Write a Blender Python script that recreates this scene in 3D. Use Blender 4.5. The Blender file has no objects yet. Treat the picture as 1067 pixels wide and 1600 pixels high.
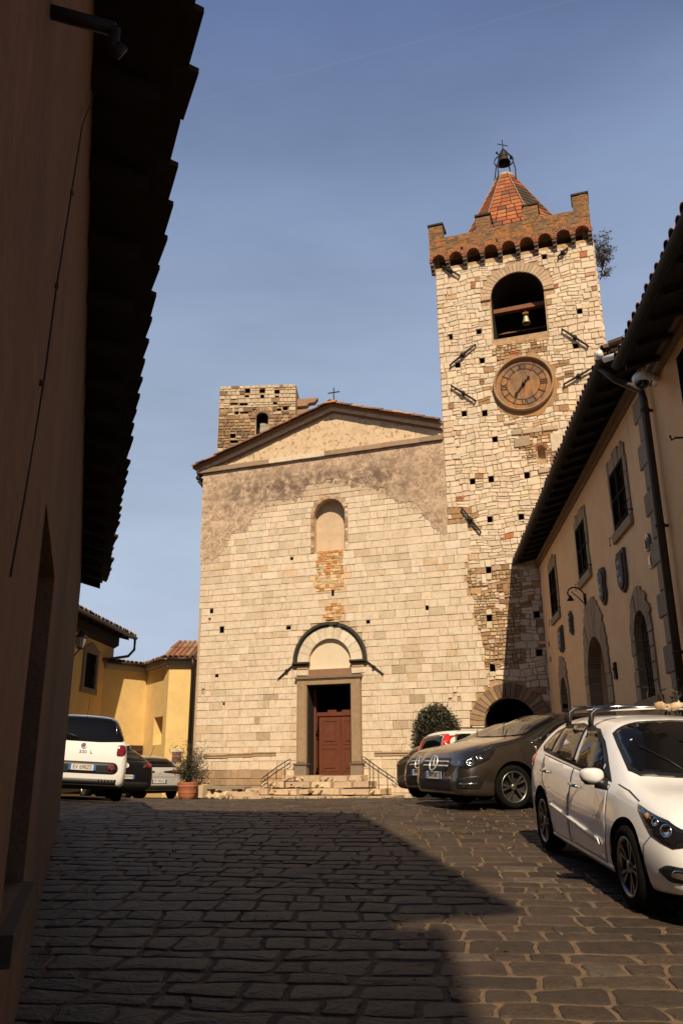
import bpy, bmesh, math, random
from math import sin, cos, pi, radians as rad, atan2, hypot
from mathutils import Vector as V, Matrix, Euler
from mathutils.geometry import tessellate_polygon, delaunay_2d_cdt
from mathutils.bvhtree import BVHTree
R = random.Random(7)
S = bpy.context.scene
COL = S.collection
# ------------------------------------------------------------------ camera
FPX, CX, CY, EYE = 1270.0, 533.5, 800.0, 1.55
TH, ROLL = math.atan(408/1270.0), rad(0.4)
cam = bpy.data.objects.new('camera', bpy.data.cameras.new('camera')); COL.objects.link(cam)
fw = V((0, cos(TH), sin(TH))); up0 = V((0, -sin(TH), cos(TH))); rt0 = V((1, 0, 0))
rt = rt0*cos(ROLL) - up0*sin(ROLL); up = rt0*sin(ROLL) + up0*cos(ROLL)
m3 = Matrix((rt, up, -fw)).transposed()
cam.matrix_world = Matrix.Translation((0, 0, EYE)) @ m3.to_4x4()
cam.data.sensor_fit = 'VERTICAL'; cam.data.sensor_height = 36; cam.data.lens = FPX/1600*36
cam.data.clip_start = 0.02; cam.data.clip_end = 9000
S.camera = cam
# ------------------------------------------------------------------ light
SUN_EL, SUN_AZ = rad(43), rad(-2.0)            # SUN_AZ: heading the light travels towards, from +Y to +X
LD = V((sin(SUN_AZ)*cos(SUN_EL), cos(SUN_AZ)*cos(SUN_EL), -sin(SUN_EL)))
sl = bpy.data.lights.new('sun', 'SUN'); sl.energy = 5.0; sl.angle = rad(0.5); sl.color = (1.0, 0.81, 0.565)
so = bpy.data.objects.new('sun', sl); COL.objects.link(so)
so.rotation_euler = LD.to_track_quat('-Z', 'Y').to_euler()
W = bpy.data.worlds.new('World'); S.world = W; W.use_nodes = True
nt = W.node_tree; nt.nodes.clear()
def wn(t): return nt.nodes.new(t)
bg = wn('ShaderNodeBackground'); out = wn('ShaderNodeOutputWorld'); sky = wn('ShaderNodeTexSky')
sky.sky_type = 'NISHITA'; sky.sun_disc = False; sky.sun_elevation = SUN_EL; sky.sun_rotation = pi + SUN_AZ
sky.altitude = 200; sky.air_density = 0.5; sky.dust_density = 0.4; sky.ozone_density = 1.0
bg.inputs['Strength'].default_value = 0.05
tc = wn('ShaderNodeTexCoord'); mp = wn('ShaderNodeMapping'); mp.inputs['Scale'].default_value = (1.0, 1.6, 4.0); mp.inputs['Rotation'].default_value = (0.2, 0.35, 0.5)
nz = wn('ShaderNodeTexNoise'); nz.inputs['Scale'].default_value = 2.0; nz.inputs['Detail'].default_value = 7; nz.inputs['Roughness'].default_value = 0.55
rp = wn('ShaderNodeMapRange'); rp.inputs[1].default_value = 0.3; rp.inputs[2].default_value = 0.75; rp.inputs[3].default_value = 17.6; rp.inputs[4].default_value = 23.2
# a veil of thin high cloud over the sky ahead, denser towards the horizon
sx = wn('ShaderNodeSeparateXYZ'); nt.links.new(tc.outputs['Generated'], sx.inputs[0])
cr = wn('ShaderNodeValToRGB'); e = cr.color_ramp.elements
VE = [(0.0, (.44, .51, .62)), (.23, (.395, .475, .60)), (.45, (.315, .395, .54)), (.633, (.205, .275, .43)), (.76, (.11, .158, .30)), (.92, (.06, .085, .2))]
e[0].position, e[0].color = VE[0][0], (*VE[0][1], 1); e[1].position, e[1].color = VE[-1][0], (*VE[-1][1], 1)
for q, c in VE[1:-1]: n_ = e.new(q); n_.color = (*c, 1)
nt.links.new(sx.outputs[2], cr.inputs[0])
vs_ = wn('ShaderNodeVectorMath'); vs_.operation = 'SCALE'; nt.links.new(cr.outputs[0], vs_.inputs[0]); nt.links.new(rp.outputs[0], vs_.inputs['Scale'])
ff = wn('ShaderNodeMapRange'); ff.inputs[1].default_value = .40; ff.inputs[2].default_value = .62; ff.inputs[3].default_value = .0; ff.inputs[4].default_value = .95
nt.links.new(sx.outputs[1], ff.inputs[0])
lv = wn('ShaderNodeVectorMath'); lv.operation = 'DOT_PRODUCT'; lv.inputs[1].default_value = (-.9, .44, 0); nt.links.new(tc.outputs['Generated'], lv.inputs[0])
fl = wn('ShaderNodeMapRange'); fl.inputs[1].default_value = .30; fl.inputs[2].default_value = .62; fl.inputs[3].default_value = 0; fl.inputs[4].default_value = .95; nt.links.new(lv.outputs['Value'], fl.inputs[0])  # unseen lobe of the veil added on the left to brighten the right-hand wall
fm = wn('ShaderNodeMath'); fm.operation = 'MAXIMUM'; nt.links.new(ff.outputs[0], fm.inputs[0]); nt.links.new(fl.outputs[0], fm.inputs[1])
mx = wn('ShaderNodeMix'); mx.data_type = 'RGBA'
nt.links.new(tc.outputs['Generated'], mp.inputs[0]); nt.links.new(mp.outputs[0], nz.inputs[0]); nt.links.new(nz.outputs[0], rp.inputs[0])
nt.links.new(fm.outputs[0], mx.inputs[0]); nt.links.new(sky.outputs[0], mx.inputs[6]); nt.links.new(vs_.outputs[0], mx.inputs[7])
# thin vapour trail high in the sky: a great circle through two directions
def pray(px, py):
    u = (px-CX)/FPX; v = -(py-CY)/FPX
    return (rt*u + up*v + fw).normalized()
tn = pray(290, 162).cross(pray(700, 52)).normalized()
vd = wn('ShaderNodeVectorMath'); vd.operation = 'DOT_PRODUCT'; vd.inputs[1].default_value = tn
nt.links.new(tc.outputs['Generated'], vd.inputs[0])
ab = wn('ShaderNodeMath'); ab.operation = 'ABSOLUTE'; nt.links.new(vd.outputs['Value'], ab.inputs[0])
r2 = wn('ShaderNodeMapRange'); r2.inputs[1].default_value = 0.0; r2.inputs[2].default_value = 0.0016; r2.inputs[3].default_value = 0.085; r2.inputs[4].default_value = 0.0
nt.links.new(ab.outputs[0], r2.inputs[0])
n2 = wn('ShaderNodeTexNoise'); n2.inputs['Scale'].default_value = 14; nt.links.new(tc.outputs['Generated'], n2.inputs[0])
mu = wn('ShaderNodeMath'); mu.operation = 'MULTIPLY'; nt.links.new(r2.outputs[0], mu.inputs[0]); nt.links.new(n2.outputs[0], mu.inputs[1])
m2 = wn('ShaderNodeMix'); m2.data_type = 'RGBA'; m2.inputs[7].default_value = (9, 9, 10, 1)
nt.links.new(mu.outputs[0], m2.inputs[0]); nt.links.new(mx.outputs[2], m2.inputs[6])
nt.links.new(m2.outputs[2], bg.inputs[0]); nt.links.new(bg.outputs[0], out.inputs[0])
S.view_settings.view_transform = 'Standard'; S.view_settings.look = 'None'
S.view_settings.exposure = 0.22; S.view_settings.gamma = 1.0
S.cycles.max_bounces = 6
# ------------------------------------------------------------------ helpers
def tag(o, label=None, cat=None, group=None, kind=None):
    if label: o['label'] = label
    if cat: o['category'] = cat
    if group: o['group'] = group
    if kind: o['kind'] = kind
    return o
def thing(name, label, cat, loc=(0, 0, 0), rz=0, group=None):
    o = bpy.data.objects.new(name, None); COL.objects.link(o)
    o.location = loc; o.rotation_euler = (0, 0, rz); o.empty_display_size = 0.2
    return tag(o, label, cat, group)
class MB:
    """collects faces with per-face colour and material slot"""
    def __init__(s): s.v = []; s.f = []; s.c = []; s.m = []; s.sm = []
    def add(s, vs, fs, col=(.5, .5, .5), mi=0, smooth=False):
        o = len(s.v); s.v += [tuple(x) for x in vs]
        for f in fs:
            s.f.append([i+o for i in f]); s.c.append(col); s.m.append(mi); s.sm.append(smooth)
    def box(s, a, b, col=(.5, .5, .5), mi=0, M=None):
        x0, y0, z0 = a; x1, y1, z1 = b
        vs = [V(p) for p in ((x0,y0,z0),(x1,y0,z0),(x1,y1,z0),(x0,y1,z0),(x0,y0,z1),(x1,y0,z1),(x1,y1,z1),(x0,y1,z1))]
        if M: vs = [M @ p for p in vs]
        s.add(vs, [(0,3,2,1),(4,5,6,7),(0,1,5,4),(1,2,6,5),(2,3,7,6),(3,0,4,7)], col, mi)
    def tube(s, pts, r, n=8, col=(.5, .5, .5), mi=0, cap=True):
        pts = [V(p) for p in pts]; rings = []
        rr = r if isinstance(r, (list, tuple)) else [r]*len(pts)
        up_ = V((0, 0, 1))
        for i, p in enumerate(pts):
            d = (pts[min(i+1, len(pts)-1)] - pts[max(i-1, 0)]).normalized()
            a = d.cross(up_ if abs(d.z) < .95 else V((1, 0, 0))).normalized(); b = d.cross(a)
            rings.append([p + (a*cos(2*pi*k/n) + b*sin(2*pi*k/n))*rr[i] for k in range(n)])
        vs = [q for g in rings for q in g]; fs = []
        for i in range(len(pts)-1):
            for k in range(n):
                fs.append((i*n+k, i*n+(k+1) % n, (i+1)*n+(k+1) % n, (i+1)*n+k))
        if cap: fs += [tuple(range(n))[::-1], tuple((len(pts)-1)*n+k for k in range(n))]
        s.add(vs, fs, col, mi, True)
    def lathe(s, prof, n=24, M=None, col=(.5, .5, .5), mi=0, smooth=True):
        vs = []; fs = []
        for (r, z) in prof:
            for k in range(n):
                p = V((r*cos(2*pi*k/n), r*sin(2*pi*k/n), z)); vs.append(M @ p if M else p)
        for i in range(len(prof)-1):
            for k in range(n):
                fs.append((i*n+k, i*n+(k+1) % n, (i+1)*n+(k+1) % n, (i+1)*n+k))
        s.add(vs, fs, col, mi, smooth)
    def prism(s, poly, fn, d0, d1, col=(.5, .5, .5), mi=0):
        """poly in (u,z); fn(u,z,d)->world; extruded from depth d0 to d1"""
        n = len(poly); vs = [fn(u, z, d0) for u, z in poly] + [fn(u, z, d1) for u, z in poly]
        tri = tessellate_polygon([[V((u, z, 0)) for u, z in poly]])
        fs = [tuple(t) for t in tri] + [tuple(i+n for i in t[::-1]) for t in tri]
        fs += [(i, (i+1) % n, (i+1) % n+n, i+n) for i in range(n)]
        s.add(vs, fs, col, mi)
    def build(s, name, mats, parent=None, fix=True):
        me = bpy.data.meshes.new(name); me.from_pydata(s.v, [], s.f)
        for m in (mats if isinstance(mats, (list, tuple)) else [mats]): me.materials.append(m)
        me.polygons.foreach_set('material_index', s.m); me.polygons.foreach_set('use_smooth', s.sm)
        ca = me.color_attributes.new('Col', 'FLOAT_COLOR', 'CORNER'); buf = []
        for p, c in zip(me.polygons, s.c): buf += [c[0], c[1], c[2], 1.0]*p.loop_total
        ca.data.foreach_set('color', buf)
        if fix:
            bm = bmesh.new(); bm.from_mesh(me); bmesh.ops.recalc_face_normals(bm, faces=bm.faces); bm.to_mesh(me); bm.free()
        o = bpy.data.objects.new(name, me); COL.objects.link(o)
        if parent: o.parent = parent
        return o
def vary(c, a=.1, h=.03):
    k = 1 + R.uniform(-a, a)
    return (max(.003, c[0]*k*(1+R.uniform(-h, h))), max(.003, c[1]*k), max(.003, c[2]*k*(1+R.uniform(-h, h))))
def mixc(a, b, t): return tuple(x+(y-x)*t for x, y in zip(a, b))
class Plane:
    """vertical plane; az = heading of the inward normal; u runs to the right seen from outside"""
    def __init__(s, o, az):
        a = rad(az); s.o = V((o[0], o[1], 0)); s.N = V((sin(a), cos(a), 0)); s.T = V((cos(a), -sin(a), 0))
    def P(s, u, z, d=0): return s.o + s.T*u + V((0, 0, z)) - s.N*d
    def uz(s, px, py, d=0):
        r = pray(px, py); e = V((0, 0, EYE)); o = s.o - s.N*d
        p = e + r*((s.N.dot(o-e))/s.N.dot(r))
        return ((p-s.o).dot(s.T), p.z)
    def M(s, u, z, d=0):
        """local frame: x along wall, y outwards... z up"""
        m = Matrix((s.T, -s.N, V((0, 0, 1)))).transposed().to_4x4(); m.translation = s.P(u, z, d); return m
def lerp(a, b, t): return a+(b-a)*t
def interp(x, xs, ys):
    if x <= xs[0]: return ys[0]
    for i in range(1, len(xs)):
        if x <= xs[i]: return lerp(ys[i-1], ys[i], (x-xs[i-1])/(xs[i]-xs[i-1]))
    return ys[-1]
def sstep(a, b, x):
    t = min(1, max(0, (x-a)/(b-a))); return t*t*(3-2*t)
# ------------------------------------------------------------------ materials
def mat(name, col=(.5, .5, .5), rough=.8, metal=0., attr=False, noise=None, bump=0., bscale=30., coat=0., spec=.5, blot=None, em=None, streak=None, fine=None):
    """procedural material. noise=(scale, amount); blot=[(scale, lo, hi, colour, strength)...] stains"""
    m = bpy.data.materials.new(name); m.use_nodes = True; t = m.node_tree; b = t.nodes['Principled BSDF']
    b.inputs['Roughness'].default_value = rough; b.inputs['Metallic'].default_value = metal
    b.inputs['Specular IOR Level'].default_value = spec
    if coat: b.inputs['Coat Weight'].default_value = coat; b.inputs['Coat Roughness'].default_value = .04
    L = t.links.new; geo = t.nodes.new('ShaderNodeNewGeometry'); cur = None
    if attr:
        a = t.nodes.new('ShaderNodeAttribute'); a.attribute_name = 'Col'; cur = a.outputs['Color']
    else:
        c = t.nodes.new('ShaderNodeRGB'); c.outputs[0].default_value = (*col, 1); cur = c.outputs[0]
    tcn = t.nodes.new('ShaderNodeTexCoord'); co = tcn.outputs['Object']
    def nzn(scale, det=6, ro=.6, sc=None):
        n = t.nodes.new('ShaderNodeTexNoise'); n.inputs['Scale'].default_value = scale; n.inputs['Detail'].default_value = det; n.inputs['Roughness'].default_value = ro
        if sc:
            mpn = t.nodes.new('ShaderNodeMapping'); mpn.inputs['Scale'].default_value = sc; L(co, mpn.inputs[0]); L(mpn.outputs[0], n.inputs['Vector'])
        else: L(co, n.inputs['Vector'])
        return n.outputs[0]
    for bl in (blot or []):
        sc, lo, hi, bc, st = bl[:5]
        o_ = nzn(sc, 8, .65, bl[5] if len(bl) > 5 else None)
        mr = t.nodes.new('ShaderNodeMapRange'); mr.inputs[1].default_value = lo; mr.inputs[2].default_value = hi; mr.inputs[4].default_value = st
        L(o_, mr.inputs[0]); q = t.nodes.new('ShaderNodeMix'); q.data_type = 'RGBA'; q.inputs[7].default_value = (*bc, 1)
        L(mr.outputs[0], q.inputs[0]); L(cur, q.inputs[6]); cur = q.outputs[2]
    for nn in ([noise] if noise else []) + ([fine] if fine else []):
        o_ = nzn(nn[0], 8, .7)
        mr = t.nodes.new('ShaderNodeMapRange'); mr.inputs[1].default_value = .25; mr.inputs[2].default_value = .75
        mr.inputs[3].default_value = 1-nn[1]; mr.inputs[4].default_value = 1+nn[1]
        L(o_, mr.inputs[0]); q = t.nodes.new('ShaderNodeVectorMath'); q.operation = 'SCALE'; L(cur, q.inputs[0]); L(mr.outputs[0], q.inputs['Scale']); cur = q.outputs[0]
    L(cur, b.inputs['Base Color'])
    if bump:
        bp = t.nodes.new('ShaderNodeBump'); bp.inputs['Strength'].default_value = min(1, bump); bp.inputs['Distance'].default_value = .02*max(1, bump)
        L(nzn(bscale, 6, .65), bp.inputs['Height']); L(bp.outputs[0], b.inputs['Normal'])
    if em:
        b.inputs['Emission Color'].default_value = (*em[0], 1); b.inputs['Emission Strength'].default_value = em[1]
    return m
def text_obj(txt, size, matrix, mt, parent, name='lettering', depth=.002):
    c = bpy.data.curves.new('lettering', 'FONT'); c.body = txt; c.size = size; c.align_x = 'CENTER'; c.align_y = 'CENTER'; c.extrude = depth
    o = bpy.data.objects.new('lettering', c); COL.objects.link(o)
    dg = bpy.context.evaluated_depsgraph_get(); dg.update()
    me = bpy.data.meshes.new_from_object(o.evaluated_get(dg)); bpy.data.objects.remove(o)
    me.transform(matrix); me.materials.clear(); me.materials.append(mt)
    r = bpy.data.objects.new(name, me); COL.objects.link(r); r.parent = parent
    return r
def pip(x, y, poly):
    c = False; n = len(poly)
    for i in range(n):
        (x0, y0), (x1, y1) = poly[i], poly[(i+1) % n]
        if (y0 > y) != (y1 > y) and x < (x1-x0)*(y-y0)/(y1-y0)+x0: c = not c
    return c
def wall_holes(mb, pl, outer, holes, d, col=(.5,.5,.5), mi=0, depth=None, back=True, bmi=None, bcol=None):
    """front face with holes at depth d; each hole gets jambs going `depth` into the wall and a back face"""
    loops = [list(outer)] + [list(h[0]) for h in holes]; pts = []; ed = []
    for l in loops:
        o = len(pts); pts += [V((u, z)) for u, z in l]; ed += [(o+i, o+(i+1) % len(l)) for i in range(len(l))]
    vo, _, fo, _, _, _ = delaunay_2d_cdt(pts, ed, [], 0, 1e-6)
    fs = []
    for f in fo:
        cx_ = sum(vo[i].x for i in f)/len(f); cy_ = sum(vo[i].y for i in f)/len(f)
        if pip(cx_, cy_, loops[0]) and not any(pip(cx_, cy_, l) for l in loops[1:]): fs.append(tuple(f))
    mb.add([pl.P(q.x, q.y, d) for q in vo], fs, col, mi)
    for h in holes:
        poly, dp, bk, hm, hc = h; n = len(poly)
        vs = [pl.P(u, z, d) for u, z in poly] + [pl.P(u, z, d-dp) for u, z in poly]
        mb.add(vs, [(i, (i+1) % n, (i+1) % n+n, i+n) for i in range(n)], hc, hm)
        if bk:
            t2 = tessellate_polygon([[V((u, z, 0)) for u, z in poly]])
            mb.add([pl.P(u, z, d-dp) for u, z in poly], [tuple(x) for x in t2], hc, hm)
def arch_poly(u0, u1, z0, zs, n=14, rise=None):
    """opening polygon: rectangle to springing zs with a round (or given rise) head"""
    c = (u0+u1)/2; r = (u1-u0)/2; k = r if rise is None else rise
    return [(u0, z0), (u1, z0)] + [(c+r*cos(pi*i/n), zs+k*sin(pi*i/n)) for i in range(n+1)]
def stone(mb, P, u0, u1, z0, z1, h, col, gap=.012, bev=.018, jit=.01, mi=0, base=-.01):
    """one dressed stone standing h proud of depth 0"""
    g = gap/2; c = [(u0+g, z0+g), (u1-g, z0+g), (u1-g, z1-g), (u0+g, z1-g)]
    w = min(u1-u0, z1-z0); bev = min(bev, w*.25); jit = min(jit, w*.12)
    c = [(u+R.uniform(-jit, jit), z+R.uniform(-jit, jit)) for u, z in c]
    cu = sum(u for u, z in c)/4; cz = sum(z for u, z in c)/4
    def ins(p, b):
        dx, dz = p[0]-cu, p[1]-cz; l = hypot(dx, dz) or 1; return (p[0]-dx/l*b*1.4, p[1]-dz/l*b*1.4)
    hs = [h+R.uniform(-.3, .3)*bev*.6 for _ in c]
    vs = [P(u, z, base) for u, z in c] + [P(u, z, hh*.6) for (u, z), hh in zip(c, hs)] + [P(*ins(p, bev), hh) for p, hh in zip(c, hs)]
    fs = [(8, 9, 10, 11)]
    for i in range(4):
        j = (i+1) % 4; fs += [(i, j, 4+j, 4+i), (4+i, 4+j, 8+j, 8+i)]
    mb.add(vs, fs, col, mi)
def rubble(mb, P, u0, u1, z0, z1, h, col, gap=.02, mi=0, base=-.01, n=7):
    """irregular rounded stone"""
    g = gap/2; a = max(.02, (u1-u0)/2-g); b = max(.02, (z1-z0)/2-g); cu = (u0+u1)/2; cz = (z0+z1)/2
    k = 8; ring = []
    for i in range(k):
        t = 2*pi*i/k; q = 1/max(abs(cos(t)), abs(sin(t)))
        e = lerp(1, q, R.uniform(.72, 1.05)) if i % 2 else R.uniform(.93, 1.03); ring.append((cu+a*cos(t)*e, cz+b*sin(t)*e))
    inn = R.uniform(.80, .90)
    hh = [h*R.uniform(.7, 1.2) for _ in range(k)]
    vs = [P(u, z, base) for u, z in ring] + [P(u, z, q*.55) for (u, z), q in zip(ring, hh)] + [P(cu+(u-cu)*inn, cz+(z-cz)*inn, q) for (u, z), q in zip(ring, hh)]
    fs = [tuple(range(2*k, 3*k))]
    for i in range(k):
        j = (i+1) % k; fs += [(i, j, k+j, k+i), (k+i, k+j, 2*k+j, 2*k+i)]
    mb.add(vs, fs, col, mi)
def courses(z0, z1, lo, hi):
    z = z0; out_ = []
    while z < z1-1e-4:
        h = R.uniform(lo, hi)
        if z+h > z1-lo*.6: h = z1-z
        out_.append((z, z+h)); z += h
    return out_
def spans(a, b, blocks):
    segs = [(a, b)]
    for x0, x1 in blocks:
        ns = []
        for s0, s1 in segs:
            if x1 <= s0 or x0 >= s1: ns.append((s0, s1)); continue
            if x0 > s0: ns.append((s0, x0))
            if x1 < s1: ns.append((x1, s1))
        segs = ns
    return [s for s in segs if s[1]-s[0] > .04]
def splits(a, b, lo, hi):
    u = a; r = []
    while u < b-1e-4:
        w = R.uniform(lo, hi)
        if u+w > b-lo*.7: w = b-u
        r.append((u, u+w)); u += w
    return r
def voussoirs(mb, P, uc, zc, ri, ro, n, h, col, t0=0, t1=pi, gap=.012, base=-.02, mi=0, kz=1.0, colf=None, deep=None):
    """ring of arch stones; ro may be a function of the angle"""
    for i in range(n):
        a, b = t0+(t1-t0)*i/n, t0+(t1-t0)*(i+1)/n; da = gap/2/ri
        a += da; b -= da; m_ = (a+b)/2; rr = ro(m_) if callable(ro) else ro
        c = colf() if colf else vary(col, .14)
        k = 3; vs = []
        hh = h*R.uniform(.8, 1.15)
        for dd in (base if deep is None else -deep, hh):
            for r_ in (ri, rr):
                for q in range(k): t = lerp(a, b, q/(k-1)); vs.append(P(uc+r_*cos(t), zc+r_*sin(t)*kz, dd))
        # order: base inner 0-2, base outer 3-5, front inner 6-8, front outer 9-11
        fs = [(6, 7, 10, 9), (7, 8, 11, 10), (0, 1, 7, 6), (1, 2, 8, 7), (3, 9, 10, 4), (4, 10, 11, 5), (0, 6, 9, 3), (2, 5, 11, 8)]
        mb.add(vs, fs, c, mi)

def wm(o):
    return (wm(o.parent) @ o.matrix_parent_inverse @ o.matrix_basis) if o.parent else o.matrix_basis.copy()
def loc_parent(o, p):
    """parent o under p keeping its place in the world"""
    o.parent = p; o.matrix_parent_inverse = wm(p).inverted(); return o
# ================================================================== GROUND
GY, GZ = [-30, 0, 4, 7, 9.6, 11.5, 13.3, 15.5, 18, 23, 28, 40, 60], [-2.0, 0, .28, .517, .73, .885, 1.0, 1.06, 1.03, .9, .76, .62, .5]
def zg(x, y):
    z = interp(y, GY, GZ)
    return z + .05*min(4, max(0, -4.6-x))*sstep(13.2, 15.8, y)*(1-sstep(22, 27, y))
PAVE_COL = (.049, .0325, .0205)
M_pave = mat('paving_stone', attr=True, rough=.6, noise=(11, .42), fine=(70, .45), bump=1.0, bscale=38, blot=[(28, .60, .68, (.012, .009, .007), .8), (2.2, .55, .75, (.026, .020, .015), .6), (5, .62, .8, (.11, .077, .05), .35)])
M_joint = mat('joint_sand', (.135, .088, .052), rough=.95, noise=(14, .45), bump=.6, bscale=60, blot=[(1.3, .52, .7, (.06, .05, .03), .7)])
mb = MB()
xs = [-900, -200, -60, -30] + [-16+.5*i for i in range(65)] + [30, 60, 200, 900]
ys = [-400, -60, -30, -15] + [-8+.5*i for i in range(97)] + [50, 60, 100, 300, 900, 3000]
for j, y in enumerate(ys):
    for i, x in enumerate(xs): mb.v.append((x, y, zg(x, y)-.006))
nx = len(xs)
for j in range(len(ys)-1):
    for i in range(nx-1):
        mb.f.append([j*nx+i, j*nx+i+1, (j+1)*nx+i+1, (j+1)*nx+i]); mb.c.append((.2, .14, .08)); mb.m.append(0); mb.sm.append(True)
ground = tag(mb.build('ground', M_joint), kind='structure')
mb = MB()
def wob(x, y): return .05*sin(x*.9+y*.31)+.03*sin(x*2.3-y*.7)+.03*sin(x*.37+1.7*y)+.012*sin(x*4.1+y*2.9)
ca, sa = cos(rad(5)), sin(rad(5))
def gp(a, b, h): X, Y = a*ca+b*sa, -a*sa+b*ca; return (X, Y, zg(X, Y)+h)
def rowv(k, v, u): return v+.045*sin(u*.8+k*.37)+.02*sin(u*2.7+k*1.9)+.014*sin(u*6.1+k*4.3)+.008*sin(u*13+k*7.7)
v = 1.6; k = 0
while v < 28.8:
    h = R.uniform(.18, .31)*(1 if v < 16 else 1.3); u = -9.0+R.uniform(0, .4); sl0 = 0
    while u < 8.5:
        w = R.choice([R.uniform(.18, .32), R.uniform(.26, .46), R.uniform(.38, .6)]); sl1 = R.uniform(-.045, .045); x, y = u*ca+v*sa, -u*sa+v*ca
        if x > -.1-.305*y-1.2 or y > 12.5:
            g = R.uniform(.004, .010); vb = v; vt = v+h
            def side(u_, s_, t): return u_+s_*(t-.5)+.006*sin(t*9+u_*17)
            bot = [(lerp(side(u, sl0, 0)+g, side(u+w, sl1, 0)-g, t), 0) for t in (.05, .3, .65, .95)]
            top_ = [(lerp(side(u, sl0, 1)+g, side(u+w, sl1, 1)-g, t), 1) for t in (.95, .65, .3, .05)]
            cs = [(a, rowv(k, vb, a)+g+R.uniform(0, .006)) for a, _ in bot]+[(side(u+w, sl1, .14)-g*.8, rowv(k, vb, u+w)+g+.14*h), (side(u+w, sl1, .5)-g-R.uniform(0, .006), v+h*.5+.5*(rowv(k, vb, u+w)-vb+rowv(k+1, vt, u+w)-vt)), (side(u+w, sl1, .86)-g*.8, rowv(k+1, vt, u+w)-g-.14*h)]
            cs += [(a, rowv(k+1, vt, a)-g-R.uniform(0, .006)) for a, _ in top_]+[(side(u, sl0, .86)+g*.8, rowv(k+1, vt, u)-g-.14*h), (side(u, sl0, .5)+g+R.uniform(0, .006), v+h*.5+.5*(rowv(k, vb, u)-vb+rowv(k+1, vt, u)-vt)), (side(u, sl0, .14)+g*.8, rowv(k, vb, u)+g+.14*h)]
            n = len(cs); cu, cv = sum(c[0] for c in cs)/n, sum(c[1] for c in cs)/n
            tx, ty, dz = R.uniform(-.014, .014), R.uniform(-.02, .02), R.uniform(-.002, .005)
            def pt(a, b, e, top):
                a2, b2 = cu+(a-cu)*e, cv+(b-cv)*e; return gp(a2, b2, top+dz+(a2-cu)*tx+(b2-cv)*ty if top > -.011 else top)
            e1 = 1-.022/min(w, h)
            vs = [pt(a, b, 1, -.012) for a, b in cs]+[pt(a, b, e1, .001+R.uniform(-.0015, .0015)) for a, b in cs]+[pt(a, b, .5, .004+R.uniform(-.003, .003)) for a, b in cs]+[pt(cu, cv, 1, .005)]
            fs = [(2*n+i, 2*n+(i+1) % n, 3*n) for i in range(n)]
            for i in range(n): j = (i+1) % n; fs += [(i, j, n+j, n+i), (n+i, n+j, 2*n+j, 2*n+i)]
            c = vary(PAVE_COL, .34, .06)
            if R.random() < .06: c = vary((.085, .064, .046), .2)
            if R.random() < .05: c = vary((.06, .037, .025), .2)
            mb.add(vs, fs, c)
        u += w; sl0 = sl1
    v += h; k += 1
tag(mb.build('pavement', M_pave, fix=False), kind='structure')
# ================================================================== CHURCH
F = Plane((-4.956, 28.5), 18.7)
ASH = (.64, .53, .405)
M_stone = mat('pale_dressed_stone', attr=True, rough=.85, noise=(7, .20), fine=(34, .18), bump=.6, bscale=40, blot=[(1.7, .52, .72, (.44, .33, .215), .45, (1, 1, .3)), (4.5, .60, .70, (.36, .25, .15), .4), (1.1, .55, .75, (.45, .33, .2), .35), (16, .66, .8, (.3, .2, .12), .35)])
M_rub = mat('rubble_stone', attr=True, rough=.9, noise=(9, .22), fine=(40, .15), bump=.55, bscale=40, blot=[(1.4, .58, .75, (.42, .24, .1), .3)])
M_mortar = mat('lime_mortar', (.44, .335, .22), rough=.95, noise=(10, .3), bump=.5, bscale=50)
M_tmort = mat('tower_mortar', (.42, .28, .16), rough=.95, noise=(8, .4), bump=.6, bscale=40, blot=[(1.2, .5, .65, (.2, .15, .1), .6)])
M_plaster = mat('weathered_plaster', (.54, .405, .285), rough=.95, bump=.6, bscale=25, noise=(14, .25), fine=(50, .15),
    blot=[(.9, .42, .60, (.37, .26, .18), .7), (2.6, .48, .58, (.19, .125, .09), .55, (1, 1, 1.6)), (6, .50, .60, (.62, .49, .35), .65), (13, .53, .62, (.16, .10, .07), .6), (30, .56, .64, (.6, .47, .34), .4)])
M_tymp = mat('tympanum_plaster', (.60, .46, .31), rough=.95, bump=.6, bscale=20, noise=(5, .14), fine=(40, .12), blot=[(7.5, .55, .60, (.28, .18, .11), .8), (3, .55, .62, (.50, .36, .23), .6), (1.3, .55, .7, (.45, .32, .2), .5)])
M_nicheback = mat('niche_plaster', (.54, .41, .28), rough=.95, bump=.3, bscale=20, noise=(3, .16), blot=[(2.0, .54, .72, (.36, .25, .15), .6), (9, .62, .72, (.3, .2, .12), .4)])
M_lun = mat('lunette_plaster', (.64, .54, .40), rough=.95, noise=(4, .07), bump=.15, bscale=20)
M_sand = mat('brown_sandstone', attr=True, rough=.88, noise=(8, .2), fine=(40, .12), bump=.35, bscale=50, blot=[(3, .58, .72, (.12, .08, .05), .5)])
M_moss_shade = mat('moss_and_shade_stone', (.035, .034, .028), rough=.95, noise=(9, .5), bump=.5, bscale=40, blot=[(6, .6, .72, (.14, .1, .06), .6)])  # near-black colour paints the hood mould's shadow in together with its moss
M_dark = mat('dark_interior', (.012, .009, .007), rough=.95)
M_iron = mat('wrought_iron', (.022, .017, .014), rough=.7, metal=.3, noise=(20, .3))
M_tile = mat('terracotta_tile', attr=True, rough=.88, noise=(10, .3), bump=.4, bscale=40, blot=[(4, .58, .7, (.07, .05, .035), .6)])
M_wood = mat('door_wood', (.125, .034, .012), rough=.5, noise=(6, .25), bump=.2, bscale=30, blot=[(4, .5, .7, (.06, .022, .012), .5, (6, 6, .6))])
M_wood2 = mat('old_beam_wood', (.20, .075, .035), rough=.8, noise=(8, .3), bump=.4, bscale=30)
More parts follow.
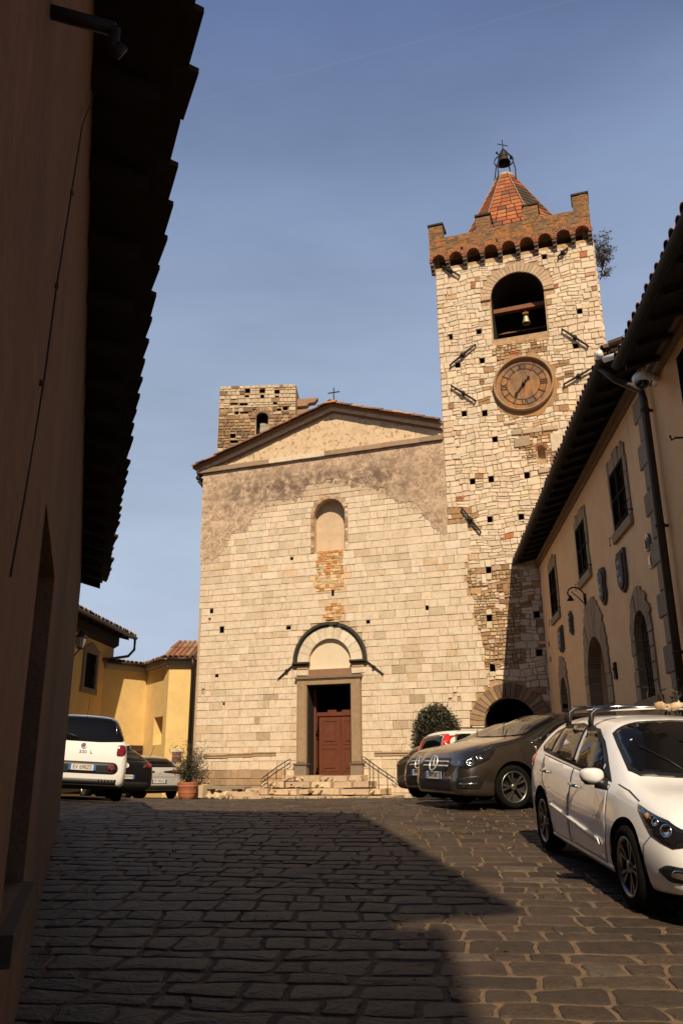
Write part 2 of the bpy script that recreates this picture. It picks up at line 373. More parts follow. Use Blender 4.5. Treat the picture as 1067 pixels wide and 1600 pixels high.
church = thing('church', 'pale stone church with a gabled front, arched niche and open wooden portal', 'church', F.P(0, .75))
def CH(o): return loc_parent(o, church)
uz = F.uz
ub_px = [(300, 885), (318, 880), (340, 868), (352, 846), (372, 830), (401, 805), (430, 790), (450, 782), (480, 772), (510, 757), (544, 755), (585, 769), (626, 784), (660, 801), (675, 820), (690, 827), (705, 827)]
UB = [uz(*p) for p in ub_px]
def upper(u): return interp(u, [p[0] for p in UB], [p[1] for p in UB])
niche = arch_poly(4.19, 5.385, 8.82, 10.13, 16)
lun = arch_poly(4.07, 5.51, 4.82, 5.13, 18)
door = [(4.02, 1.49), (5.535, 1.49), (5.535, 4.31), (4.02, 4.31)]
def hole(px, py, w, h):
    u, z = uz(px, py); return [(u-w, z-h), (u+w, z-h), (u+w, z+h), (u-w, z+h)]
fholes = [hole(*a) for a in [(331, 955, .06, .08), (347, 984, .08, .11), (339, 1056, .06, .05), (318, 1081, .05, .09), (350, 1100, .035, .04), (711, 1085, .05, .055), (717, 1092, .04, .08), (703, 1093, .045, .045), (713, 1094, .035, .05), (456, 873, .05, .05), (451, 981, .08, .06), (667, 950, .05, .07), (575, 972, .06, .05), (328, 968, .04, .04), (520, 927, .04, .1)]]
mb = MB()
outer = [(-.05, .3), (8.92, .3), (8.92, 12.34), (-.21, 12.26), (-.1, 7)]
wall_holes(mb, F, outer, [(niche, .34, True, 2, (.5, .4, .3)), (lun, .10, True, 3, (.6, .5, .4)), (door, .55, False, 4, (.2, .15, .1))] + [(h, .25, True, 1, (.05, .03, .02)) for h in fholes], 0, mi=0)
# ashlar courses (also running on over the foot of the tower up to a toothed edge)
def tooth(z): return interp(z, [2.5, 4.6, 5.3, 6.3, 7.5, 9.3], [9.9, 9.86, 9.85, 9.62, 9.45, 9.66])
TU0, TU1 = 10.52-1.2, 10.52+1.2
ORA, BRN = (.50, .24, .08), (.30, .19, .11)
def fill(hs, z0, z1, mi, cf, h):
    for g in hs:
        a, b, lo, hi = g[0][0], g[1][0], g[0][1], g[2][1]
        if z1 > lo and z0 < hi:
            if lo-z0 > .03: stone(mb, F.P, a-.01, b+.01, z0, lo, h, cf(), gap=.008, bev=.008, mi=mi)
            if z1-hi > .03: stone(mb, F.P, a-.01, b+.01, hi, z1, h, cf(), gap=.008, bev=.008, mi=mi)
for z0, z1 in courses(.72, 9.32, .19, .275) + courses(9.32, 12.1, .20, .26):
    zm = (z0+z1)/2; bl = []
    def add(a, b, lo, hi):
        if z1 > lo and z0 < hi: bl.append((a, b))
    add(3.66, 5.87, 1.3, 4.62); add(4.03, 5.55, 4.5, 4.84); add(4.14, 5.44, 8.78, 10.2)
    if z1 > 10.1 and z0 < 10.80:
        r = .67; dz = max(0, z0-10.13); bl.append((4.79-math.sqrt(max(0, r*r-dz*dz)), 4.79+math.sqrt(max(0, r*r-dz*dz)))) if dz < r else None
    if z1 > 4.95 and z0 < 6.34:
        dz = max(0, z0-5.07); bl.append((4.8-math.sqrt(max(0, 1.62-dz*dz)), 4.8+math.sqrt(max(0, 1.62-dz*dz)))) if dz*dz < 1.62 else None
    for h in fholes: add(h[0][0]-.01, h[1][0]+.01, h[0][1]+.0, h[2][1]-.0)
    right = 8.92 if z0 > 9.3 else tooth(zm)+R.uniform(-.1, .1)
    if z0 < 4.2:
        q = 1.21; dz = max(0, z0-2.9)
        if z1 > 2.9 and dz < q: right = min(right, 10.52-math.sqrt(q*q-dz*dz))
        elif z1 <= 2.95: right = min(right, 9.62)
    fill(fholes, z0, z1, 5, lambda: vary(ASH, .08), .022)
    for a, b in spans(-.02 if zm < 7 else -.13, right, bl):
        for s0, s1 in splits(a, b, .18, .66):
            um = (s0+s1)/2
            above = zm-upper(um) if s1 < 8.95 else -1
            if above > 1.0: continue
            k = R.random(); c = vary(ASH, .06, .02); hgt = .022
            if k < .14: c = vary((.55, .45, .325), .06)
            elif k < .17: c = vary((.58, .44, .29), .06)
            elif k < .18: c = vary((.45, .34, .23), .1)
            elif k > .92: c = vary((.66, .57, .45), .04)
            if above > -.1: c = mixc(c, vary((.46, .34, .23), .12), .6)
            if z0 < 1.42 and um < 3.4: c = vary((.34, .23, .14), .25); hgt = .03
            if zm > 10.6 or (um < .7 and zm > 8): c = mixc(c, (.47, .36, .25), .5)
            if (4.30 < um < 5.28 and 7.42 < zm < 8.82): c = vary((.60, .44, .28), .12)
            if (4.5 < um < 5.3 and 6.4 < zm < 7.05): c = vary((.60, .46, .31), .1)
            stone(mb, F.P, s0, s1, z0, z1, hgt+R.uniform(-.004, .006), c, gap=.011, bev=.009, jit=.006, mi=5)
# lichen-stained rubble under the niche
for z0, z1 in courses(7.42, 8.82, .07, .13)+courses(6.42, 7.0, .08, .13):
    lo, hi = (4.34, 5.24) if z0 > 7.2 else (4.62, 5.24)
    for s0, s1 in splits(lo+R.uniform(-.08, .06), hi+R.uniform(-.06, .1), .08, .24):
        rubble(mb, F.P, s0, s1, z0, z1, .04, vary(R.choice([(.52, .25, .075), (.46, .22, .07), (.55, .38, .20), (.6, .46, .29), (.58, .45, .30)]), .2), .006, 6)
# niche edge of rough stones
for i in range(26):
    t = i/25
    for sd in (-1, 1):
        if i < 14: p = (4.79+sd*.625, 8.84+t*2.45); 
        else:
            a = (i-14)/11*pi/2; p = (4.79+sd*.625*cos(a), 10.13+.625*sin(a))
        rubble(mb, F.P, p[0]-.07, p[0]+.07, p[1]-.07, p[1]+.07, .035, vary(R.choice([(.4, .28, .17), (.33, .2, .11), (.52, .42, .3)]), .2), .01, 6)
church_wall = CH(mb.build('wall', [M_mortar, M_dark, M_nicheback, M_lun, M_dark, M_stone, M_rub]))
# plaster left on the upper wall: a thin skin that flakes away downwards (coverage follows the distance to its old edge)
t = M_plaster.node_tree; L_ = t.links.new; bs = t.nodes['Principled BSDF']; om = t.nodes['Material Output']
at = t.nodes.new('ShaderNodeAttribute'); at.attribute_name = 'Col'; sp3 = t.nodes.new('ShaderNodeSeparateColor'); L_(at.outputs['Color'], sp3.inputs[0])
tcn = t.nodes.new('ShaderNodeTexCoord'); acc = sp3.outputs[0]
for sc_, am in ((1.3, 1.1), (5, .9), (17, .5)):
    n_ = t.nodes.new('ShaderNodeTexNoise'); n_.inputs['Scale'].default_value = sc_; n_.inputs['Detail'].default_value = 6; L_(tcn.outputs['Object'], n_.inputs['Vector'])
    m_ = t.nodes.new('ShaderNodeMath'); m_.operation = 'SUBTRACT'; L_(n_.outputs[0], m_.inputs[0]); m_.inputs[1].default_value = .5
    m2_ = t.nodes.new('ShaderNodeMath'); m2_.operation = 'MULTIPLY_ADD'; L_(m_.outputs[0], m2_.inputs[0]); m2_.inputs[1].default_value = am; L_(acc, m2_.inputs[2]); acc = m2_.outputs[0]
mr_ = t.nodes.new('ShaderNodeMapRange'); mr_.inputs[1].default_value = -.02; mr_.inputs[2].default_value = .03; L_(acc, mr_.inputs[0])
tr = t.nodes.new('ShaderNodeBsdfTransparent'); mxs = t.nodes.new('ShaderNodeMixShader'); L_(mr_.outputs[0], mxs.inputs[0]); L_(tr.outputs[0], mxs.inputs[1]); L_(bs.outputs[0], mxs.inputs[2]); L_(mxs.outputs[0], om.inputs['Surface'])
# sooty band: weight carried in the green channel
src = bs.inputs['Base Color'].links[0].from_socket
n_ = t.nodes.new('ShaderNodeTexNoise'); n_.inputs['Scale'].default_value = 3.5; n_.inputs['Detail'].default_value = 9; n_.inputs['Roughness'].default_value = .7; L_(tcn.outputs['Object'], n_.inputs['Vector'])
m_ = t.nodes.new('ShaderNodeMapRange'); m_.inputs[1].default_value = .40; m_.inputs[2].default_value = .58; L_(n_.outputs[0], m_.inputs[0])
m2_ = t.nodes.new('ShaderNodeMath'); m2_.operation = 'MULTIPLY'; L_(m_.outputs[0], m2_.inputs[0]); L_(sp3.outputs[1], m2_.inputs[1])
mc = t.nodes.new('ShaderNodeMix'); mc.data_type = 'RGBA'; mc.inputs[7].default_value = (.15, .10, .075, 1); L_(m2_.outputs[0], mc.inputs[0]); L_(src, mc.inputs[6]); L_(mc.outputs[2], bs.inputs['Base Color'])
US = [-.16+(9.06)*i/84 for i in range(85)]; ZS = [8.1+4.2*j/40 for j in range(41)]
def lim(u): return 12.245+.0098*u
vs, cs, fs = [], [], []
for z in ZS:
    for u in US:
        z_ = min(z, lim(u)); vs.append(F.P(u-.04*(z_-8)/4 if u < 0 else u, z_, .034)); d = z_-upper(u)
        s_ = math.exp(-((u-3.6)/2.2)**2)*math.exp(-((z-11.4)/.65)**2)+.9*math.exp(-((u-6.6)/1.6)**2)*math.exp(-((z-11.1)/.8)**2)+.55*math.exp(-((u-1.4)/1.0)**2)*math.exp(-((z-11.2)/.6)**2)+.5*math.exp(-((u-8.5)/.5)**2)*math.exp(-((z-9.6)/.5)**2)
        cs.append((d*.9-.05, min(1, s_*1.1), 0, 1))
nu = len(US)
for j in range(len(ZS)-1):
    for i in range(nu-1):
        um, zm = (US[i]+US[i+1])/2, (ZS[j]+ZS[j+1])/2
        if zm-upper(um) < -1.2 or pip(um, zm, arch_poly(4.10, 5.48, 8.7, 10.15, 12)): continue
        fs.append((j*nu+i, j*nu+i+1, (j+1)*nu+i+1, (j+1)*nu+i))
me = bpy.data.meshes.new('upper_plaster'); me.from_pydata(vs, [], fs); ca_ = me.color_attributes.new('Col', 'FLOAT_COLOR', 'POINT'); ca_.data.foreach_set('color', [x for c in cs for x in c]); me.materials.append(M_plaster)
pl = bpy.data.objects.new('upper_plaster', me); COL.objects.link(pl); CH(pl)
# voussoirs, hood mould, portal
mb = MB()
voussoirs(mb, F.P, 4.79, 5.07, .735, 1.13, 11, .035, (.66, .57, .44), gap=.008, base=-.05)
for a, b in ((3.62, 4.06), (5.53, 6.0)):
    stone(mb, F.P, a, b, 4.62, 4.82, .05, vary(ASH, .05)); stone(mb, F.P, a+.02, b-.02, 4.82, 4.95, .06, (.45, .3, .18))
CH(mb.build('archivolt', M_stone))
mb = MB(); n = 26
pts = []
for (r0, r1, d) in ((1.185, 1.275, .13), (1.15, 1.20, .07)):
    for i in range(n):
        a, b = pi*i/n, pi*(i+1)/n
        if d > .1 and rad(62) < (a+b)/2 < rad(96) and i % 2 == 0: d2 = .06
        else: d2 = d
        vs = [F.P(4.8+r*cos(t), 5.06+r*sin(t)*1.01, dd) for dd in (-.02, d2) for r in (r0, r1) for t in (a, b)]
        mb.add(vs, [(0, 1, 3, 2), (4, 6, 7, 5), (0, 4, 5, 1), (2, 3, 7, 6), (0, 2, 6, 4), (1, 5, 7, 3)])
for a, b in ((3.52, 4.09), (5.51, 6.08)):
    for zz, dd in ((4.95, .13), (5.0, .18)):
        vsM = F.M(0, 0); mb.box((a, -.02, zz), (b, dd, zz+.05), M=vsM)
CH(mb.build('hood_mould', M_moss_shade))
mb = MB(); FM = F.M(0, 0)
sc = (.30, .205, .125)
mb.box((3.68, -.1, 1.86), (4.02, .10, 4.31), vary(sc, .08), M=FM); mb.box((5.535, -.1, 1.86), (5.86, .10, 4.31), vary(sc, .08), M=FM)
mb.box((3.74, .10, 1.9), (3.96, .115, 4.31), vary(sc, .08), M=FM); mb.box((5.59, .10, 1.9), (5.81, .115, 4.31), vary(sc, .08), M=FM)
mb.box((3.68, -.1, 4.311), (5.86, .11, 4.50), vary(sc, .08), M=FM); mb.box((3.62, -.1, 4.502), (5.92, .17, 4.58), vary((.2, .14, .09), .1), M=FM); mb.box((3.65, -.1, 4.462), (5.89, .135, 4.50), sc, M=FM)
mb.box((4.06, -.05, 4.582), (5.52, .06, 4.80), (.25, .14, .085), M=FM)
for a, b in ((3.62, 4.04), (5.52, 5.92)):
    mb.box((a, -.1, 1.49), (b, .15, 1.80), vary((.22, .17, .12), .1), M=FM); mb.box((a-.03, -.1, 1.802), (b+.03, .18, 1.858), (.11, .085, .06), M=FM)
mb.box((3.7, -.6, 1.40), (5.85, .16, 1.492), (.2, .15, .1), M=FM)
CH(mb.build('portal_frame', M_sand))
# inner wooden door, ajar: two leaves, the left one swung in
def leaf(name, u0, u1, z0, z1, d, panels, rot=0):
    mb = MB(); w = u1-u0
    mb.box((0, -.03, 0), (w, .03, z1-z0))
    for (a0, b0, a1, b1) in panels:
        mb.box((a0*w, .031, b0), (a1*w, .045, b0+.05)); mb.box((a0*w, .031, b1-.05), (a1*w, .045, b1)); mb.box((a0*w, .031, b0+.051), (a0*w+.05, .045, b1-.051)); mb.box((a1*w-.05, .031, b0+.051), (a1*w, .045, b1-.051))
        mb.box((a0*w+.11, .031, b0+.11), (a1*w-.11, .052, b1-.11))
    o = mb.build(name, M_wood); o.matrix_world = F.M(u0, z0, d) @ Matrix.Rotation(rot, 4, 'Z'); return CH(o)
dl = uz(499, 1210, -.5)[0]; dm = uz(534, 1210, -.5)[0]
leaf('door', dl, dm-.01, 1.5, 3.33, -.5, [(.1, .1, .9, .85), (.1, .93, .9, 1.72)])
leaf('door', dm, 5.62, 1.5, 3.33, -.5, [(.1, .1, .9, .85), (.1, .93, .9, 1.72)])
o = leaf('door', 4.06, 4.9, 1.5, 4.2, -.56, [(.1, .1, .9, 1.2), (.1, 1.3, .9, 2.5)], rad(-100))
mb = MB(); mb.box((dl-.05, -.57, 3.34), (5.62, -.43, 3.46), M=FM); mb.box((dl+.3, -.55, 3.461), (dl+.6, -.45, 3.53), M=FM); mb.box((dl+.8, -.55, 3.461), (5.62, -.45, 3.52), M=FM); CH(mb.build('door_transom', M_wood))
# base moulding strips
for grp in (0, 1):
  mb = MB()
  for a, b, zc in ((.35, 1.2, 2.06), (1.2, 2.1, 2.085), (2.1, 2.95, 2.11), (6.28, 6.9, 2.06), (6.9, 9.0, 2.06)):
    if (a > 5) != bool(grp): continue
    mb.box((a, .0, zc), (b, .055, zc+.07), vary((.46, .33, .21), .1), M=FM); mb.box((a, .0, zc+.07), (b, .085, zc+.11), vary((.36, .24, .15), .1), M=FM)
  CH(mb.build('base_moulding', M_sand))
# steps of worn stone blocks
mb = MB()
for (a, b, zt, d0, d1) in ((3.3, 6.05, 1.49, .05, .42), (2.72, 6.32, 1.305, .05, .78), (2.3, 6.8, 1.115, .05, 1.12), (1.75, 7.2, .925, .05, 1.5)):
    zb = zt-.19 if zt > 1 else .6
    for s0, s1 in splits(a, b, .35, 1.0):
        dj = R.uniform(-.03, .03)
        fnc = lambda p, q, d_, z0=zb, z1=zt: F.P(p, q, d_)
        stone(mb, lambda p, q, d_: F.P(p, q, d_), s0, s1, zb, zt+R.uniform(-.012, .012), d1+dj, vary((.50, .38, .26), .16), gap=.012, bev=.03, jit=.012, base=.02)
    # extra weathered lumps on the riser faces
    for s0, s1 in splits(a, b, .1, .3):
        if R.random() < .5: rubble(mb, F.P, s0, s1, zb+.02, zt-.03, d1+.02, vary((.52, .39, .26), .25), .03, base=d1-.06)
CH(mb.build('steps', M_rub))
# pediment: cornices, tympanum, roof
mb = MB()
rk = lambda u: 14.02-.325*abs(u-4.94)      # lower edge line of the rake
mb.prism([(-.2, 12.3), (8.91, 12.36), (8.91, rk(8.91)), (4.94, rk(4.94)), (-.2, max(12.34, rk(-.2)))], F.P, -.25, -.012)
CH(mb.build('tympanum', M_tymp))
mb = MB()
u = -.33
while u < 8.9:
    w = min(R.uniform(.7, 1.4), 8.91-u); zc = lerp(12.26, 12.33, (u+w/2)/8.9)
    c = (.62, .53, .41) if 1.7 < u < 3.9 else vary((.30, .21, .14), .2)
    mb.box((u+.004, -.1, zc), (u+w-.004, .14, zc+.17), c, M=FM); u += w
CH(mb.build('cornice', M_sand))
mb = MB()
def rake(u0, u1, o0, o1, d0, d1, c):
    mb.prism([(u0, rk(u0)+o0), (u1, rk(u1)+o0), (u1, rk(u1)+o1), (u0, rk(u0)+o1)], F.P, d0, d1, c)
for s0, s1 in ((-.44, 4.94), (4.94, 8.91)):
    rake(s0, s1, -.06, .0, -.2, .08, (.16, .10, .065)); rake(s0, s1, .001, .13, -.2, .14, (.56, .43, .30)); rake(s0, s1, .131, .17, -.2, .24, (.2, .13, .085))
CH(mb.build('raking_cornice', M_sand))
mb = MB()
TC = [(.24, .10, .05), (.30, .14, .075), (.16, .085, .055), (.34, .20, .12), (.11, .068, .048)]
def coppo(mb, p0, p1, r0, r1, upv, col, n=6, thick=None):
    """one barrel tile from p0 to p1, hump along upv"""
    p0, p1 = V(p0), V(p1); d = (p1-p0).normalized(); s = d.cross(upv).normalized(); q = s.cross(d).normalized(); vs = []
    for p, r in ((p0, r0), (p1, r1)):
        for k in range(n+1): a = pi*k/n; vs.append(p+s*r*cos(a)+q*r*sin(a))
        for k in range(n+1): a = pi*k/n; vs.append(p+s*(r-.014)*cos(a)+q*(r-.014)*sin(a))
    m = n+1; fs = []
    for k in range(n):
        fs += [(k, k+1, 2*m+k+1, 2*m+k), (m+k, 3*m+k, 3*m+k+1, m+k+1), (k, m+k, m+k+1, k+1), (2*m+k, 2*m+k+1, 3*m+k+1, 3*m+k)]
    fs += [(0, 2*m, 3*m, m), (n, m+n, 3*m+n, 2*m+n)]
    mb.add(vs, fs, col)
for sgn, ue in ((-1, -.52), (1, 8.88)):
    L = abs(ue-4.94)
    for row, dd in enumerate((.34, .13, -.1, -.32)):
        t = 0
        while t < L:
            u0 = 4.94+sgn*t; u1 = 4.94+sgn*min(L, t+.46); z0 = rk(u0)+.20; z1 = rk(u1)+.195
            j = R.uniform(-.02, .02)
            coppo(mb, F.P(u1, z1+.02+j, dd), F.P(u0, z0+j, dd), .09, .075, V((0, 0, 1)), vary(R.choice(TC), .25)); t += .37
    mb.prism([(4.94, rk(4.94)+.172), (ue, rk(ue)+.172), (ue, rk(ue)+.20), (4.94, rk(4.94)+.20)], F.P, -17, .30, (.2, .1, .06))
coppo(mb, F.P(4.94, 14.20, .4), F.P(4.94, 14.24, -1), .13, .13, V((0, 0, 1)), (.30, .14, .07)); coppo(mb, F.P(4.75, 14.17, .36), F.P(5.2, 14.17, .36), .11, .11, V((0, 0, 1)), (.4, .19, .09))
CH(mb.build('roof', M_tile))
mb = MB()  # nave behind the front
mb.prism([(-.1, .2), (8.9, .2), (8.9, 12.6), (4.94, 13.95), (-.1, 12.35)], F.P, -17, -16.7)
for a, b in ((-.12, .3), (8.5, 8.9)): mb.prism([(a, .2), (b, .2), (b, 12.3), (a, 12.3)], F.P, -16.6, -.02)
CH(mb.build('nave', M_mortar))
mb = MB(); mb.tube([F.P(-.42, 12.12, .06), F.P(-.42, 12.12, -10)], .08); mb.tube([F.P(-.42, 12.02, .0), F.P(-.34, 11.9, -.1), F.P(-.22, 11.7, -.2)], .05); CH(mb.build('gutter', M_iron))
mb = MB(); cu, cz = uz(523, 634, 0); mb.tube([F.P(cu, cz-.1, .1), F.P(cu, uz(523, 608)[1], .1)], .022, 6); zc = uz(523, 615)[1]; mb.tube([F.P(cu-.22, zc, .1), F.P(cu+.22, zc, .1)], .022, 6); CH(mb.build('iron_cross', M_iron))
def anchor(p, q, parent, d=.07, r=.03):
    mb = MB(); a = V((*uz(*p), 0)); b = V((*uz(*q), 0)); c = (a+b)/2
    pts = [a, a+(c-a)*.5, c, c+(b-c)*.5, b]
    mb.tube([F.P(x.x, x.y, d) for x in pts], [r*.8, r, r*1.3, r, r*.8], 6)
    mb.tube([F.P(c.x, c.y, -.02), F.P(c.x, c.y, d+.06)], r*2, 6)
    mb.tube([F.P(a.x, a.y, -.02), F.P(a.x, a.y, d+.02)], r*.8, 6)
    mb.tube([F.P(b.x, b.y, -.02), F.P(b.x, b.y, d+.02)], r*.8, 6)
    return loc_parent(mb.build('anchor_bar', M_iron), parent)
anchor((436, 1061), (464, 1035), church, r=.025); anchor((571, 1031), (599, 1053), church, r=.025)
# ================================================================== BELL TOWER
tower = thing('bell_tower', 'tall pale rubble bell tower with a round clock, arched belfry and tiled spire', 'tower', F.P(11.7, .75))
def TW(o): return loc_parent(o, tower)
TST = (.62, .515, .39)
bell_op = arch_poly(10.84, 12.66, 15.82, 17.40, 18)
slit = arch_poly(11.98, 12.24, 11.22, 11.56, 8)
passage = arch_poly(9.75, 11.29, .4, 2.9, 16)
tholes = [hole(px, py, .085, .10) for px, py in [(703, 527), (748, 519), (715, 571), (753, 564), (725, 647), (757, 646), (773, 687), (738, 753), (767, 749), (823, 743), (765, 812), (814, 808), (763, 891), (764, 966), (769, 1044), (899, 541), (905, 487), (850, 402), (838, 960), (842, 960+60)]]
mb = MB()
TO = [(8.921, .3), (14.42, .3), (14.42, 19.1), (8.921, 19.1)]
wall_holes(mb, F, TO, [(bell_op, 2.6, True, 1, (.2, .15, .1)), (slit, .3, True, 3, (.3, .3, .3)), (passage, 5.0, True, 1, (.1, .1, .1))] + [(h, .3, True, 1, (.02, .02, .02)) for h in tholes], -.004, mi=0)
cC = (11.73, 13.95)
def brown_zone(u, z):
    if 10.85 < u < 12.65 and 14.95 < z < 15.8: return .75
    if 9.4 < u < 11.1 and 4.6 < z < 7.7: return .7
    if 11.55 < u < 12.6 and 10.9 < z < 12.1: return .6
    if 9.0 < u < 9.75 and 8.6 < z < 9.9: return .45
    if 11.1 <= u and z < 7.8: return .35
    if hypot(u-cC[0], z-cC[1]) < 1.5: return .35
    return .03+.10*(sin(u*1.7+z*.9)+sin(z*2.1-u) > 1.2)
def PW(u, z, d): return F.P(u+.012*sin(z*7+u*3), z+.035*sin(2.1*u+3*z)+.02*sin(5.3*u-2.2*z)+.012*sin(11*u+z*5), d)
for z0, z1 in courses(.7, 18.95, .13, .27):
    zm = (z0+z1)/2; bl = []
    def add(a, b, lo, hi, pad=0):
        if z1 > lo+pad and z0 < hi-pad: bl.append((a, b))
    add(10.8, 12.7, 15.80, 17.4)
    if z1 > 17.35 and z0 < 18.72:
        r = 1.27; dz = max(0, z0-17.4); bl.append((11.75-math.sqrt(max(.0, r*r-dz*dz)), 11.75+math.sqrt(max(0, r*r-dz*dz))))
    add(11.95, 12.27, 11.2, 11.7)
    if z1 > 2.85 and z0 < 4.1:
        r = 1.21; dz = max(0, z0-2.9); bl.append((10.52-math.sqrt(max(0, r*r-dz*dz)), 10.52+math.sqrt(max(0, r*r-dz*dz)))) if dz < r else None
    add(9.6, 11.42, 0, 2.9)
    dz = abs(zm-cC[1])
    if dz < .95: bl.append((cC[0]-math.sqrt(.9-dz*dz*.99), cC[0]+math.sqrt(.9-dz*dz*.99)))
    for h in tholes: add(h[0][0]-.01, h[1][0]+.01, h[0][1], h[2][1])
    fill(tholes, z0, z1, 2, lambda: vary(TST, .1), .045)
    left = 8.92
    if z0 < 9.3: left = tooth(zm)+.02
    for a, b in spans(left, 14.42, bl):
        lo, hi = (.13, .42)
        segs = splits(a, b, lo, hi)
        for i, (s0, s1) in enumerate(segs):
            um = (s0+s1)/2; q = brown_zone(um, zm); edge_ = (um < 9.35 or um > 14.0) and z0 > 9.3
            if R.random() < q: c = vary(R.choice([(.36, .22, .11), (.44, .29, .16), (.30, .17, .09), (.48, .36, .23)]), .2)
            else: c = vary(TST, .13, .04)
            if R.random() < .008: c = vary((.36, .13, .06), .2)
            if R.random() < .07: c = vary((.58, .46, .31), .1)
            if edge_ or (abs(um-11.75) < 1.35 and abs(um-11.75) > .9 and 15.8 < zm < 17.3): stone(mb, F.P, s0, s1, z0, z1, .035, c, gap=.016, bev=.016, jit=.014, mi=2)
            elif q > .5 and R.random() < .6:
                for t0, t1 in splits(s0, s1, .09, .2):
                    zz = (z0+z1)/2+R.uniform(-.02, .02)
                    for y0, y1 in ((z0, zz), (zz, z1)): rubble(mb, F.P, t0, t1, y0, y1, .05, vary(R.choice([c, (.38, .25, .13), (.5, .38, .25)]), .2), .014, 2)
            else:
                if R.random() < .34 and z1-z0 > .16:
                    zz = lerp(z0, z1, R.uniform(.35, .65)); rubble(mb, PW, s0, s1, z0, zz, .03, c, R.uniform(.004, .02), 2); rubble(mb, PW, s0, s1, zz, z1, .03, vary(TST, .13, .04) if R.random() > q else vary(c, .2), R.uniform(.004, .02), 2)
                else: rubble(mb, PW, s0, s1, z0, z1, .03, c, R.uniform(.002, .022), 2)
# other three sides and quoins on the right-hand arris
Mx = F.M(0, 0)
mb.box((14.0, -5.5, .3), (14.419, -.01, 19.1), (.3, .2, .12), 0, M=Mx); mb.box((8.922, -5.5, 9.0), (9.3, -.01, 19.1), (.3, .2, .12), 0, M=Mx); mb.box((9.31, -5.5, 9), (13.99, -5.1, 19.1), (.3, .2, .12), 0, M=Mx)
side = lambda u, z, d: F.P(14.419+d, z, u)
for z0, z1 in courses(9, 18.95, .2, .32):
    for s0, s1 in splits(-5.4, 0.0, .3, .6): rubble(mb, side, s0, s1, z0, z1, .06, vary(TST, .2), .02, 2)
TW(mb.build('wall', [M_tmort, M_dark, M_rub, M_tymp]))
mb = MB()
voussoirs(mb, F.P, 11.75, 17.40, .915, 1.26, 25, .06, (.46, .34, .23), gap=.012, base=-.1); TW(mb.build('belfry_arch', M_sand))
mb = MB()
voussoirs(mb, F.P, 10.52, 2.93, .78, 1.19, 21, .07, (.26, .165, .095), t0=rad(-2), t1=rad(182), gap=.014, base=-.1, colf=lambda: vary(R.choice([(.27, .17, .10), (.33, .22, .13), (.2, .13, .08)]), .2)); TW(mb.build('passage_arch', M_sand))
for sgn in (-1, 1):
    mb = MB()
    for z0, z1 in courses(.7, 2.9, .3, .4): stone(mb, F.P, 10.52+sgn*.97-.2, 10.52+sgn*.97+.2, z0, z1, .05, vary(ASH, .1))
    TW(mb.build('arch_jamb', M_stone))
mb = MB()
voussoirs(mb, F.P, 12.11, 11.56, .135, .25, 9, .045, (.36, .13, .06), gap=.012, base=-.04)
TW(mb.build('window_arch', M_stone))
for p, q in (((704, 573), (743, 541)), ((706, 605), (743, 628)), ((878, 517), (918, 543)), ((881, 603), (926, 577)), ((722, 795), (751, 832)), ((692, 419), (718, 433)), ((872, 404), (886, 391))): anchor(p, q, tower, d=.13, r=.036)
# clock
M_clock = mat('clock_face_plaster', (.28, .155, .07), rough=.9, noise=(5, .28), fine=(30, .18), bump=.3, blot=[(1.7, .44, .58, (.14, .085, .06), .85, (1, 1, .5)), (3, .54, .64, (.46, .17, .04), .7, (1.5, 1.5, .35))])
M_rim = mat('clock_rim_stone', (.33, .22, .13), rough=.85, noise=(9, .25), bump=.3)
M_patch = mat('patch_plaster', (.36, .195, .08), rough=.95, noise=(6, .3), bump=.5, bscale=25, blot=[(2.5, .5, .65, (.34, .25, .16), .8), (6, .58, .7, (.2, .11, .06), .6)])
mb = MB(); n = 40
ring = []
for i in range(n):
    a = 2*pi*i/n; r = 1.04+.16*max(0, -sin(a))+.09*max(0, cos(a))+.12*max(0, sin(a))*(abs(cos(a)) < .5)+R.uniform(-.08, .09); ring.append((cC[0]+r*cos(a), cC[1]+r*sin(a)))
mb.prism(ring, F.P, -.02, .040); TW(mb.build('clock_surround', M_patch))
YZ = Matrix(((1, 0, 0, 0), (0, 0, 1, 0), (0, 1, 0, 0), (0, 0, 0, 1)))
CM = F.M(cC[0], cC[1], .06) @ YZ  # local z outwards
mb = MB(); mb.lathe([(0, .0), (.93, .0)], 64, CM); clock = TW(mb.build('clock', M_clock))
mb = MB(); mb.lathe([(1.0, -.05), (1.01, .07), (.99, .12), (.965, .14), (.94, .12), (.925, .06), (.92, -.02)], 72, CM); loc_parent(mb.build('clock_rim', M_rim), clock)
M_num = mat('clock_numeral_iron', (.05, .028, .018), rough=.8)
mb = MB()
for r in (.56, .75):
    mb.lathe([(r-.012, .001), (r-.012, .012), (r+.012, .012), (r+.012, .001)], 64, CM, smooth=False)
def numeral(k):
    a = pi/2-2*pi*k/12
    return CM @ Matrix.Rotation(a-pi/2, 4, 'Z') @ Matrix.Translation((0, .655, .008))
def bar(M, x0, y0, x1, y1, w=.016):
    d = V((x1-x0, y1-y0, 0)).normalized(); p = V((-d.y, d.x, 0))*w; a, b = V((x0, y0, 0)), V((x1, y1, 0)); z = V((0, 0, .01))
    vs = [M @ q for q in (a-p, b-p, b+p, a+p, a-p+z, b-p+z, b+p+z, a+p+z)]
    mb.add(vs, [(0, 3, 2, 1), (4, 5, 6, 7), (0, 1, 5, 4), (1, 2, 6, 5), (2, 3, 7, 6), (3, 0, 4, 7)])
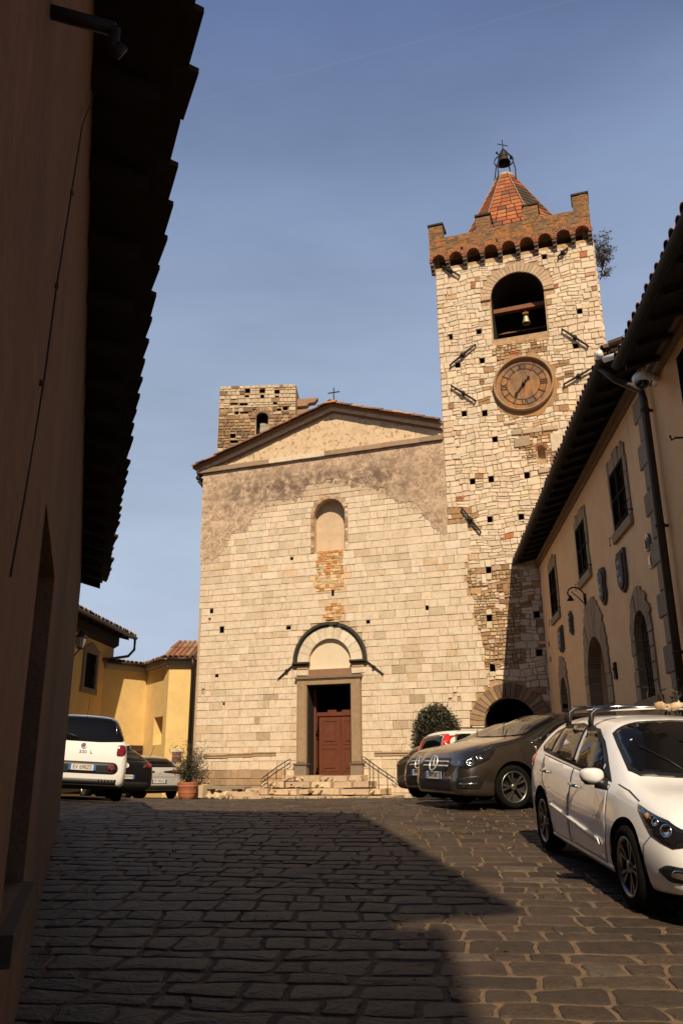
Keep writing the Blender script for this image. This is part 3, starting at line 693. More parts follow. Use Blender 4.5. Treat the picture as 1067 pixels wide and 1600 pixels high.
for k in range(12):
    M = numeral(k)
    if k == 0:
        bar(M, -.15, -.1, -.02, .1); bar(M, -.02, -.1, -.15, .1); bar(M, .04, -.1, .04, .1, .012); bar(M, .10, -.1, .10, .1, .012)
    elif k == 3:
        for x in (-.07, 0, .07): bar(M, x, -.11, x, .11)
        bar(M, -.1, .11, .1, .11, .01); bar(M, -.1, -.11, .1, -.11, .01)
    elif k == 6: bar(M, -.1, .1, -.04, -.1); bar(M, .02, .1, -.04, -.1); bar(M, .08, -.1, .08, .1)
    elif k == 9: bar(M, -.10, -.1, -.10, .1); bar(M, -.05, -.1, .1, .1); bar(M, .1, -.1, -.05, .1)
    else: bar(M, 0, -.14, 0, .13, .015)
loc_parent(mb.build('numerals', M_num), clock)
def hand(px, py, w, spade):
    global mb
    mb = MB(); u, z = uz(px, py, .12); dx, dz = u-cC[0], z-cC[1]; l = hypot(dx, dz); a = atan2(dz, dx)
    M = CM @ Matrix.Rotation(a, 4, 'Z') @ Matrix.Translation((0, 0, .05 if spade else .075))
    bar(M, -.12, 0, l, 0, w); 
    if spade: bar(M, l*.78, -.0, l*.98, 0, w*2.2)
    loc_parent(mb.build('clock_hand', M_iron), clock)
hand(826, 587, .026, True); hand(805, 617, .024, True)
mb = MB(); mb.lathe([(0, .1), (.05, .1), (.06, .04), (.06, .0)], 16, CM); loc_parent(mb.build('clock_hub', M_iron), clock)
# small framed slit window: shutterless sill stones
for (a, b, z0, z1, c) in ((11.2, 12.7, 12.15, 12.34, (.44, .33, .22)), (11.95, 12.95, 10.72, 10.9, (.46, .35, .24)), (11.25, 11.78, 11.7, 12.05, (.32, .25, .17)), (12.42, 12.95, 11.4, 12.05, (.56, .47, .36))):
    mb = MB()
    for s0, s1 in splits(a, b, .3, .8): stone(mb, F.P, s0, s1, z0, z1, .075, vary(c, .12))
    TW(mb.build('string_course', M_rub))
# parapet with scalloped corbel table
M_par = mat('lichened_parapet_plaster', (.18, .11, .06), rough=.95, noise=(6, .3), fine=(40, .25), bump=1.5, bscale=16, blot=[(1.5, .46, .58, (.36, .14, .04), .8), (4, .50, .60, (.10, .07, .045), .75), (9, .54, .62, (.34, .19, .07), .6), (22, .55, .63, (.10, .065, .04), .5)])
PD = .30
pL, pR = uz(671, 400, PD)[0], uz(925, 370, PD)[0]
PZb, PZt, PZm = 19.28, uz(700, 370, PD)[1], uz(680, 354, PD)[1]
na = 9; wA = (pR-pL)/na
poly = []
for i in range(na):
    c = pL+wA*(i+.5); r = wA*.38
    poly.append((pL+wA*i, PZb-.10))
    for k in range(9): a = pi-pi*k/8; poly.append((c+r*cos(a), PZb-.08+r*1.15*sin(a)))
poly.append((pR, PZb-.10))
mer = [(uz(a, 350, PD)[0], uz(b, 350, PD)[0]) for a, b in ((668, 690.5), (743, 766), (818, 842), (897, 922))]
mer = [(pL, mer[0][1]), mer[1], mer[2], (mer[3][0], pR)]
top = []
for a, b in mer[::-1]: top += [(b, PZt), (b, PZm+R.uniform(-.03, .03)), (a, PZm+R.uniform(-.03, .03)), (a, PZt)]
top[0:1] = []; top[-1:] = []
mb = MB(); mb.prism(poly+top, F.P, 0.0, PD)
bk = [(pL, PZb-.1), (pR, PZb-.1)]+[(p[0], p[1]) for p in top]
mb.prism(bk, F.P, -5.45, -5.15)
for uu in (pL, pR-.30):
    for a, b, zt in ((-5.14, -4.6, PZm), (-4.6, -3.2, PZt), (-3.2, -2.7, PZm), (-2.7, -1.3, PZt), (-1.3, -.8, PZm), (-.8, -.002, PZt)):
        mb.prism([(a, PZb-.1), (b, PZb-.1), (b, zt), (a, zt)], lambda p, q, d, uu=uu: F.P(uu+d, q, p), 0, .30)
mb.prism([(pL+.31, PZb+.1), (pR-.31, PZb+.1), (pR-.31, PZb+.2), (pL+.31, PZb+.2)], F.P, -5.1, -.01)
for z0, z1 in courses(PZb+.20, PZt-.01, .10, .17)+courses(PZt, PZm, .10, .15):
    for a, b in ([(pL, pR)] if z1 <= PZt else mer):
        for s0, s1 in splits(a, b, .12, .34):
            if R.random() < .5: stone(mb, F.P, s0, s1, z0+R.uniform(-.03, .03), z1+R.uniform(-.03, .03), PD+.012, vary(R.choice([(.21, .125, .068), (.18, .11, .062), (.26, .135, .058), (.28, .12, .042), (.15, .095, .058)]), .15), gap=.03, bev=.012, jit=.02, base=PD-.005, mi=1)
par = TW(mb.build('parapet', [M_par, M_rub]))
for a, b in mer:
    mb = MB(); mb.box((a-.03, -.33+.0, PZm+.035), (b+.03, PD+.04, PZm+.10), M=Mx); loc_parent(mb.build('coping', M_moss_shade), par)
for px, py in ((721, 388), (777, 376), (843, 366), (888, 358)):
    mb = MB(); a, b = uz(px, py, PD); mb.box((a-.055, PD-.05, b-.07), (a+.055, PD+.004, b+.07), M=Mx); loc_parent(mb.build('drain_hole', M_dark), par)
for i in range(na):
    mb = MB(); c = pL+wA*(i+.5); r = wA*.38
    for k in range(13):
        a = pi*(k+.5)/13; M = Mx @ Matrix.Translation((c+(r+.055)*cos(a), 0, PZb-.08+(r+.055)*1.12*sin(a))) @ Matrix.Rotation(-(a-pi/2), 4, 'Y')
        mb.box((-.02, PD-.05, -.06), (.02, PD+.012, .06), vary((.35, .12, .06), .3), M=M)
    loc_parent(mb.build('brick_rim', M_tile), par)
for i in range(na+1):
    mb = MB()
    c = pL+wA*i+(.06 if i == 0 else -.06 if i == na else 0)
    for k, (z0, z1, d) in enumerate(((-.42, -.30, .10), (-.30, -.19, .19), (-.19, -.10, .27))):
        mb.box((c-.065, -.05, PZb+z0+.001*k), (c+.065, d, PZb+z1), vary((.13, .10, .075), .3), M=Mx)
    TW(mb.build('corbel', M_sand))
# spire
sd = -2.75; ax, az_ = uz(789, 279, sd); bu0, bu1 = uz(748, 347, sd)[0], uz(853, 335, sd)[0]; bz = PZb+.3
cu = (bu0+bu1)/2; rb = (bu1-bu0)/2*1.0
zref = uz(800, 341, sd)[1]; zb0 = PZb+.35; rb = .30+(rb-.30)*(az_-zb0)/(az_-zref)
mb = MB(); NS = 8; NR = 19; rot0 = rad(22.5)
def sp(k, t, off=0):
    a = rot0+2*pi*k/NS-pi/2; r = lerp(rb, .30, t)+off; return V((lerp(cu, ax, t)+r*cos(a), -(sd)*0+sd-0+(-r*sin(a))*1, lerp(zb0, az_, t)))
def spw(v_): return F.P(v_.x, v_.z, v_.y)
for k in range(NS):
    for rr in range(NR):
        t0, t1 = rr/NR, (rr+1)/NR; nt_ = max(1, int(round(lerp(6, 1, t0))))
        for q in range(nt_):
            f0, f1 = q/nt_, (q+1)/nt_
            a0, a1 = sp(k, t0, .045), sp(k+1, t0, .045); b0, b1 = sp(k, t1, .0), sp(k+1, t1, .0); dn = V((0, 0, -.03))
            P4 = [a0.lerp(a1, f0+.01), a0.lerp(a1, f1-.01), b0.lerp(b1, f1-.01), b0.lerp(b1, f0+.01)]
            c = vary(R.choice([(.31, .095, .035), (.28, .085, .034), (.34, .12, .045), (.24, .08, .04)]), .2)
            if R.random() < .06+.2*t0: c = vary((.12, .055, .033), .3)
            if .8 > t0 > .5 and k == 0: c = vary((.07, .04, .03), .3)
            P8 = P4+[P4[0]+dn, P4[1]+dn, P4[2]+dn, P4[3]+dn]
            mb.add([spw(p) for p in P8], [(0, 1, 2, 3), (0, 4, 5, 1), (1, 5, 6, 2), (3, 2, 6, 7), (0, 3, 7, 4)], c)
spire = TW(mb.build('spire', M_tile))
mb = MB()
for k in range(NS): mb.tube([spw(sp(k, 0, .06)), spw(sp(k, 1, .05))], .026, 6, (.30, .17, .10))
mb.lathe([(.34, 0), (.36, .1), (.26, .18), (.12, .22)], 12, Matrix.Translation(F.P(ax, az_-.05, sd)), (.46, .34, .22))
loc_parent(mb.build('ridge_mortar', M_sand), spire)
# iron bell cage on the spire
mb = MB(); C0 = F.P(ax, az_, sd); top_z = uz(788, 218, sd)[1]; bz_ = uz(790, 240, sd)[1]
rv = cam.matrix_world.to_3x3() @ V((1, 0, 0)); rv.z = 0; rv.normalize(); fv = V((-rv.y, rv.x, 0))
for k in range(4):
    a = pi/4+pi/2*k; e = rv*cos(a)+fv*sin(a)
    mb.tube([C0+e*.48+V((0, 0, -.55)), C0+e*.50+V((0, 0, .2)), C0+e*.40+V((0, 0, .75)), C0+e*.16+V((0, 0, 1.25)), C0+V((0, 0, 1.5))], .025, 6)
mb.lathe([(.37, .85), (.40, .85), (.40, .89), (.37, .89)], 20, Matrix.Translation(C0)); mb.tube([C0+V((0, 0, 1.4)), V((C0.x, C0.y, top_z))], .022, 6)
zz = lerp(bz_, top_z, .62); mb.tube([V((C0.x, C0.y, zz))-rv*.22-V((0, 0, -.08)), V((C0.x, C0.y, zz))+rv*.22-V((0, 0, .03))], .018, 6)
mb.tube([C0+V((0, 0, 1.2))-rv*.22, C0+V((0, 0, 1.22))+rv*.26], .03, 6)
mb.lathe([(0, -.04), (.05, -.04), (.06, 0), (.05, .05), (0, .06)], 10, Matrix.Translation(C0+V((0, 0, 1.02))+rv*.30)); mb.lathe([(0, -.04), (.04, -.04), (.05, 0), (.04, .05), (0, .06)], 10, Matrix.Translation(C0+V((0, 0, 1.28))-rv*.26))
TW(mb.build('bell_cage', M_iron))
def bell(name, top, r, h, m, label):
    mb = MB(); T_ = Matrix.Translation(top)
    mb.lathe([(0, 0), (.3*r, -.01*h), (.5*r, -.08*h), (.58*r, -.3*h), (.68*r, -.6*h), (.85*r, -.85*h), (r, -h), (.96*r, -h), (.8*r, -.84*h), (.6*r, -.5*h), (.45*r, -.15*h), (0, -.1*h)], 20, T_)
    mb.tube([V(top)+V((0, 0, .0)), V(top)+V((0, 0, .18*h))], r*.15, 6)
    o = mb.build(name, m); tag(o, label, 'bell')
    mb = MB(); mb.tube([V(top)+V((0, 0, -.2*h)), V(top)+V((0, 0, -1.05*h))], r*.06, 6); mb.lathe([(0, -.08*h), (r*.13, -.04*h), (r*.13, .04*h), (0, .08*h)], 10, Matrix.Translation(V(top)+V((0, 0, -1.02*h)))); loc_parent(mb.build('clapper', M_iron), o)
    return o
M_bronze = mat('bell_bronze', (.16, .13, .08), rough=.45, metal=.8, noise=(12, .3)); M_bell2 = mat('pale_bell_metal', (.52, .42, .27), rough=.5, metal=.5, noise=(14, .25))
bell('bell', (C0.x, C0.y, C0.z+1.34), .27, .58, M_iron, 'dark bell in the iron cage on top of the tiled spire')
bu, bz2 = uz(821, 494, -.7)
bell('bell', F.P(bu, bz2, -.7), .16, .30, M_bell2, 'small pale bell hanging under the beam in the belfry arch')
mb = MB(); b0 = uz(773, 489, -.7); b1 = uz(840, 478, -.7)
mb.prism([(10.5, b0[1]-.09), (12.9, b0[1]-.06), (12.9, b0[1]+.10), (10.5, b0[1]+.07)], F.P, -.80, -.60)
mb.tube([F.P(bu, bz2+.02, -.7), F.P(bu, b0[1], -.7)], .025, 6); mb.prism([(bu-.1, bz2+.06), (bu+.1, bz2+.06), (bu+.1, bz2+.13), (bu-.1, bz2+.13)], F.P, -.77, -.63)
mb.prism([(10.5, b0[1]-.5), (12.9, b0[1]-.5), (12.9, b0[1]-.44), (10.5, b0[1]-.44)], F.P, -1.5, -1.42)
TW(mb.build('bell_beam', M_wood2))
# ------------------------------------------------------------------ ruined tower behind
BTp = Plane((0, 37.0), 3.0)
rt_ = thing('ruined_tower', 'squat ruined rubble tower with a shuttered arched window behind the church roof', 'tower', BTp.P(BTp.uz(400, 700)[0], .7))
a0, zt = BTp.uz(344, 604); a1 = BTp.uz(462.5, 604)[0]
w0, wz0 = BTp.uz(400, 678); w1, wzt = BTp.uz(419.5, 645)
wop = arch_poly(w0, w1, wz0-.2, wzt-(w1-w0)/2, 10)
rh = []
for px, py, w, h in [(387, 611, .13, .11), (410, 611, .14, .11), (433, 612, .13, .11), (386, 619, .11, .06), (410, 620, .09, .12), (433, 620, .1, .05), (364, 681, .14, .12), (366, 690, .2, .08), (348, 627, .08, .05), (366, 631, .2, .06), (381, 632, .2, .06), (393, 632, .22, .07), (400, 640, .15, .06), (370, 645, .1, .08), (382, 645, .2, .05), (447, 638, .16, .1), (436, 640, .12, .07), (430, 631, .1, .06), (350, 645, .2, .04)]:
    u, z = BTp.uz(px, py); rh.append([(u-w, z-h), (u+w, z-h), (u+w, z+h), (u-w, z+h)])
mb = MB()
bt = [(a0-.05, 8.0), (a1+.05, 8.0), (a1, zt), (a0, zt)]
good = []
for h in rh:
    if all(h[1][0] < g[0][0]-.02 or h[0][0] > g[1][0]+.02 or h[2][1] < g[0][1]-.02 or h[0][1] > g[2][1]+.02 for g in good): good.append(h)
wall_holes(mb, BTp, bt, [(wop, .55, True, 1, (.02, .02, .02))] + [(h, .3, True, 1, (.02, .02, .02)) for h in good], 0)
for z0, z1 in courses(12.0, zt, .12, .24):
    zm = (z0+z1)/2; bl = []
    if z1 > wz0-.2 and z0 < wzt+.05: bl.append((w0-.05, w1+.05))
    for h in good:
        if z1 > h[0][1]+.03 and z0 < h[2][1]-.03: bl.append((h[0][0], h[1][0]))
    upz = sstep(wzt-.7, wzt+.9, zm+.5*sin(zm*3))
    for s, e in spans(a0, a1, bl):
        for s0, s1 in splits(s, e, .16, .42):
            c = vary((.50, .41, .30), .14) if R.random() < upz*.9 else vary(R.choice([(.24, .15, .08), (.30, .2, .11), (.17, .11, .07), (.4, .3, .2)]), .25)
            if zm < BTp.uz(345, 700)[1] and s0 < a0+2: c = vary((.5, .41, .3), .15)
            (stone if upz > .6 else rubble)(mb, BTp.P, s0, s1, z0, z1, .05, c, gap=.025, mi=2)
BM = BTp.M(0, 0)
mb.box((a1-.4, -4.5, 8), (a1-.001, -.01, zt-.02), (.3, .2, .12), 0, M=BM); mb.box((a0+.001, -4.5, 8), (a0+.4, -.01, zt-.02), (.3, .2, .12), 0, M=BM); mb.box((a0+.41, -4.5, 8), (a1-.41, -4.1, zt-.3), (.3, .2, .12), 0, M=BM)
loc_parent(mb.build('wall', [M_tmort, M_dark, M_rub]), rt_)
mb = MB(); voussoirs(mb, BTp.P, (w0+w1)/2, wzt-(w1-w0)/2, (w1-w0)/2+.02, (w1-w0)/2+.3, 13, .06, (.26, .17, .1), gap=.02, base=-.04); loc_parent(mb.build('window_arch', M_sand), rt_)
M_grey = mat('grey_board', (.36, .33, .27), rough=.8, noise=(10, .15)); wsh = BTp.uz(409, 656)[1]; mb = MB()
for k in range(4):
    x0 = lerp(w0+.14, w1-.03, k/4); x1 = lerp(w0+.14, w1-.03, (k+1)/4)-.01; mb.prism([(x0, wz0-.19), (x1, wz0-.19), (x1, wsh), (x0, wsh)], BTp.P, -.42, -.38)
mb.prism([(w0+.14, wsh-.16), (w1-.03, wsh-.16), (w1-.03, wsh-.09), (w0+.14, wsh-.09)], BTp.P, -.375, -.36)
loc_parent(mb.build('window_shutter', M_grey), rt_)
for py in (620, 637):
    mb = MB(); z = BTp.uz(468, py)[1]
    mb.prism([(-.2, z+.16), (1.05, z+.22), (.9, z-.02), (.6, z-.06), (.5, z-.2), (-.2, z-.26)], lambda p, q, d: BTp.P(a1+p, q, d), -1.0, -.6, (.30, .19, .11)); loc_parent(mb.build('corbel', M_sand), rt_)
# ================================================================== RIGHT-HAND HOUSES
RW = Plane((6.155, 24.739), 95.4); RM = RW.M(0, 0)
M_och = mat('ochre_render', (.78, .48, .245), rough=.95, noise=(2.2, .10), fine=(30, .05), bump=.2, bscale=40, blot=[(1.2, .52, .7, (.68, .41, .205), .5, (1, 1, .5)), (6, .62, .75, (.52, .36, .22), .4), (2.2, .6, .74, (.25, .155, .09), .5, (3, 3, .25))])
M_och2 = mat('orange_render', (.72, .42, .20), rough=.95, noise=(2.5, .10), fine=(30, .05), bump=.25, bscale=30, blot=[(1.4, .55, .72, (.56, .32, .15), .5, (1, 1, .4))])
M_trimo = mat('brown_moulding', (.20, .125, .07), rough=.95, noise=(6, .2))
M_pie = mat('pietra_serena', attr=True, rough=.9, noise=(9, .2), fine=(40, .1), bump=.35, bscale=45, blot=[(3, .58, .72, (.12, .085, .055), .5)])
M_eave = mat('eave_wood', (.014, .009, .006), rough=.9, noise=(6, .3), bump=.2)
M_slate = mat('dark_louvre', (.007, .007, .006), spec=.1, rough=.9, noise=(8, .2))
M_glassd = mat('dark_glass', (.012, .013, .014), rough=.06, spec=.6)
hA = thing('ochre_house', 'ochre rendered house with stone arched openings along the right side of the square', 'house', RW.P(6, 1))
def HA(o): return loc_parent(o, hA)
PIE = (.30, .21, .125)
wins = [(10.0, 11.03, 5.87, 6.98), (6.27, 7.29, 5.80, 6.98), (1.95, 2.98, 5.70, 6.95)]
A1 = (2.18, 3.2, .8, 3.44); A2 = (6.1, 7.92, .8, 3.44); A3 = (10.46, 11.36, 2.70, 3.74)
holes = [([(a, z0), (b, z0), (b, z1), (a, z1)], .20, False, 0, (.3, .2, .1)) for a, b, z0, z1 in wins]
holes += [(arch_poly(a, b, z0, zs, 16), dp, bk, mi, (.03, .03, .03)) for (a, b, z0, zs), dp, bk, mi in ((A1, .5, True, 1), (A2, .42, False, 0), (A3, .28, False, 0))]
mb = MB(); wall_holes(mb, RW, [(-.28, .3), (12.66, .3), (12.66, 8.02), (-.28, 8.02)], holes, 0)
mb.box((-.28, -8, .3), (0, -.01, 8.0), M=RM); mb.box((12.4, -8, .3), (12.66, -.01, 8.0), M=RM)
HA(mb.build('wall', [M_och, M_dark]))
def surround(p, a, b, z0, z1, sill=True, jack=True):
    mb = MB()
    for za, zb in courses(z0-.02, z1, .22, .32):
        for s in (-1, 1):
            w = R.choice([.15, .19]); x0, x1 = (a-w, a+.01) if s < 0 else (b-.01, b+w)
            stone(mb, RW.P, x0, x1, za, zb, .035, vary(PIE, .15), gap=.008, bev=.008, jit=.004, base=-.18)
    n = 9
    for i in range(n):
        x0, x1 = lerp(a-.14, b+.14, i/n), lerp(a-.14, b+.14, (i+1)/n); f = ((i+.5)/n-.5)*.35; hh = .26+.12*(1-abs(i-4)/4)+R.uniform(-.06, .07)
        mb.prism([(x0+.004, z1), (x1-.004, z1), (x1-.004+f*.2, z1+hh), (x0+.004+f*.2, z1+hh)], RW.P, -.1, .03+R.uniform(0, .01), vary(PIE, .18))
    stone(mb, RW.P, a-.2, b+.2, z0-.21, z0-.02, .07, vary(PIE, .1), base=-.18, jit=.003)
    return loc_parent(mb.build('window_surround', M_pie), p)
def louvre(p, a, b, z0, z1, d, rot=0, hinge='l', name='shutter'):
    mb = MB(); w = b-a; h = z1-z0
    for x0, x1, y0, y1 in ((0, .06, 0, h), (w-.06, w, 0, h), (.061, w-.061, 0, .07), (.061, w-.061, h-.07, h), (.061, w-.061, h*.5-.03, h*.5+.03)): mb.box((x0, -.02, y0), (x1, .02, y1))
    k = int(h/.06)
    for i in range(k):
        z = .08+(h-.16)*i/k
        mb.add([(.06, -.015, z+.03), (w-.06, -.015, z+.03), (w-.06, .015, z), (.06, .015, z), (.06, -.009, z+.036), (w-.06, -.009, z+.036), (w-.06, .021, z+.006), (.06, .021, z+.006)], [(0, 1, 2, 3), (4, 7, 6, 5), (0, 4, 5, 1), (2, 6, 7, 3), (0, 3, 7, 4), (1, 5, 6, 2)])
    o = mb.build(name, M_slate); o.matrix_world = RM @ Matrix.Translation((a, d, z0)) @ Matrix.Rotation(rot, 4, 'Z'); return loc_parent(o, p)
for i, (a, b, z0, z1) in enumerate(wins):
    surround(hA, a, b, z0, z1)
    m_ = (a+b)/2
    louvre(hA, a+.01, m_-.003, z0+.01, z1-.01, .03, 0); louvre(hA, m_+.003, b-.01, z0+.01, z1-.01, .03, 0)
    mb = MB(); mb.box((a-.0, -.2, z0), (b+.0, -.17, z1), M=RM); HA(mb.build('window_pane', M_glassd))
    mb = MB(); mb.tube([RW.P(b+.22, z0+.05, 0), RW.P(b+.22, z0+.05, .13), RW.P(b+.22, z0+.12, .14)], .012, 5); HA(mb.build('shutter_hook', M_iron)); mb = MB(); mb.tube([RW.P(a-.25, z0-.05, 0), RW.P(a-.25, z0-.05, .1), RW.P(a-.25, z0-.22, .1)], .012, 5); HA(mb.build('shutter_hook', M_iron))
def archway(a, b, z0, zs, jw, extra, n, zb=None):
    mb = MB(); c = (a+b)/2; r = (b-a)/2
    voussoirs(mb, RW.P, c, zs, r-.005, lambda t: r+jw+extra*max(0, sin(t))**2.2+R.uniform(-.05, .06), n, .035, PIE, gap=.007, base=-.25)
    for za, zb_ in courses(z0, zs, .24, .36):
        for s in (-1, 1):
            w = jw+R.choice([-.03, .05]); x0, x1 = (a-w, a+.005) if s < 0 else (b-.005, b+w); stone(mb, RW.P, x0, x1, za, zb_, .035, vary(PIE, .16), gap=.008, bev=.008, jit=.004, base=-.25)
    return mb
HA(archway(*A1, .16, .42, 13).build('arch_surround', M_pie))
HA(archway(*A2, .38, .48, 19).build('arch_surround', M_pie))
mb = archway(*A3, .26, .16, 15); stone(mb, RW.P, A3[0]-.33, A3[1]+.33, 2.55, 2.70, .09, vary(PIE, .1), base=-.2); HA(mb.build('arch_surround', M_pie))
M_doorp = mat('brown_door_panel', (.20, .135, .08), rough=.7, noise=(5, .2), bump=.15)
mb = MB(); zz = .8
while zz < 4.4:
    ww = 6.1
    while ww < 7.9: mb.box((ww+.006, -.40, zz+.005), (min(ww+.6, 7.92), -.36+R.uniform(-.004, .004), zz+.235), M=RM); ww += .6
    zz += .24
mb.box((6.0, -.44, .7), (8.0, -.405, 4.5), M=RM); HA(mb.build('door', M_doorp))
mb = MB(); mb.box((A3[0], -.28, 2.7), (A3[1], -.25, 4.25), M=RM); w_ = HA(mb.build('window_pane', M_glassd))
mb = MB()
for k in range(6): x = lerp(A3[0]+.08, A3[1]-.08, k/5); mb.tube([RW.P(x, 2.7, -.1), RW.P(x, 4.15, -.1)], .011, 5)
for k in range(9): mb.tube([RW.P(A3[0], 2.8+.15*k, -.1), RW.P(A3[1], 2.8+.15*k, -.1)], .009, 5)
HA(mb.build('window_grille', M_iron))
# quoins at both ends
mb = MB(); mq = MB()
for i, (za, zb) in enumerate(courses(.9, 7.5, .38, .46)):
    w = .52 if i % 2 else .30
    stone(mb, RW.P, 12.60-w, 12.60, za, zb, .04, vary((.25, .19, .13), .14), gap=.012, bev=.012, jit=.004)
    stone(mq, RW.P, -.26, -.26+(.36 if i % 2 else .24), za, zb, .035, vary((.25, .19, .13), .16), gap=.012, bev=.012, jit=.004)
HA(mb.build('quoins', M_pie)); HA(mq.build('quoins', M_pie))
# eave, moulding, gutter, tiles
def eave(par_, s0, s1, ov, zo, zi, inner=7.0, rows=True):
    mb = MB()
    mb.prism([(ov, zo), (ov, zo+.06), (-inner, zo+.06+(ov+inner)*.28), (-inner, zo+(ov+inner)*.28)], lambda a, b, d: RW.P(d, b, a), s0, s1)
    k = int((s1-s0)/.62)
    for i in range(k+1):
        s = lerp(s0+.08, s1-.08, i/k); mb.prism([(ov-.03, zo-.10), (ov-.03, zo-.003), (-.3, zo-.003+(ov+.3)*.28), (-.3, zo-.10+(ov+.3)*.28)], lambda a, b, d: RW.P(d, b, a), s-.045, s+.045)
    loc_parent(mb.build('eave', M_eave), par_)
    mb = MB(); s = s0+.12
    while s < s1:
        j = R.uniform(-.02, .02)
        coppo(mb, RW.P(s, zo+.085, ov+.10+j), RW.P(s, zo+.085+.15, ov-.42), .095, .08, V((0, 0, 1)), vary(R.choice(TC), .2)); coppo(mb, RW.P(s+.11, zo+.15, ov+.05+j), RW.P(s+.11, zo+.15+.15, ov-.42), .08, .095, V((0, 0, -1)), vary(R.choice(TC), .2)); s += .225
    mb.prism([(ov-.35, zo+.12), (ov-.35, zo+.26), (-inner, zo+.26+(ov+inner-.35)*.28), (-inner, zo+.12+(ov+inner-.35)*.28)], lambda a, b, d: RW.P(d, b, a), s0, s1, (.3, .14, .08))
    loc_parent(mb.build('roof', M_tile), par_)
    mb = MB(); n = 8; vs = []
    for s in (s0, s1):
        for r in (.075, .065):
            for i in range(n+1): a = pi+pi*i/n; vs.append(RW.P(s, zo+.02+r*sin(a), ov+.09+r*cos(a)))
    m = n+1; fs = []
    for i in range(n): fs += [(i, i+1, 2*m+i+1, 2*m+i), (m+i, m+i+1, 3*m+i+1, 3*m+i), (i, m+i, m+i+1, i+1), (2*m+i, 2*m+i+1, 3*m+i+1, 3*m+i)]
    mb.add(vs, fs); loc_parent(mb.build('gutter', M_iron), par_)
eave(hA, -.45, 13.5, .655, 7.80, 8.0)
mb = MB(); mb.box((.0, .0, 7.62), (12.65, .06, 7.70), M=RM); mb.box((.0, .0, 7.702), (12.65, .13, 7.80), M=RM); HA(mb.build('eave_moulding', M_trimo))
def downpipe(par_, s, z0, z1, name='downpipe'):
    mb = MB(); mb.tube([RW.P(s, z1+.12, .72), RW.P(s, z1-.12, .5), RW.P(s, z1-.32, .14), RW.P(s, z1-.5, .12), RW.P(s, z0, .12)], .062, 10)
    for k in range(4): z = lerp(z0+.5, z1-.7, k/3); mb.tube([RW.P(s, z, .12), RW.P(s, z+.05, .12)], .075, 10); mb.box((s-.02, 0, z), (s+.02, .1, z+.04), M=RM)
    return loc_parent(mb.build(name, M_pipe), par_)
M_pipe = mat('brown_painted_pipe', (.040, .026, .018), rough=.5, metal=.4, noise=(10, .2))
downpipe(hA, 13.04, .75, 7.66)
# stone reliefs and small wall pieces
def plaque(label, a, b, z0, z1, pts, cat='plaque', m=None, d=.09):
    mb = MB(); P_ = [(lerp(a, b, x), lerp(z0, z1, y)) for x, y in pts]; c = (sum(p[0] for p in P_)/len(P_), sum(p[1] for p in P_)/len(P_))
    mb.prism(P_, RW.P, .002, d*.6, vary((.10, .08, .062), .1)); mb.prism([(lerp(c[0], u, .78), lerp(c[1], z, .8)) for u, z in P_], RW.P, d*.6, d, vary((.13, .105, .08), .1))
    for k in range(3): r = .1*(b-a); u = c[0]+R.uniform(-.2, .2)*(b-a); z = lerp(z0, z1, .3+.2*k); mb.lathe([(r, 0), (r*.7, r*.5), (0, r*.7)], 10, RM @ Matrix.Translation((u, d, z)) @ Matrix.Rotation(rad(-90), 4, 'X'))
    return tag(mb.build('stone_plaque', m or M_pie), label, cat)
shield = [(0, 1), (0, .35), (.12, .12), (.5, 0), (.88, .12), (1, .35), (1, 1)]
scroll = [(.1, 1), (0, .9), (.25, .75), (.1, .6), (.15, .3), (.0, .2), (.3, .05), (.5, 0), (.75, .1), (.95, .25), (.85, .5), (1, .8), (.8, .95)]
plaque('grey shield-shaped stone relief to the left of the tall arched window', 9.88, 10.44, 4.66, 5.45, shield)
plaque('narrow scrolled stone relief right of the wrought-iron lamp arm', 8.25, 8.76, 4.75, 5.55, scroll)
plaque('slim pointed stone relief left of the brown arched doorway', 4.52, 4.86, 4.76, 5.38, [(.3, 1), (.2, .8), (0, .7), (.2, .3), (.1, .1), (.5, 0), (.9, .1), (.8, .3), (1, .7), (.7, .85)])
plaque('rectangular stone relief above the smallest dark arched doorway', 2.74, 3.32, 4.56, 5.25, [(0, 1), (0, .1), (.5, 0), (1, .1), (1, 1)])
mb = MB(); mb.box((.66, -.02, 5.05), (.78, .012, 5.2), M=RM); HA(mb.build('vent_hole', M_dark)); mb = MB(); mb.box((.72, -.02, 4.6), (.84, .012, 4.75), M=RM); HA(mb.build('vent_hole', M_dark))
M_maj = mat('glazed_majolica', attr=True, rough=.25, noise=(14, .3))
mb = MB(); mb.prism(arch_poly(11.86, 12.10, 4.98, 5.14, 10), RW.P, .002, .05, (.12, .14, .16)); mb.prism(arch_poly(11.90, 12.06, 5.0, 5.12, 8), RW.P, .05, .065, (.38, .30, .2))
mb.box((11.96, .065, 5.01), (12.02, .09, 5.12), (.3, .08, .05), M=RM); mb.lathe([(.03, 0), (0, .03)], 8, RM @ Matrix.Translation((11.99, .065, 5.15)) @ Matrix.Rotation(rad(-90), 4, 'X'), (.5, .36, .25)); mb.box((11.9, .002, 4.68), (12.06, .04, 4.9), (.26, .1, .07), M=RM); mb.box((11.92, .04, 4.72), (12.04, .05, 4.86), (.42, .38, .32), M=RM)
tag(mb.build('wall_shrine', M_maj), 'small coloured glazed shrine high on the ochre wall beside the corner quoins', 'shrine')
t = thing('lamp_bracket', 'curled wrought-iron lamp arm on the ochre wall between two louvred windows', 'wall lamp', RW.P(6.55, 5.2))
mb = MB(); sp_ = []
for k in range(13): a = pi*.1+k/12*pi*1.15; sp_.append(RW.P(6.5-.05*k/12, 5.36+.17*sin(a)+.12*k/12, .20-.18*cos(a)))
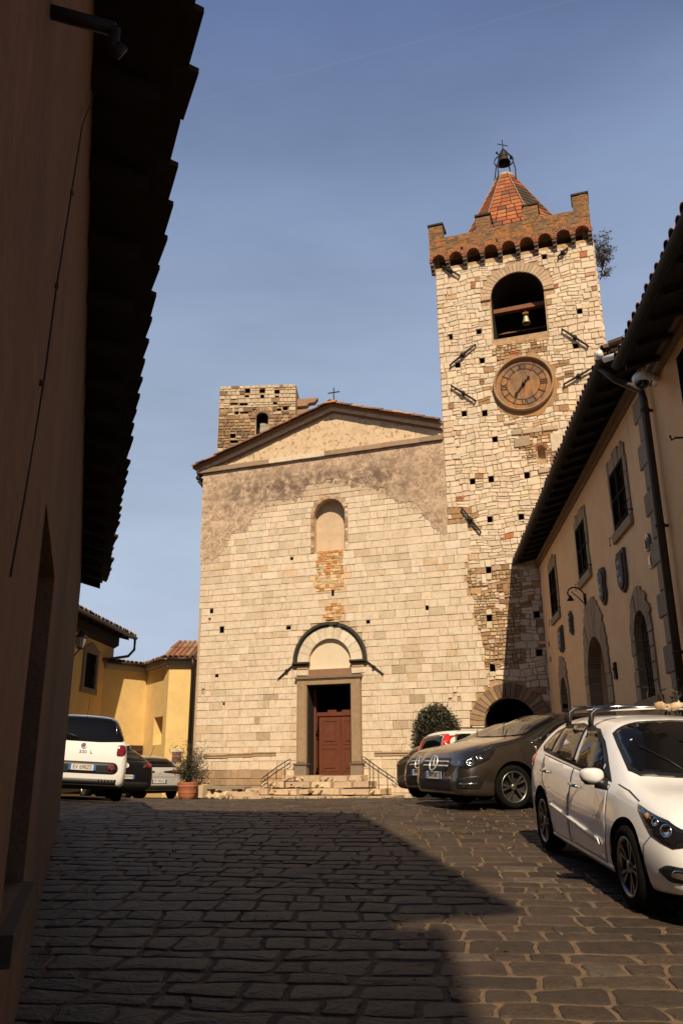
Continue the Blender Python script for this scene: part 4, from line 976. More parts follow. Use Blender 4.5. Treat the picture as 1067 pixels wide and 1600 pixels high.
mb.tube([RW.P(6.55, 5.1, .03), RW.P(6.55, 5.3, .04)]+sp_, .018, 6); mb.box((6.5, 0, 5.05), (6.6, .03, 5.4), M=RM); mb.tube([RW.P(6.52, 5.2, .05), RW.P(6.5, 5.34, .17), RW.P(6.48, 5.48, .3)], .012, 6); loc_parent(mb.build('arm', M_iron), t)
mb = MB(); e = sp_[-1]; mb.lathe([(.0, .04), (.03, .03), (.04, -.02), (.08, -.07), (.085, -.08), (.03, -.05)], 14, Matrix.Translation(e)); loc_parent(mb.build('lamp_shade', M_iron), t)
t = thing('security_camera', 'white dome security camera on a wall arm beside the tall downpipe', 'camera', RW.P(12.9, 7.35))
M_whitep = mat('white_plastic', (.72, .70, .66), rough=.35)
cu_, cz_ = RW.uz(1001, 592, .45); ca_, _ = RW.uz(1022, 589, 0)
mb = MB(); mb.tube([RW.P(cu_-.02, cz_+.06, .45), RW.P(cu_-.2, cz_+.12, .33), RW.P(13.36, 7.42, .02)], [.05, .05, .07], 8); mb.box((13.27, -.02, 7.28), (13.46, .03, 7.54), M=RM); loc_parent(mb.build('arm', M_whitep), t)
mb = MB(); mb.lathe([(0, .08), (.10, .07), (.125, .03), (.125, -.06), (.0, -.06)], 18, Matrix.Translation(RW.P(cu_, cz_, .45))); loc_parent(mb.build('housing', M_whitep), t)
mb = MB(); mb.lathe([(.105, -.061), (.1, -.11), (.06, -.15), (0, -.165)], 18, Matrix.Translation(RW.P(cu_, cz_, .45))); loc_parent(mb.build('dome', M_glassd), t)
t = tag(MB().build('x', M_iron), 'x', 'x') if False else None
mb = MB(); u_, z_ = RW.uz(960, 1048, .03); mb.box((u_-.07, 0, z_-.16), (u_+.07, .05, z_+.16), M=RM); mb.lathe([(.03, 0), (.03, .02), (0, .02)], 10, RM @ Matrix.Translation((u_, .05, z_+.03)) @ Matrix.Rotation(rad(-90), 4, 'X')); tag(mb.build('door_intercom', M_iron), 'small dark intercom box on the ochre wall right of the brown arched door', 'intercom')
# second house, nearer
hB = thing('orange_house', 'orange rendered house with a dark window and low eave at the right edge', 'house', RW.P(17, 1))
def HB(o): return loc_parent(o, hB)
bw = [(14.32, .0+6.30), (15.3, 6.30), (15.3, 7.2), (14.32, 7.2)]
mb = MB(); wall_holes(mb, RW, [(12.665, -.2), (18.4, -.6), (18.4, 7.7), (12.665, 7.7)], [(bw, .2, True, 1, (.02, .02, .02))], -.02); mb.box((18.1, -8, -.5), (18.399, -.03, 7.7), M=RM); mb.box((12.67, -8, 0), (12.9, -.03, 7.7), M=RM)
HB(mb.build('wall', [M_och2, M_glassd]))
eave(hB, 13.85, 18.6, .61, 7.36, 7.5)
mb = MB(); mb.box((13.12, -.02, 7.36), (18.5, .08, 7.46), M=RM); mb.box((13.12, -.02, 7.462), (18.5, .15, 7.54), M=RM); HB(mb.build('eave_moulding', M_trimo))
mb = MB(); u_, z_ = RW.uz(1060, 684, .1); mb.tube([RW.P(u_, z_, -.02), RW.P(u_, z_, .15), RW.P(u_, z_-.03, .2), RW.P(u_, z_+.04, .22)], .014, 6); HB(mb.build('wall_hook', M_iron))
mb = MB(); u_, z_ = RW.uz(940, 556, .8); mb.lathe([(0, -.06), (.07, -.05), (.08, .03), (0, .05)], 10, Matrix.Translation(RW.P(u_, z_+.02, .84)) @ Matrix.Rotation(rad(70), 4, 'Y')); mb.tube([RW.P(u_+.1, z_-.12, .8), RW.P(u_+.5, z_-.2, .5)], .05, 8); tag(mb.build('floodlight', M_whitep), 'small white floodlight tucked under the corner where the two eaves meet', 'floodlight')
# ================================================================== LEFT-HAND HOUSE
LP = Plane((-.21, 0), -107.3); LM = LP.M(0, 0)
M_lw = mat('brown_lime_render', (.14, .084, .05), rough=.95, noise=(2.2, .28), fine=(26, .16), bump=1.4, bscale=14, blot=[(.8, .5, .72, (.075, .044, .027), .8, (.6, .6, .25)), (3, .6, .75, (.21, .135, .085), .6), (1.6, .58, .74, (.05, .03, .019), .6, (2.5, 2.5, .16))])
hL = thing('brown_house', 'shaded brown rendered house with a low tiled eave at the left edge', 'house', LP.P(8, .6))
def HL(o): return loc_parent(o, hL)
UE = 13.36
n0 = LP.uz(72, 790); f0 = LP.uz(86.5, 897); b0 = LP.uz(18, 1416)
print('left window', n0, f0, b0)
wz = (n0[1]+f0[1])/2; wu0 = min(n0[0], f0[0]-.25); 
lw = [(wu0, b0[1]), (f0[0], b0[1]), (f0[0], wz), (wu0, wz)]
n1 = LP.uz(148, 68); n2 = LP.uz(114, 373); print('left upper', n1, n2)
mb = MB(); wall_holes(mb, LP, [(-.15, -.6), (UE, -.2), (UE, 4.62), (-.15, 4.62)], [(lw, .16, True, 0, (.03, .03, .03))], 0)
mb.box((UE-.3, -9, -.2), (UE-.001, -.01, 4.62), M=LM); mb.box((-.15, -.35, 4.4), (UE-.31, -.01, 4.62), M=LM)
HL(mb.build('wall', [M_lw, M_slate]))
mb = MB(); mb.box((wu0-.08, .0, b0[1]-.10), (f0[0]+.06, .05, b0[1]-.002), (.05, .038, .027), M=LM); HL(mb.build('window_sill', M_pie))
mb = MB(); OV = .33
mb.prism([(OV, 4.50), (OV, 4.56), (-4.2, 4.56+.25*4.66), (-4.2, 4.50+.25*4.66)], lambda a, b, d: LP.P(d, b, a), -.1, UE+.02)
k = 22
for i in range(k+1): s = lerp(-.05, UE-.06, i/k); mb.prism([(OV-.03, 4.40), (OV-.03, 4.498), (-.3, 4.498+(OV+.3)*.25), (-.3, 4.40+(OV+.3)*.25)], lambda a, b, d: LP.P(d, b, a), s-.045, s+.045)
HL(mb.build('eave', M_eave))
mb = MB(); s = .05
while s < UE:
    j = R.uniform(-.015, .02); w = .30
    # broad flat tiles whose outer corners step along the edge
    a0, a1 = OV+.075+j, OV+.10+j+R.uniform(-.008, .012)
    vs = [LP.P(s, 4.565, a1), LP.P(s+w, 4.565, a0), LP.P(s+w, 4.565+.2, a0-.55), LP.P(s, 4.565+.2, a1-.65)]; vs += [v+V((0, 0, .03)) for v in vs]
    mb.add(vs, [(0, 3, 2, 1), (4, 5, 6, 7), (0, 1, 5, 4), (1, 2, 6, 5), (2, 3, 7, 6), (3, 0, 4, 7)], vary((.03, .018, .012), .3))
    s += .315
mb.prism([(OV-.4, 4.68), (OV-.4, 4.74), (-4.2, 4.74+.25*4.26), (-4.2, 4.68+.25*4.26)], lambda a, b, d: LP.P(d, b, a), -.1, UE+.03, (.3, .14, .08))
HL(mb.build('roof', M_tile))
mb = MB()
q = [LP.uz(*p) for p in ((150, 120), (120, 195), (78, 445), (58, 590), (25, 780), (2, 900))]
mb.tube([LP.P(u, z, .02) for u, z in q], .0028, 6)
for u, z in (LP.uz(103, 300), LP.uz(53, 597), LP.uz(78, 445)): mb.lathe([(0, -.008), (.006, -.008), (.006, .008), (0, .008)], 8, Matrix.Translation(LP.P(u, z, .02)))
HL(mb.build('wall_cable', mat('brown_cable', (.03, .02, .014), rough=.8)))
# iron stay bracket under the eave
a_ = LP.P(*LP.uz(80, 18), -.02); r_ = pray(180, 46); b_ = V((0, 0, EYE))+r_*((a_.z-EYE-.02)/r_.z); print('bracket', a_, b_)
mb = MB(); mb.tube([a_, b_], .016, 8); mb.tube([b_, b_+V((0, 0, -.05)), b_+V((.012, 0, -.07)), b_+V((.02, .0, -.05))], .014, 8)
HL(mb.build('bracket', M_iron))
# taller houses behind the viewpoint: they throw the shadow over the paving
dh = V((sin(SUN_AZ), cos(SUN_AZ), 0)); KS = 12.8
def cast(x, y): return (x-dh.x*KS, y-dh.y*KS, zg(x, y)+KS*math.tan(SUN_EL))
A_, B_, C_, D_ = cast(.22, 12.95), cast(1.37, 7.07), cast(.72, 6.5), cast(.67, 4.72)
HT = (A_[2]+B_[2])/2
def slab(mb, poly, z0, z1):
    n = len(poly); zz = (lambda a: a) ; vs = [(x, y, z0+dz) for x, y, dz in poly]+[(x, y, z1+dz) for x, y, dz in poly]
    mb.add(vs, [tuple(range(n))[::-1], tuple(range(n, 2*n))]+[(i, (i+1) % n, (i+1) % n+n, i+n) for i in range(n)])
h1 = thing('tall_house', 'tall plain rendered house beside the viewpoint, outside the picture', 'house', LP.P(-3, 0))
lwx = lambda y: -.22-.3115*y
mb = MB(); slab(mb, [(A_[0], A_[1], A_[2]), (B_[0], B_[1], B_[2]), (B_[0]-8, B_[1]-2.5, B_[2]), (A_[0]-9, A_[1]+2.2, A_[2])], -.15, 0)
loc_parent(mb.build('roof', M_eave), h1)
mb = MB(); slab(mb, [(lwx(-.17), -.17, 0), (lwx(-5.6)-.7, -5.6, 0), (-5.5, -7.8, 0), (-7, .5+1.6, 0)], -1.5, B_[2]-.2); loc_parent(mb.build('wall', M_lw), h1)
h2 = thing('terrace_house', 'tall rendered house behind the viewpoint at the foot of the street', 'house', (-3, -10, -1))
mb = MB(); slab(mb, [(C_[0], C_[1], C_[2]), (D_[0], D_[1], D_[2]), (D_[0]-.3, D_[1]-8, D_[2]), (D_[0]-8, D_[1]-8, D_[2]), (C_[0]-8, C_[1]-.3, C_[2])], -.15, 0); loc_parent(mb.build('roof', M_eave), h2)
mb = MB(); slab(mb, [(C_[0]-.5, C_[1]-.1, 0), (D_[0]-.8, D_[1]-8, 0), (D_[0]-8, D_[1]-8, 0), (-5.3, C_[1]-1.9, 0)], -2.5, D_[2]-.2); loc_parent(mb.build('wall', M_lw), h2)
# ================================================================== YELLOW HOUSES AT THE BACK LEFT
M_yel = mat('yellow_render', (.67, .485, .21), rough=.95, noise=(2.2, .12), fine=(26, .05), bump=.2, bscale=25, blot=[(1.0, .5, .72, (.56, .37, .13), .5), (4, .6, .74, (.70, .50, .22), .35, (1, 1, .4))])
M_white = mat('grey_cornice_paint', (.40, .36, .30), rough=.9, noise=(6, .15))
M_pietr = mat('grey_stone_trim', (.20, .175, .135), rough=.9, noise=(8, .2), bump=.3)
Vs = [(-10.0, 34.5), (-8.6, 36.3), (-7.13, 33.85), (-6.1, 33.9), (-5.9, 45), (-12, 45), (-12, 34.5)]
y2 = thing('yellow_annex', 'low yellow rendered house with a canted corner beside the church', 'house', (-7.5, 36, .6))
def Y2(o): return loc_parent(o, y2)
def segp(i): (a, b), (c, d) = Vs[i], Vs[i+1]; return Plane((a, b), math.degrees(atan2(-(d-b), c-a))), hypot(c-a, d-b)
ZE = 6.0
mb = MB()
for i in range(5):
    p, L = segp(i); hl = []
    if i == 1:
        a = p.uz(241.5, 1121); b = p.uz(252.5, 1163); hl = [([(a[0], b[1]), (b[0], b[1]), (b[0], a[1]), (a[0], a[1])], .35, True, 0, (.6, .4, .1))]
    wall_holes(mb, p, [(0, 0), (L, 0), (L, ZE), (0, ZE)], hl, 0)
Y2(mb.build('wall', [M_yel]))
mb = MB()
for i in range(3):
    p, L = segp(i)
    for z0, z1, d in ((ZE-.20, ZE-.1, .10), (ZE-.098, ZE+.04, .2)): mb.prism([(-.1*0, z0), (L+.0, z0), (L+.0, z1), (0, z1)], p.P, -.1+.001*i, d+.001*i)
Y2(mb.build('cornice', M_white))
mb = MB(); mg = MB()
for i in range(3):
    p, L = segp(i); s = -.15; k_ = .15 if i < 2 else 1
    while s < L+.15:
        coppo(mb, p.P(s, ZE+.12, .34+R.uniform(-.03, .03)), p.P(s, ZE+.12+.62*k_, -1.6), .10, .09, V((0, 0, 1)), vary(R.choice(TC[:4]), .2)); coppo(mb, p.P(s, ZE+.12+.62*k_, -1.5), p.P(s, ZE+.12+1.23*k_, -3.6), .10, .09, V((0, 0, 1)), vary(R.choice(TC[:4]), .2)); s += .22
    mb.prism([(.28, ZE+.045), (.28, ZE+.10), (-3.6, ZE+.1+1.15*k_), (-3.6, ZE+1.05*k_)], lambda a, b, d, p=p: p.P(d, b, a), -.2, L+.2, (.28, .13, .07))
    mg.tube([p.P(-.05, ZE+.06, .33), p.P(L+.05, ZE+.06, .33)], .07, 8)
Y2(mb.build('roof', M_tile)); p3, L3 = segp(2)
e = uz(299, 1040); dpu = p3.uz(300, 1100)[0]
mg.tube([p3.P(dpu, ZE+.06, .33), p3.P(dpu, ZE-.25, .3), p3.P(dpu, ZE-.5, .16), p3.P(dpu, .6, .16)], .075, 10); Y2(mg.build('gutter', M_pipe))
p0, L0 = segp(0); a = p0.uz(185, 1164); b = p0.uz(229, 1166)
mb = MB(); k = 7
for i in range(k): x0, x1 = lerp(a[0], b[0], i/k), lerp(a[0], b[0], (i+1)/k)-.012; mb.prism([(x0, .5), (x1, .5), (x1, a[1]), (x0, a[1])], p0.P, -.0, .05+.006*(i % 2))
for z in (a[1]-.25, a[1]-1.0): mb.prism([(a[0], z), (b[0], z), (b[0], z+.12), (a[0], z+.12)], p0.P, .06, .085)
Y2(mb.build('door', mat('dark_brown_gate', (.05, .022, .012), rough=.7, noise=(8, .3))))
# poster on the wall
a = p3.uz(269, 1171, .02); b = p3.uz(283.5, 1193, .02); M_paper = mat('printed_poster', attr=True, rough=.6)
mb = MB(); PM = p3.M(0, 0)
mb.box((a[0], .003, b[1]), (b[0], .02, a[1]), (.62, .56, .48), M=PM); mb.box((a[0]+.01, .02, lerp(b[1], a[1], .06)), (b[0]-.01, .024, lerp(b[1], a[1], .84)), (.16, .05, .04), M=PM)
mb.box((lerp(a[0], b[0], .2), .024, lerp(b[1], a[1], .28)), (b[0]-.02, .027, lerp(b[1], a[1], .5)), (.07, .06, .035), M=PM); mb.box((a[0]+.01, .024, lerp(b[1], a[1], .5)), (b[0]-.01, .027, lerp(b[1], a[1], .56)), (.34, .17, .14), M=PM); mb.box((a[0]+.01, .024, lerp(b[1], a[1], .7)), (b[0]-.01, .027, lerp(b[1], a[1], .73)), (.3, .14, .1), M=PM)
tag(mb.build('poster', M_paper), 'reddish printed poster with a white heading on the yellow wall', 'poster')
Y1p = Plane(Vs[0], -86.0); YM = Y1p.M(0, 0)
y1 = thing('yellow_house', 'taller yellow house with a stone-framed shuttered window behind the white car', 'house', Y1p.P(-5, .8))
def Y1(o): return loc_parent(o, y1)
a = Y1p.uz(131.5, 1019); b = Y1p.uz(148, 1078); c = Y1p.uz(131.5, 1072); d_ = Y1p.uz(149.5, 1022)
wu0, wu1, wz1, wz0 = (a[0]+c[0])/2, (b[0]+d_[0])/2, (a[1]+d_[1])/2, (b[1]+c[1])/2
ZT = 7.35
mb = MB(); wall_holes(mb, Y1p, [(-18, .2), (1.0, .2), (1.0, ZT+.1), (-18, ZT+.1)], [([(wu0, wz0), (wu1, wz0), (wu1, wz1), (wu0, wz1)], .15, True, 1, (.02, .02, .02))], 0); mb.box((.7, -8, .2), (.999, -.01, ZT+.1), M=YM)
Y1(mb.build('wall', [M_yel, M_slate]))
w = wu1-wu0; mb = MB()
for poly in ([(wu0-.2, wz0-.02), (wu0, wz0-.02), (wu0, wz1), (wu0-.2, wz1)], [(wu1, wz0-.02), (wu1+.2, wz0-.02), (wu1+.2, wz1), (wu1, wz1)], [(wu0-.26, wz0-.22), (wu1+.26, wz0-.22), (wu1+.26, wz0-.021), (wu0-.26, wz0-.021)],
  [(wu0-.22, wz1+.001), (wu1+.22, wz1+.001), (wu1+.22, wz1+.2), (wu1-.05, wz1+.24), (lerp(wu0, wu1, .65), wz1+.40), (lerp(wu0, wu1, .5), wz1+.44), (lerp(wu0, wu1, .35), wz1+.40), (wu0+.05, wz1+.24), (wu0-.22, wz1+.2)]): mb.prism(poly, Y1p.P, -.12, .07)
Y1(mb.build('window_surround', M_pietr))
mb = MB()
for x0, x1 in ((wu0+.01, (wu0+wu1)/2-.01), ((wu0+wu1)/2+.01, wu1-.01)):
    zz = wz0+.02
    while zz < wz1-.05: mb.prism([(x0, zz), (x1, zz), (x1, zz+.05), (x0, zz+.05)], Y1p.P, -.1, -.06); zz += .075
Y1(mb.build('shutter', M_slate))
mb = MB(); ue = 1.7
mb.prism([(.62, ZT-.08), (.62, ZT), (-4.5, ZT+1.5), (-4.5, ZT+1.4)], lambda a, b, d: Y1p.P(d, b, a), -18, ue)
for i in range(28): s = -17.8+i*.7; mb.prism([(.58, ZT-.2), (.58, ZT-.085), (-.3, ZT+.16), (-.3, ZT+.03)], lambda a, b, d: Y1p.P(d, b, a), s-.05, s+.05)
mb.prism([(.2, ZT-.45), (.2, ZT-.1), (-.05, ZT-.05), (-.05, ZT-.6)], lambda a, b, d: Y1p.P(d, b, a), -18, 1.02)
Y1(mb.build('eave', M_eave))
mb = MB(); s = -12
while s < ue:
    coppo(mb, Y1p.P(s, ZT+.05, .70+R.uniform(-.03, .03)), Y1p.P(s, ZT+.05+.32, -.4), .105, .09, V((0, 0, 1)), vary(R.choice(TC), .2)); s += .23
Y1(mb.build('roof', M_tile))
mb = MB(); mb.tube([Y1p.P(-18, ZT-.03, .72), Y1p.P(ue, ZT-.03, .72)], .075, 8)
e0 = Y1p.P(ue-.15, ZT-.1, .72); v0 = Y1p.P(.35, ZT-1.0, .1)
mb.tube([e0, e0+V((0, 0, -.45)), lerp(e0, v0, .25)+V((0, 0, -.55)), v0+V((0, 0, -.1)), v0+V((0, 0, -.4)), v0+V((0, 0, -1.0))], .06, 8); Y1(mb.build('gutter', M_pipe))
# lantern
t = thing('wall_lantern', 'old black iron street lantern on the yellow wall by the shuttered window', 'lantern', Y1p.P(Y1p.uz(126, 1012)[0], 4))
lr = pray(126.5, 1003); lc = V((0, 0, EYE))+lr*((LPy:=30.3)/lr.y)
M_lglass = mat('lantern_glass', (.30, .28, .22), rough=.15)
mb = MB(); mb.lathe([(.12, -.22), (.22, .16), (0, .16)], 4, Matrix.Translation(lc), smooth=False); mb.lathe([(0, -.22), (.119, -.22)], 4, Matrix.Translation(lc)); loc_parent(mb.build('glass', M_lglass), t)
mb = MB(); mb.lathe([(.27, .161), (.10, .33), (.05, .36), (.05, .42), (0, .45)], 4, Matrix.Translation(lc), smooth=False)
for k in range(4): a = pi/2*k; mb.tube([lc+V((.125*cos(a), .125*sin(a), -.24)), lc+V((.225*cos(a), .225*sin(a), .17))], .014, 5)
mb.lathe([(.0, -.3), (.06, -.26), (.14, -.24), (.14, -.22), (0, -.22)], 8, Matrix.Translation(lc))
ul = (lc-Y1p.o).dot(Y1p.T); dl_ = -(lc-Y1p.o).dot(Y1p.N)
mb.tube([lc+V((0, 0, -.26)), lc+V((-dl_*.4, 0, -.55)), Y1p.P(ul, lc.z-.5, 0)], .025, 6); mb.tube([Y1p.P(ul, lc.z-.9, .02), lc+V((-dl_*.5, 0, -.52))], .02, 6); loc_parent(mb.build('frame', M_iron), t)
# ================================================================== CARS
def pchip(xs, ys):
    n = len(xs); h = [xs[i+1]-xs[i] for i in range(n-1)]; dl = [(ys[i+1]-ys[i])/h[i] for i in range(n-1)]; m = [0]*n
    m[0], m[-1] = dl[0], dl[-1]
    for i in range(1, n-1):
        if dl[i-1]*dl[i] > 0:
            w1, w2 = 2*h[i]+h[i-1], h[i]+2*h[i-1]; m[i] = (w1+w2)/(w1/dl[i-1]+w2/dl[i])
    def f(x):
        if x <= xs[0]: return ys[0]
        if x >= xs[-1]: return ys[-1]
        i = 0
        while x > xs[i+1]: i += 1
        t = (x-xs[i])/h[i]; t2, t3 = t*t, t*t*t
        return ys[i]*(2*t3-3*t2+1)+h[i]*m[i]*(t3-2*t2+t)+ys[i+1]*(-2*t3+3*t2)+h[i]*m[i+1]*(t3-t2)
    return f
def catmull(P, k):
    out_ = []
    n = len(P)
    for i in range(n-1):
        p0, p1, p2, p3 = P[max(i-1, 0)], P[i], P[i+1], P[min(i+2, n-1)]
        for q in range(k):
            t = q/k; r = []
            for a in range(2):
                r.append(.5*((2*p1[a])+(-p0[a]+p2[a])*t+(2*p0[a]-5*p1[a]+4*p2[a]-p3[a])*t*t+(-p0[a]+3*p1[a]-3*p2[a]+p3[a])*t*t*t))
            out_.append(tuple(r))
    out_.append(P[-1]); return out_
def car_body(st, wheels, rw, track):
    """loft: stations (x, zb, zs, zt, wm, ws, wt); returns closed mesh data with wheel arches cut"""
    cols = list(zip(*st)); xs = cols[0]; f = [pchip(xs, c) for c in cols[1:]]
    X = []
    for i in range(len(xs)-1):
        n = max(3, int((xs[i+1]-xs[i])/.045))
        X += [lerp(xs[i], xs[i+1], k/n) for k in range(n)]
    X.append(xs[-1])
    rings = []
    for x in X:
        zb, zs, zt, wm, ws, wt = [g(x) for g in f]
        k = min(1, max(.12, (zt-zs)/.42)); zm = lerp(zb, zs, .55)
        P = [(0, zb), (wm-.22, zb), (wm-.07, zb+.02), (wm-.015, zb+.12*min(1, (zs-zb)/.6)), (wm, zm), (lerp(wm, ws, .55), lerp(zm, zs, .72)), (ws, zs),
             (lerp(ws, wt, .5)-.0, lerp(zs, zt, .46)), (wt, zt-.11*k), (wt-.12, zt-.035*k), (wt*.5, zt-.008*k), (0, zt)]
        C = catmull(P, 4); rings.append([(x, y, z) for y, z in C]+[(x, -y, z) for y, z in C[1:-1][::-1]])
    n = len(rings[0]); vs = [p for r in rings for p in r]; fs = []
    for i in range(len(rings)-1):
        for k in range(n): fs.append((i*n+k, i*n+(k+1) % n, (i+1)*n+(k+1) % n, (i+1)*n+k))
    fs += [tuple(range(n))[::-1], tuple((len(rings)-1)*n+k for k in range(n))]
    me = bpy.data.meshes.new('body'); me.from_pydata(vs, [], fs)
    bm = bmesh.new(); bm.from_mesh(me); bmesh.ops.recalc_face_normals(bm, faces=bm.faces); bm.to_mesh(me)
    bvh = BVHTree.FromBMesh(bm); bm.free()
    return me, bvh
def cut(me, wheels, rw, wy):
    o = bpy.data.objects.new('tmp', me); COL.objects.link(o)
    cb = bmesh.new()
    for x in wheels:
        for s in (1, -1):
            r = bmesh.ops.create_cone(cb, cap_ends=True, segments=40, radius1=rw+.055, radius2=rw+.055, depth=.56)
            bmesh.ops.transform(cb, matrix=Matrix.Translation((x, s*(wy+.02), rw+.005)) @ Matrix.Rotation(pi/2, 4, 'X'), verts=r['verts'])
    cm = bpy.data.meshes.new('c'); cb.to_mesh(cm); cb.free(); c = bpy.data.objects.new('c', cm); COL.objects.link(c)
    m = o.modifiers.new('b', 'BOOLEAN'); m.operation = 'DIFFERENCE'; m.object = c; m.solver = 'EXACT'
    dg = bpy.context.evaluated_depsgraph_get(); dg.update()
    r = bpy.data.meshes.new_from_object(o.evaluated_get(dg)); bpy.data.objects.remove(o); bpy.data.objects.remove(c)
    return r
def rounded(poly, r, n=4):
    out_ = []; m = len(poly)
    for i in range(m):
        p = V(poly[i]).to_2d() if len(poly[i]) > 2 else V((*poly[i], 0)).to_2d(); a = V((*poly[i-1], 0)).to_2d(); b = V((*poly[(i+1) % m], 0)).to_2d()
        da, db = (a-p), (b-p); ra = min(r, da.length*.45); rb_ = min(r, db.length*.45); s, e = p+da.normalized()*ra, p+db.normalized()*rb_
        for k in range(n+1): t = k/n; q = s*(1-t)**2+p*2*t*(1-t)+e*t*t; out_.append((q.x, q.y))
    return out_
def patch(bvh, axis, poly, off=.004, grid=.05, sgn=1, dmax=9, skirt=.012, rnd=.0, far=4.0):
    """polygon given in a projection plane laid on the body. axis: 'y' side (x,z), 'x' end (y,z), 'z' top (x,y); sgn: side it is seen from"""
    if rnd: poly = rounded(poly, rnd)
    pts = []
    for i in range(len(poly)):
        (a0, b0), (a1, b1) = poly[i], poly[(i+1) % len(poly)]; n = max(1, int(hypot(a1-a0, b1-b0)/grid))
        pts += [(lerp(a0, a1, k/n), lerp(b0, b1, k/n)) for k in range(n)]
    nb = len(pts); A = [p[0] for p in pts]; B = [p[1] for p in pts]
    a = min(A)+grid/2
    while a < max(A):
        b = min(B)+grid/2
        while b < max(B):
            if pip(a, b, pts) and min(hypot(a-q[0], b-q[1]) for q in pts[:nb]) > grid*.45: pts.append((a, b))
            b += grid
        a += grid
    vo, _, fo, _, _, _ = delaunay_2d_cdt([V((p[0], p[1], 0)).to_2d() for p in pts], [(i, (i+1) % nb) for i in range(nb)], [], 1, 1e-6)
    o3 = []; nn = []; last = None
    for p in vo:
        if axis == 'y': o, d = V((p.x, sgn*far, p.y)), V((0, -sgn, 0))
        elif axis == 'x': o, d = V((sgn*far, p.x, p.y)), V((-sgn, 0, 0))
        else: o, d = V((p.x, p.y, far)), V((0, 0, -1))
        h, nrm, _, _ = bvh.ray_cast(o, d)
        if h is None:
            h, nrm, _, _ = bvh.find_nearest(o+d*(far-.8))
        o3.append(h); nn.append(nrm)
    mb = MB(); n = len(o3); vs = [h+q*off for h, q in zip(o3, nn)]+[h-q*skirt for h, q in zip(o3, nn)]
    fs = [tuple(q) for q in fo if len(set(q)) > 2]; ed = {}
    for q in fs:
        for i in range(len(q)): e = (q[i], q[(i+1) % len(q)]); ed[tuple(sorted(e))] = ed.get(tuple(sorted(e)), 0)+1
    mb.add(vs, fs, smooth=True); mb.v = mb.v
    sk = [(a, b, b+n, a+n) for (a, b), k in ed.items() if k == 1]
    for q in sk: mb.f.append(list(q)); mb.c.append((.5,)*3); mb.m.append(0); mb.sm.append(False)
    # flip to face outwards
    return mb
def line_poly(pts, w):
    L, Rr = [], []
    for i, p in enumerate(pts):
        a = V((*pts[max(i-1, 0)], 0)); b = V((*pts[min(i+1, len(pts)-1)], 0)); d = (b-a).normalized(); nrm = V((-d.y, d.x, 0))*w/2
        L.append((p[0]+nrm.x, p[1]+nrm.y)); Rr.append((p[0]-nrm.x, p[1]-nrm.y))
    return L+Rr[::-1]
def paint(name, col, metal=0., rough=.32, flake=None):
    m = mat(name, col, rough=rough, metal=metal, coat=.35 if 'black' in name else .9, noise=(3, .04)); return m
M_tyre = mat('tyre_rubber', (.008, .0075, .007), rough=.95, noise=(30, .3), bump=.15, spec=.05)
M_rimd = mat('alloy_rim', (.26, .245, .225), rough=.35, metal=.9, noise=(10, .1))
M_rimk = mat('wheel_recess', (.008, .008, .008), rough=.8)
M_cglass = mat('car_glass', (.005, .005, .006), rough=.03, spec=.45)
M_trim = mat('black_trim', (.010, .010, .010), rough=.45)
M_under = mat('underbody', (.006, .006, .006), rough=.95)
M_lens = mat('headlamp_lens', (.012, .012, .014), rough=.06, spec=.9, coat=1)
M_chrome = mat('chrome', (.75, .74, .72), rough=.12, metal=1)
M_bright = mat('bright_metal', (.80, .79, .76), rough=.38, metal=.6)
M_red = mat('red_lens', (.16, .008, .008), rough=.12, spec=.8, coat=1)
M_redb = mat('bright_red_lens', (.55, .025, .012), rough=.15, spec=.8, coat=1)
M_plate = mat('plate_white', (.62, .60, .55), rough=.45); M_blue = mat('plate_blue', (.03, .11, .40), rough=.45); M_ink = mat('plate_lettering', (.012, .012, .014), rough=.5)
M_amber = mat('amber_lens', (.5, .2, .02), rough=.2, coat=1)
def wheel(car, x, y, r, w, style, rim=None):
    s = 1 if y > 0 else -1; M = Matrix.Translation((x, y, r)) @ Matrix.Rotation(-s*pi/2, 4, 'X')    # local z outwards
    rr = r*.72; mb = MB()
    mb.lathe([(rr, -w/2), (rr, w/2-.045), (rr-.012, w/2-.02), (rr-.012, w/2-.05), (rr-.035, w/2-.09), (0, w/2-.10)], 40, M, mi=0)
    for f in mb.f[-40:]: pass
    ns = style
    for k in range(ns):
        for da in ((-.16, .16) if ns == 5 else (0,)):
            a = 2*pi*k/ns; aw = .11 if ns == 5 else .20
            def p(rad_, t, z): return M @ V((rad_*cos(t), rad_*sin(t), z))
            i0, i1 = a+da*.5-aw*.6, a+da*.5+aw*.6; o0, o1 = a+da*1.25-aw*.8, a+da*1.25+aw*.8
            zi, zo = w/2-.035, w/2-.022; vs = []
            for z in (-.03, 0): vs += [p(.05, i0*1, zi+z), p(.05, i1, zi+z), p(rr-.008, o1, zo+z), p(rr-.008, o0, zo+z)]
            mb.add(vs, [(4, 5, 6, 7), (0, 4, 7, 3), (1, 2, 6, 5), (0, 1, 5, 4)], mi=1)
    mb.lathe([(.05, w/2-.07), (.05, w/2-.03), (.035, w/2-.022), (0, w/2-.022)], 20, M, mi=1)
    mb.lathe([(rr-.004, w/2-.06), (rr+.003, w/2-.012), (rr-.018, w/2-.012), (rr-.022, w/2-.05)], 40, M, mi=1)
    o = mb.build('wheel', [M_rimk, rim or M_rimd], car)
    mb = MB()
    mb.lathe([(rr, -w/2), (r-.03, -w/2), (r-.004, -w/2+.03), (r, 0), (r-.004, w/2-.03), (r-.03, w/2-.004), (rr+.03, w/2), (rr, w/2-.012)], 48, M); t = mb.build('tyre', M_tyre, o)
    return o
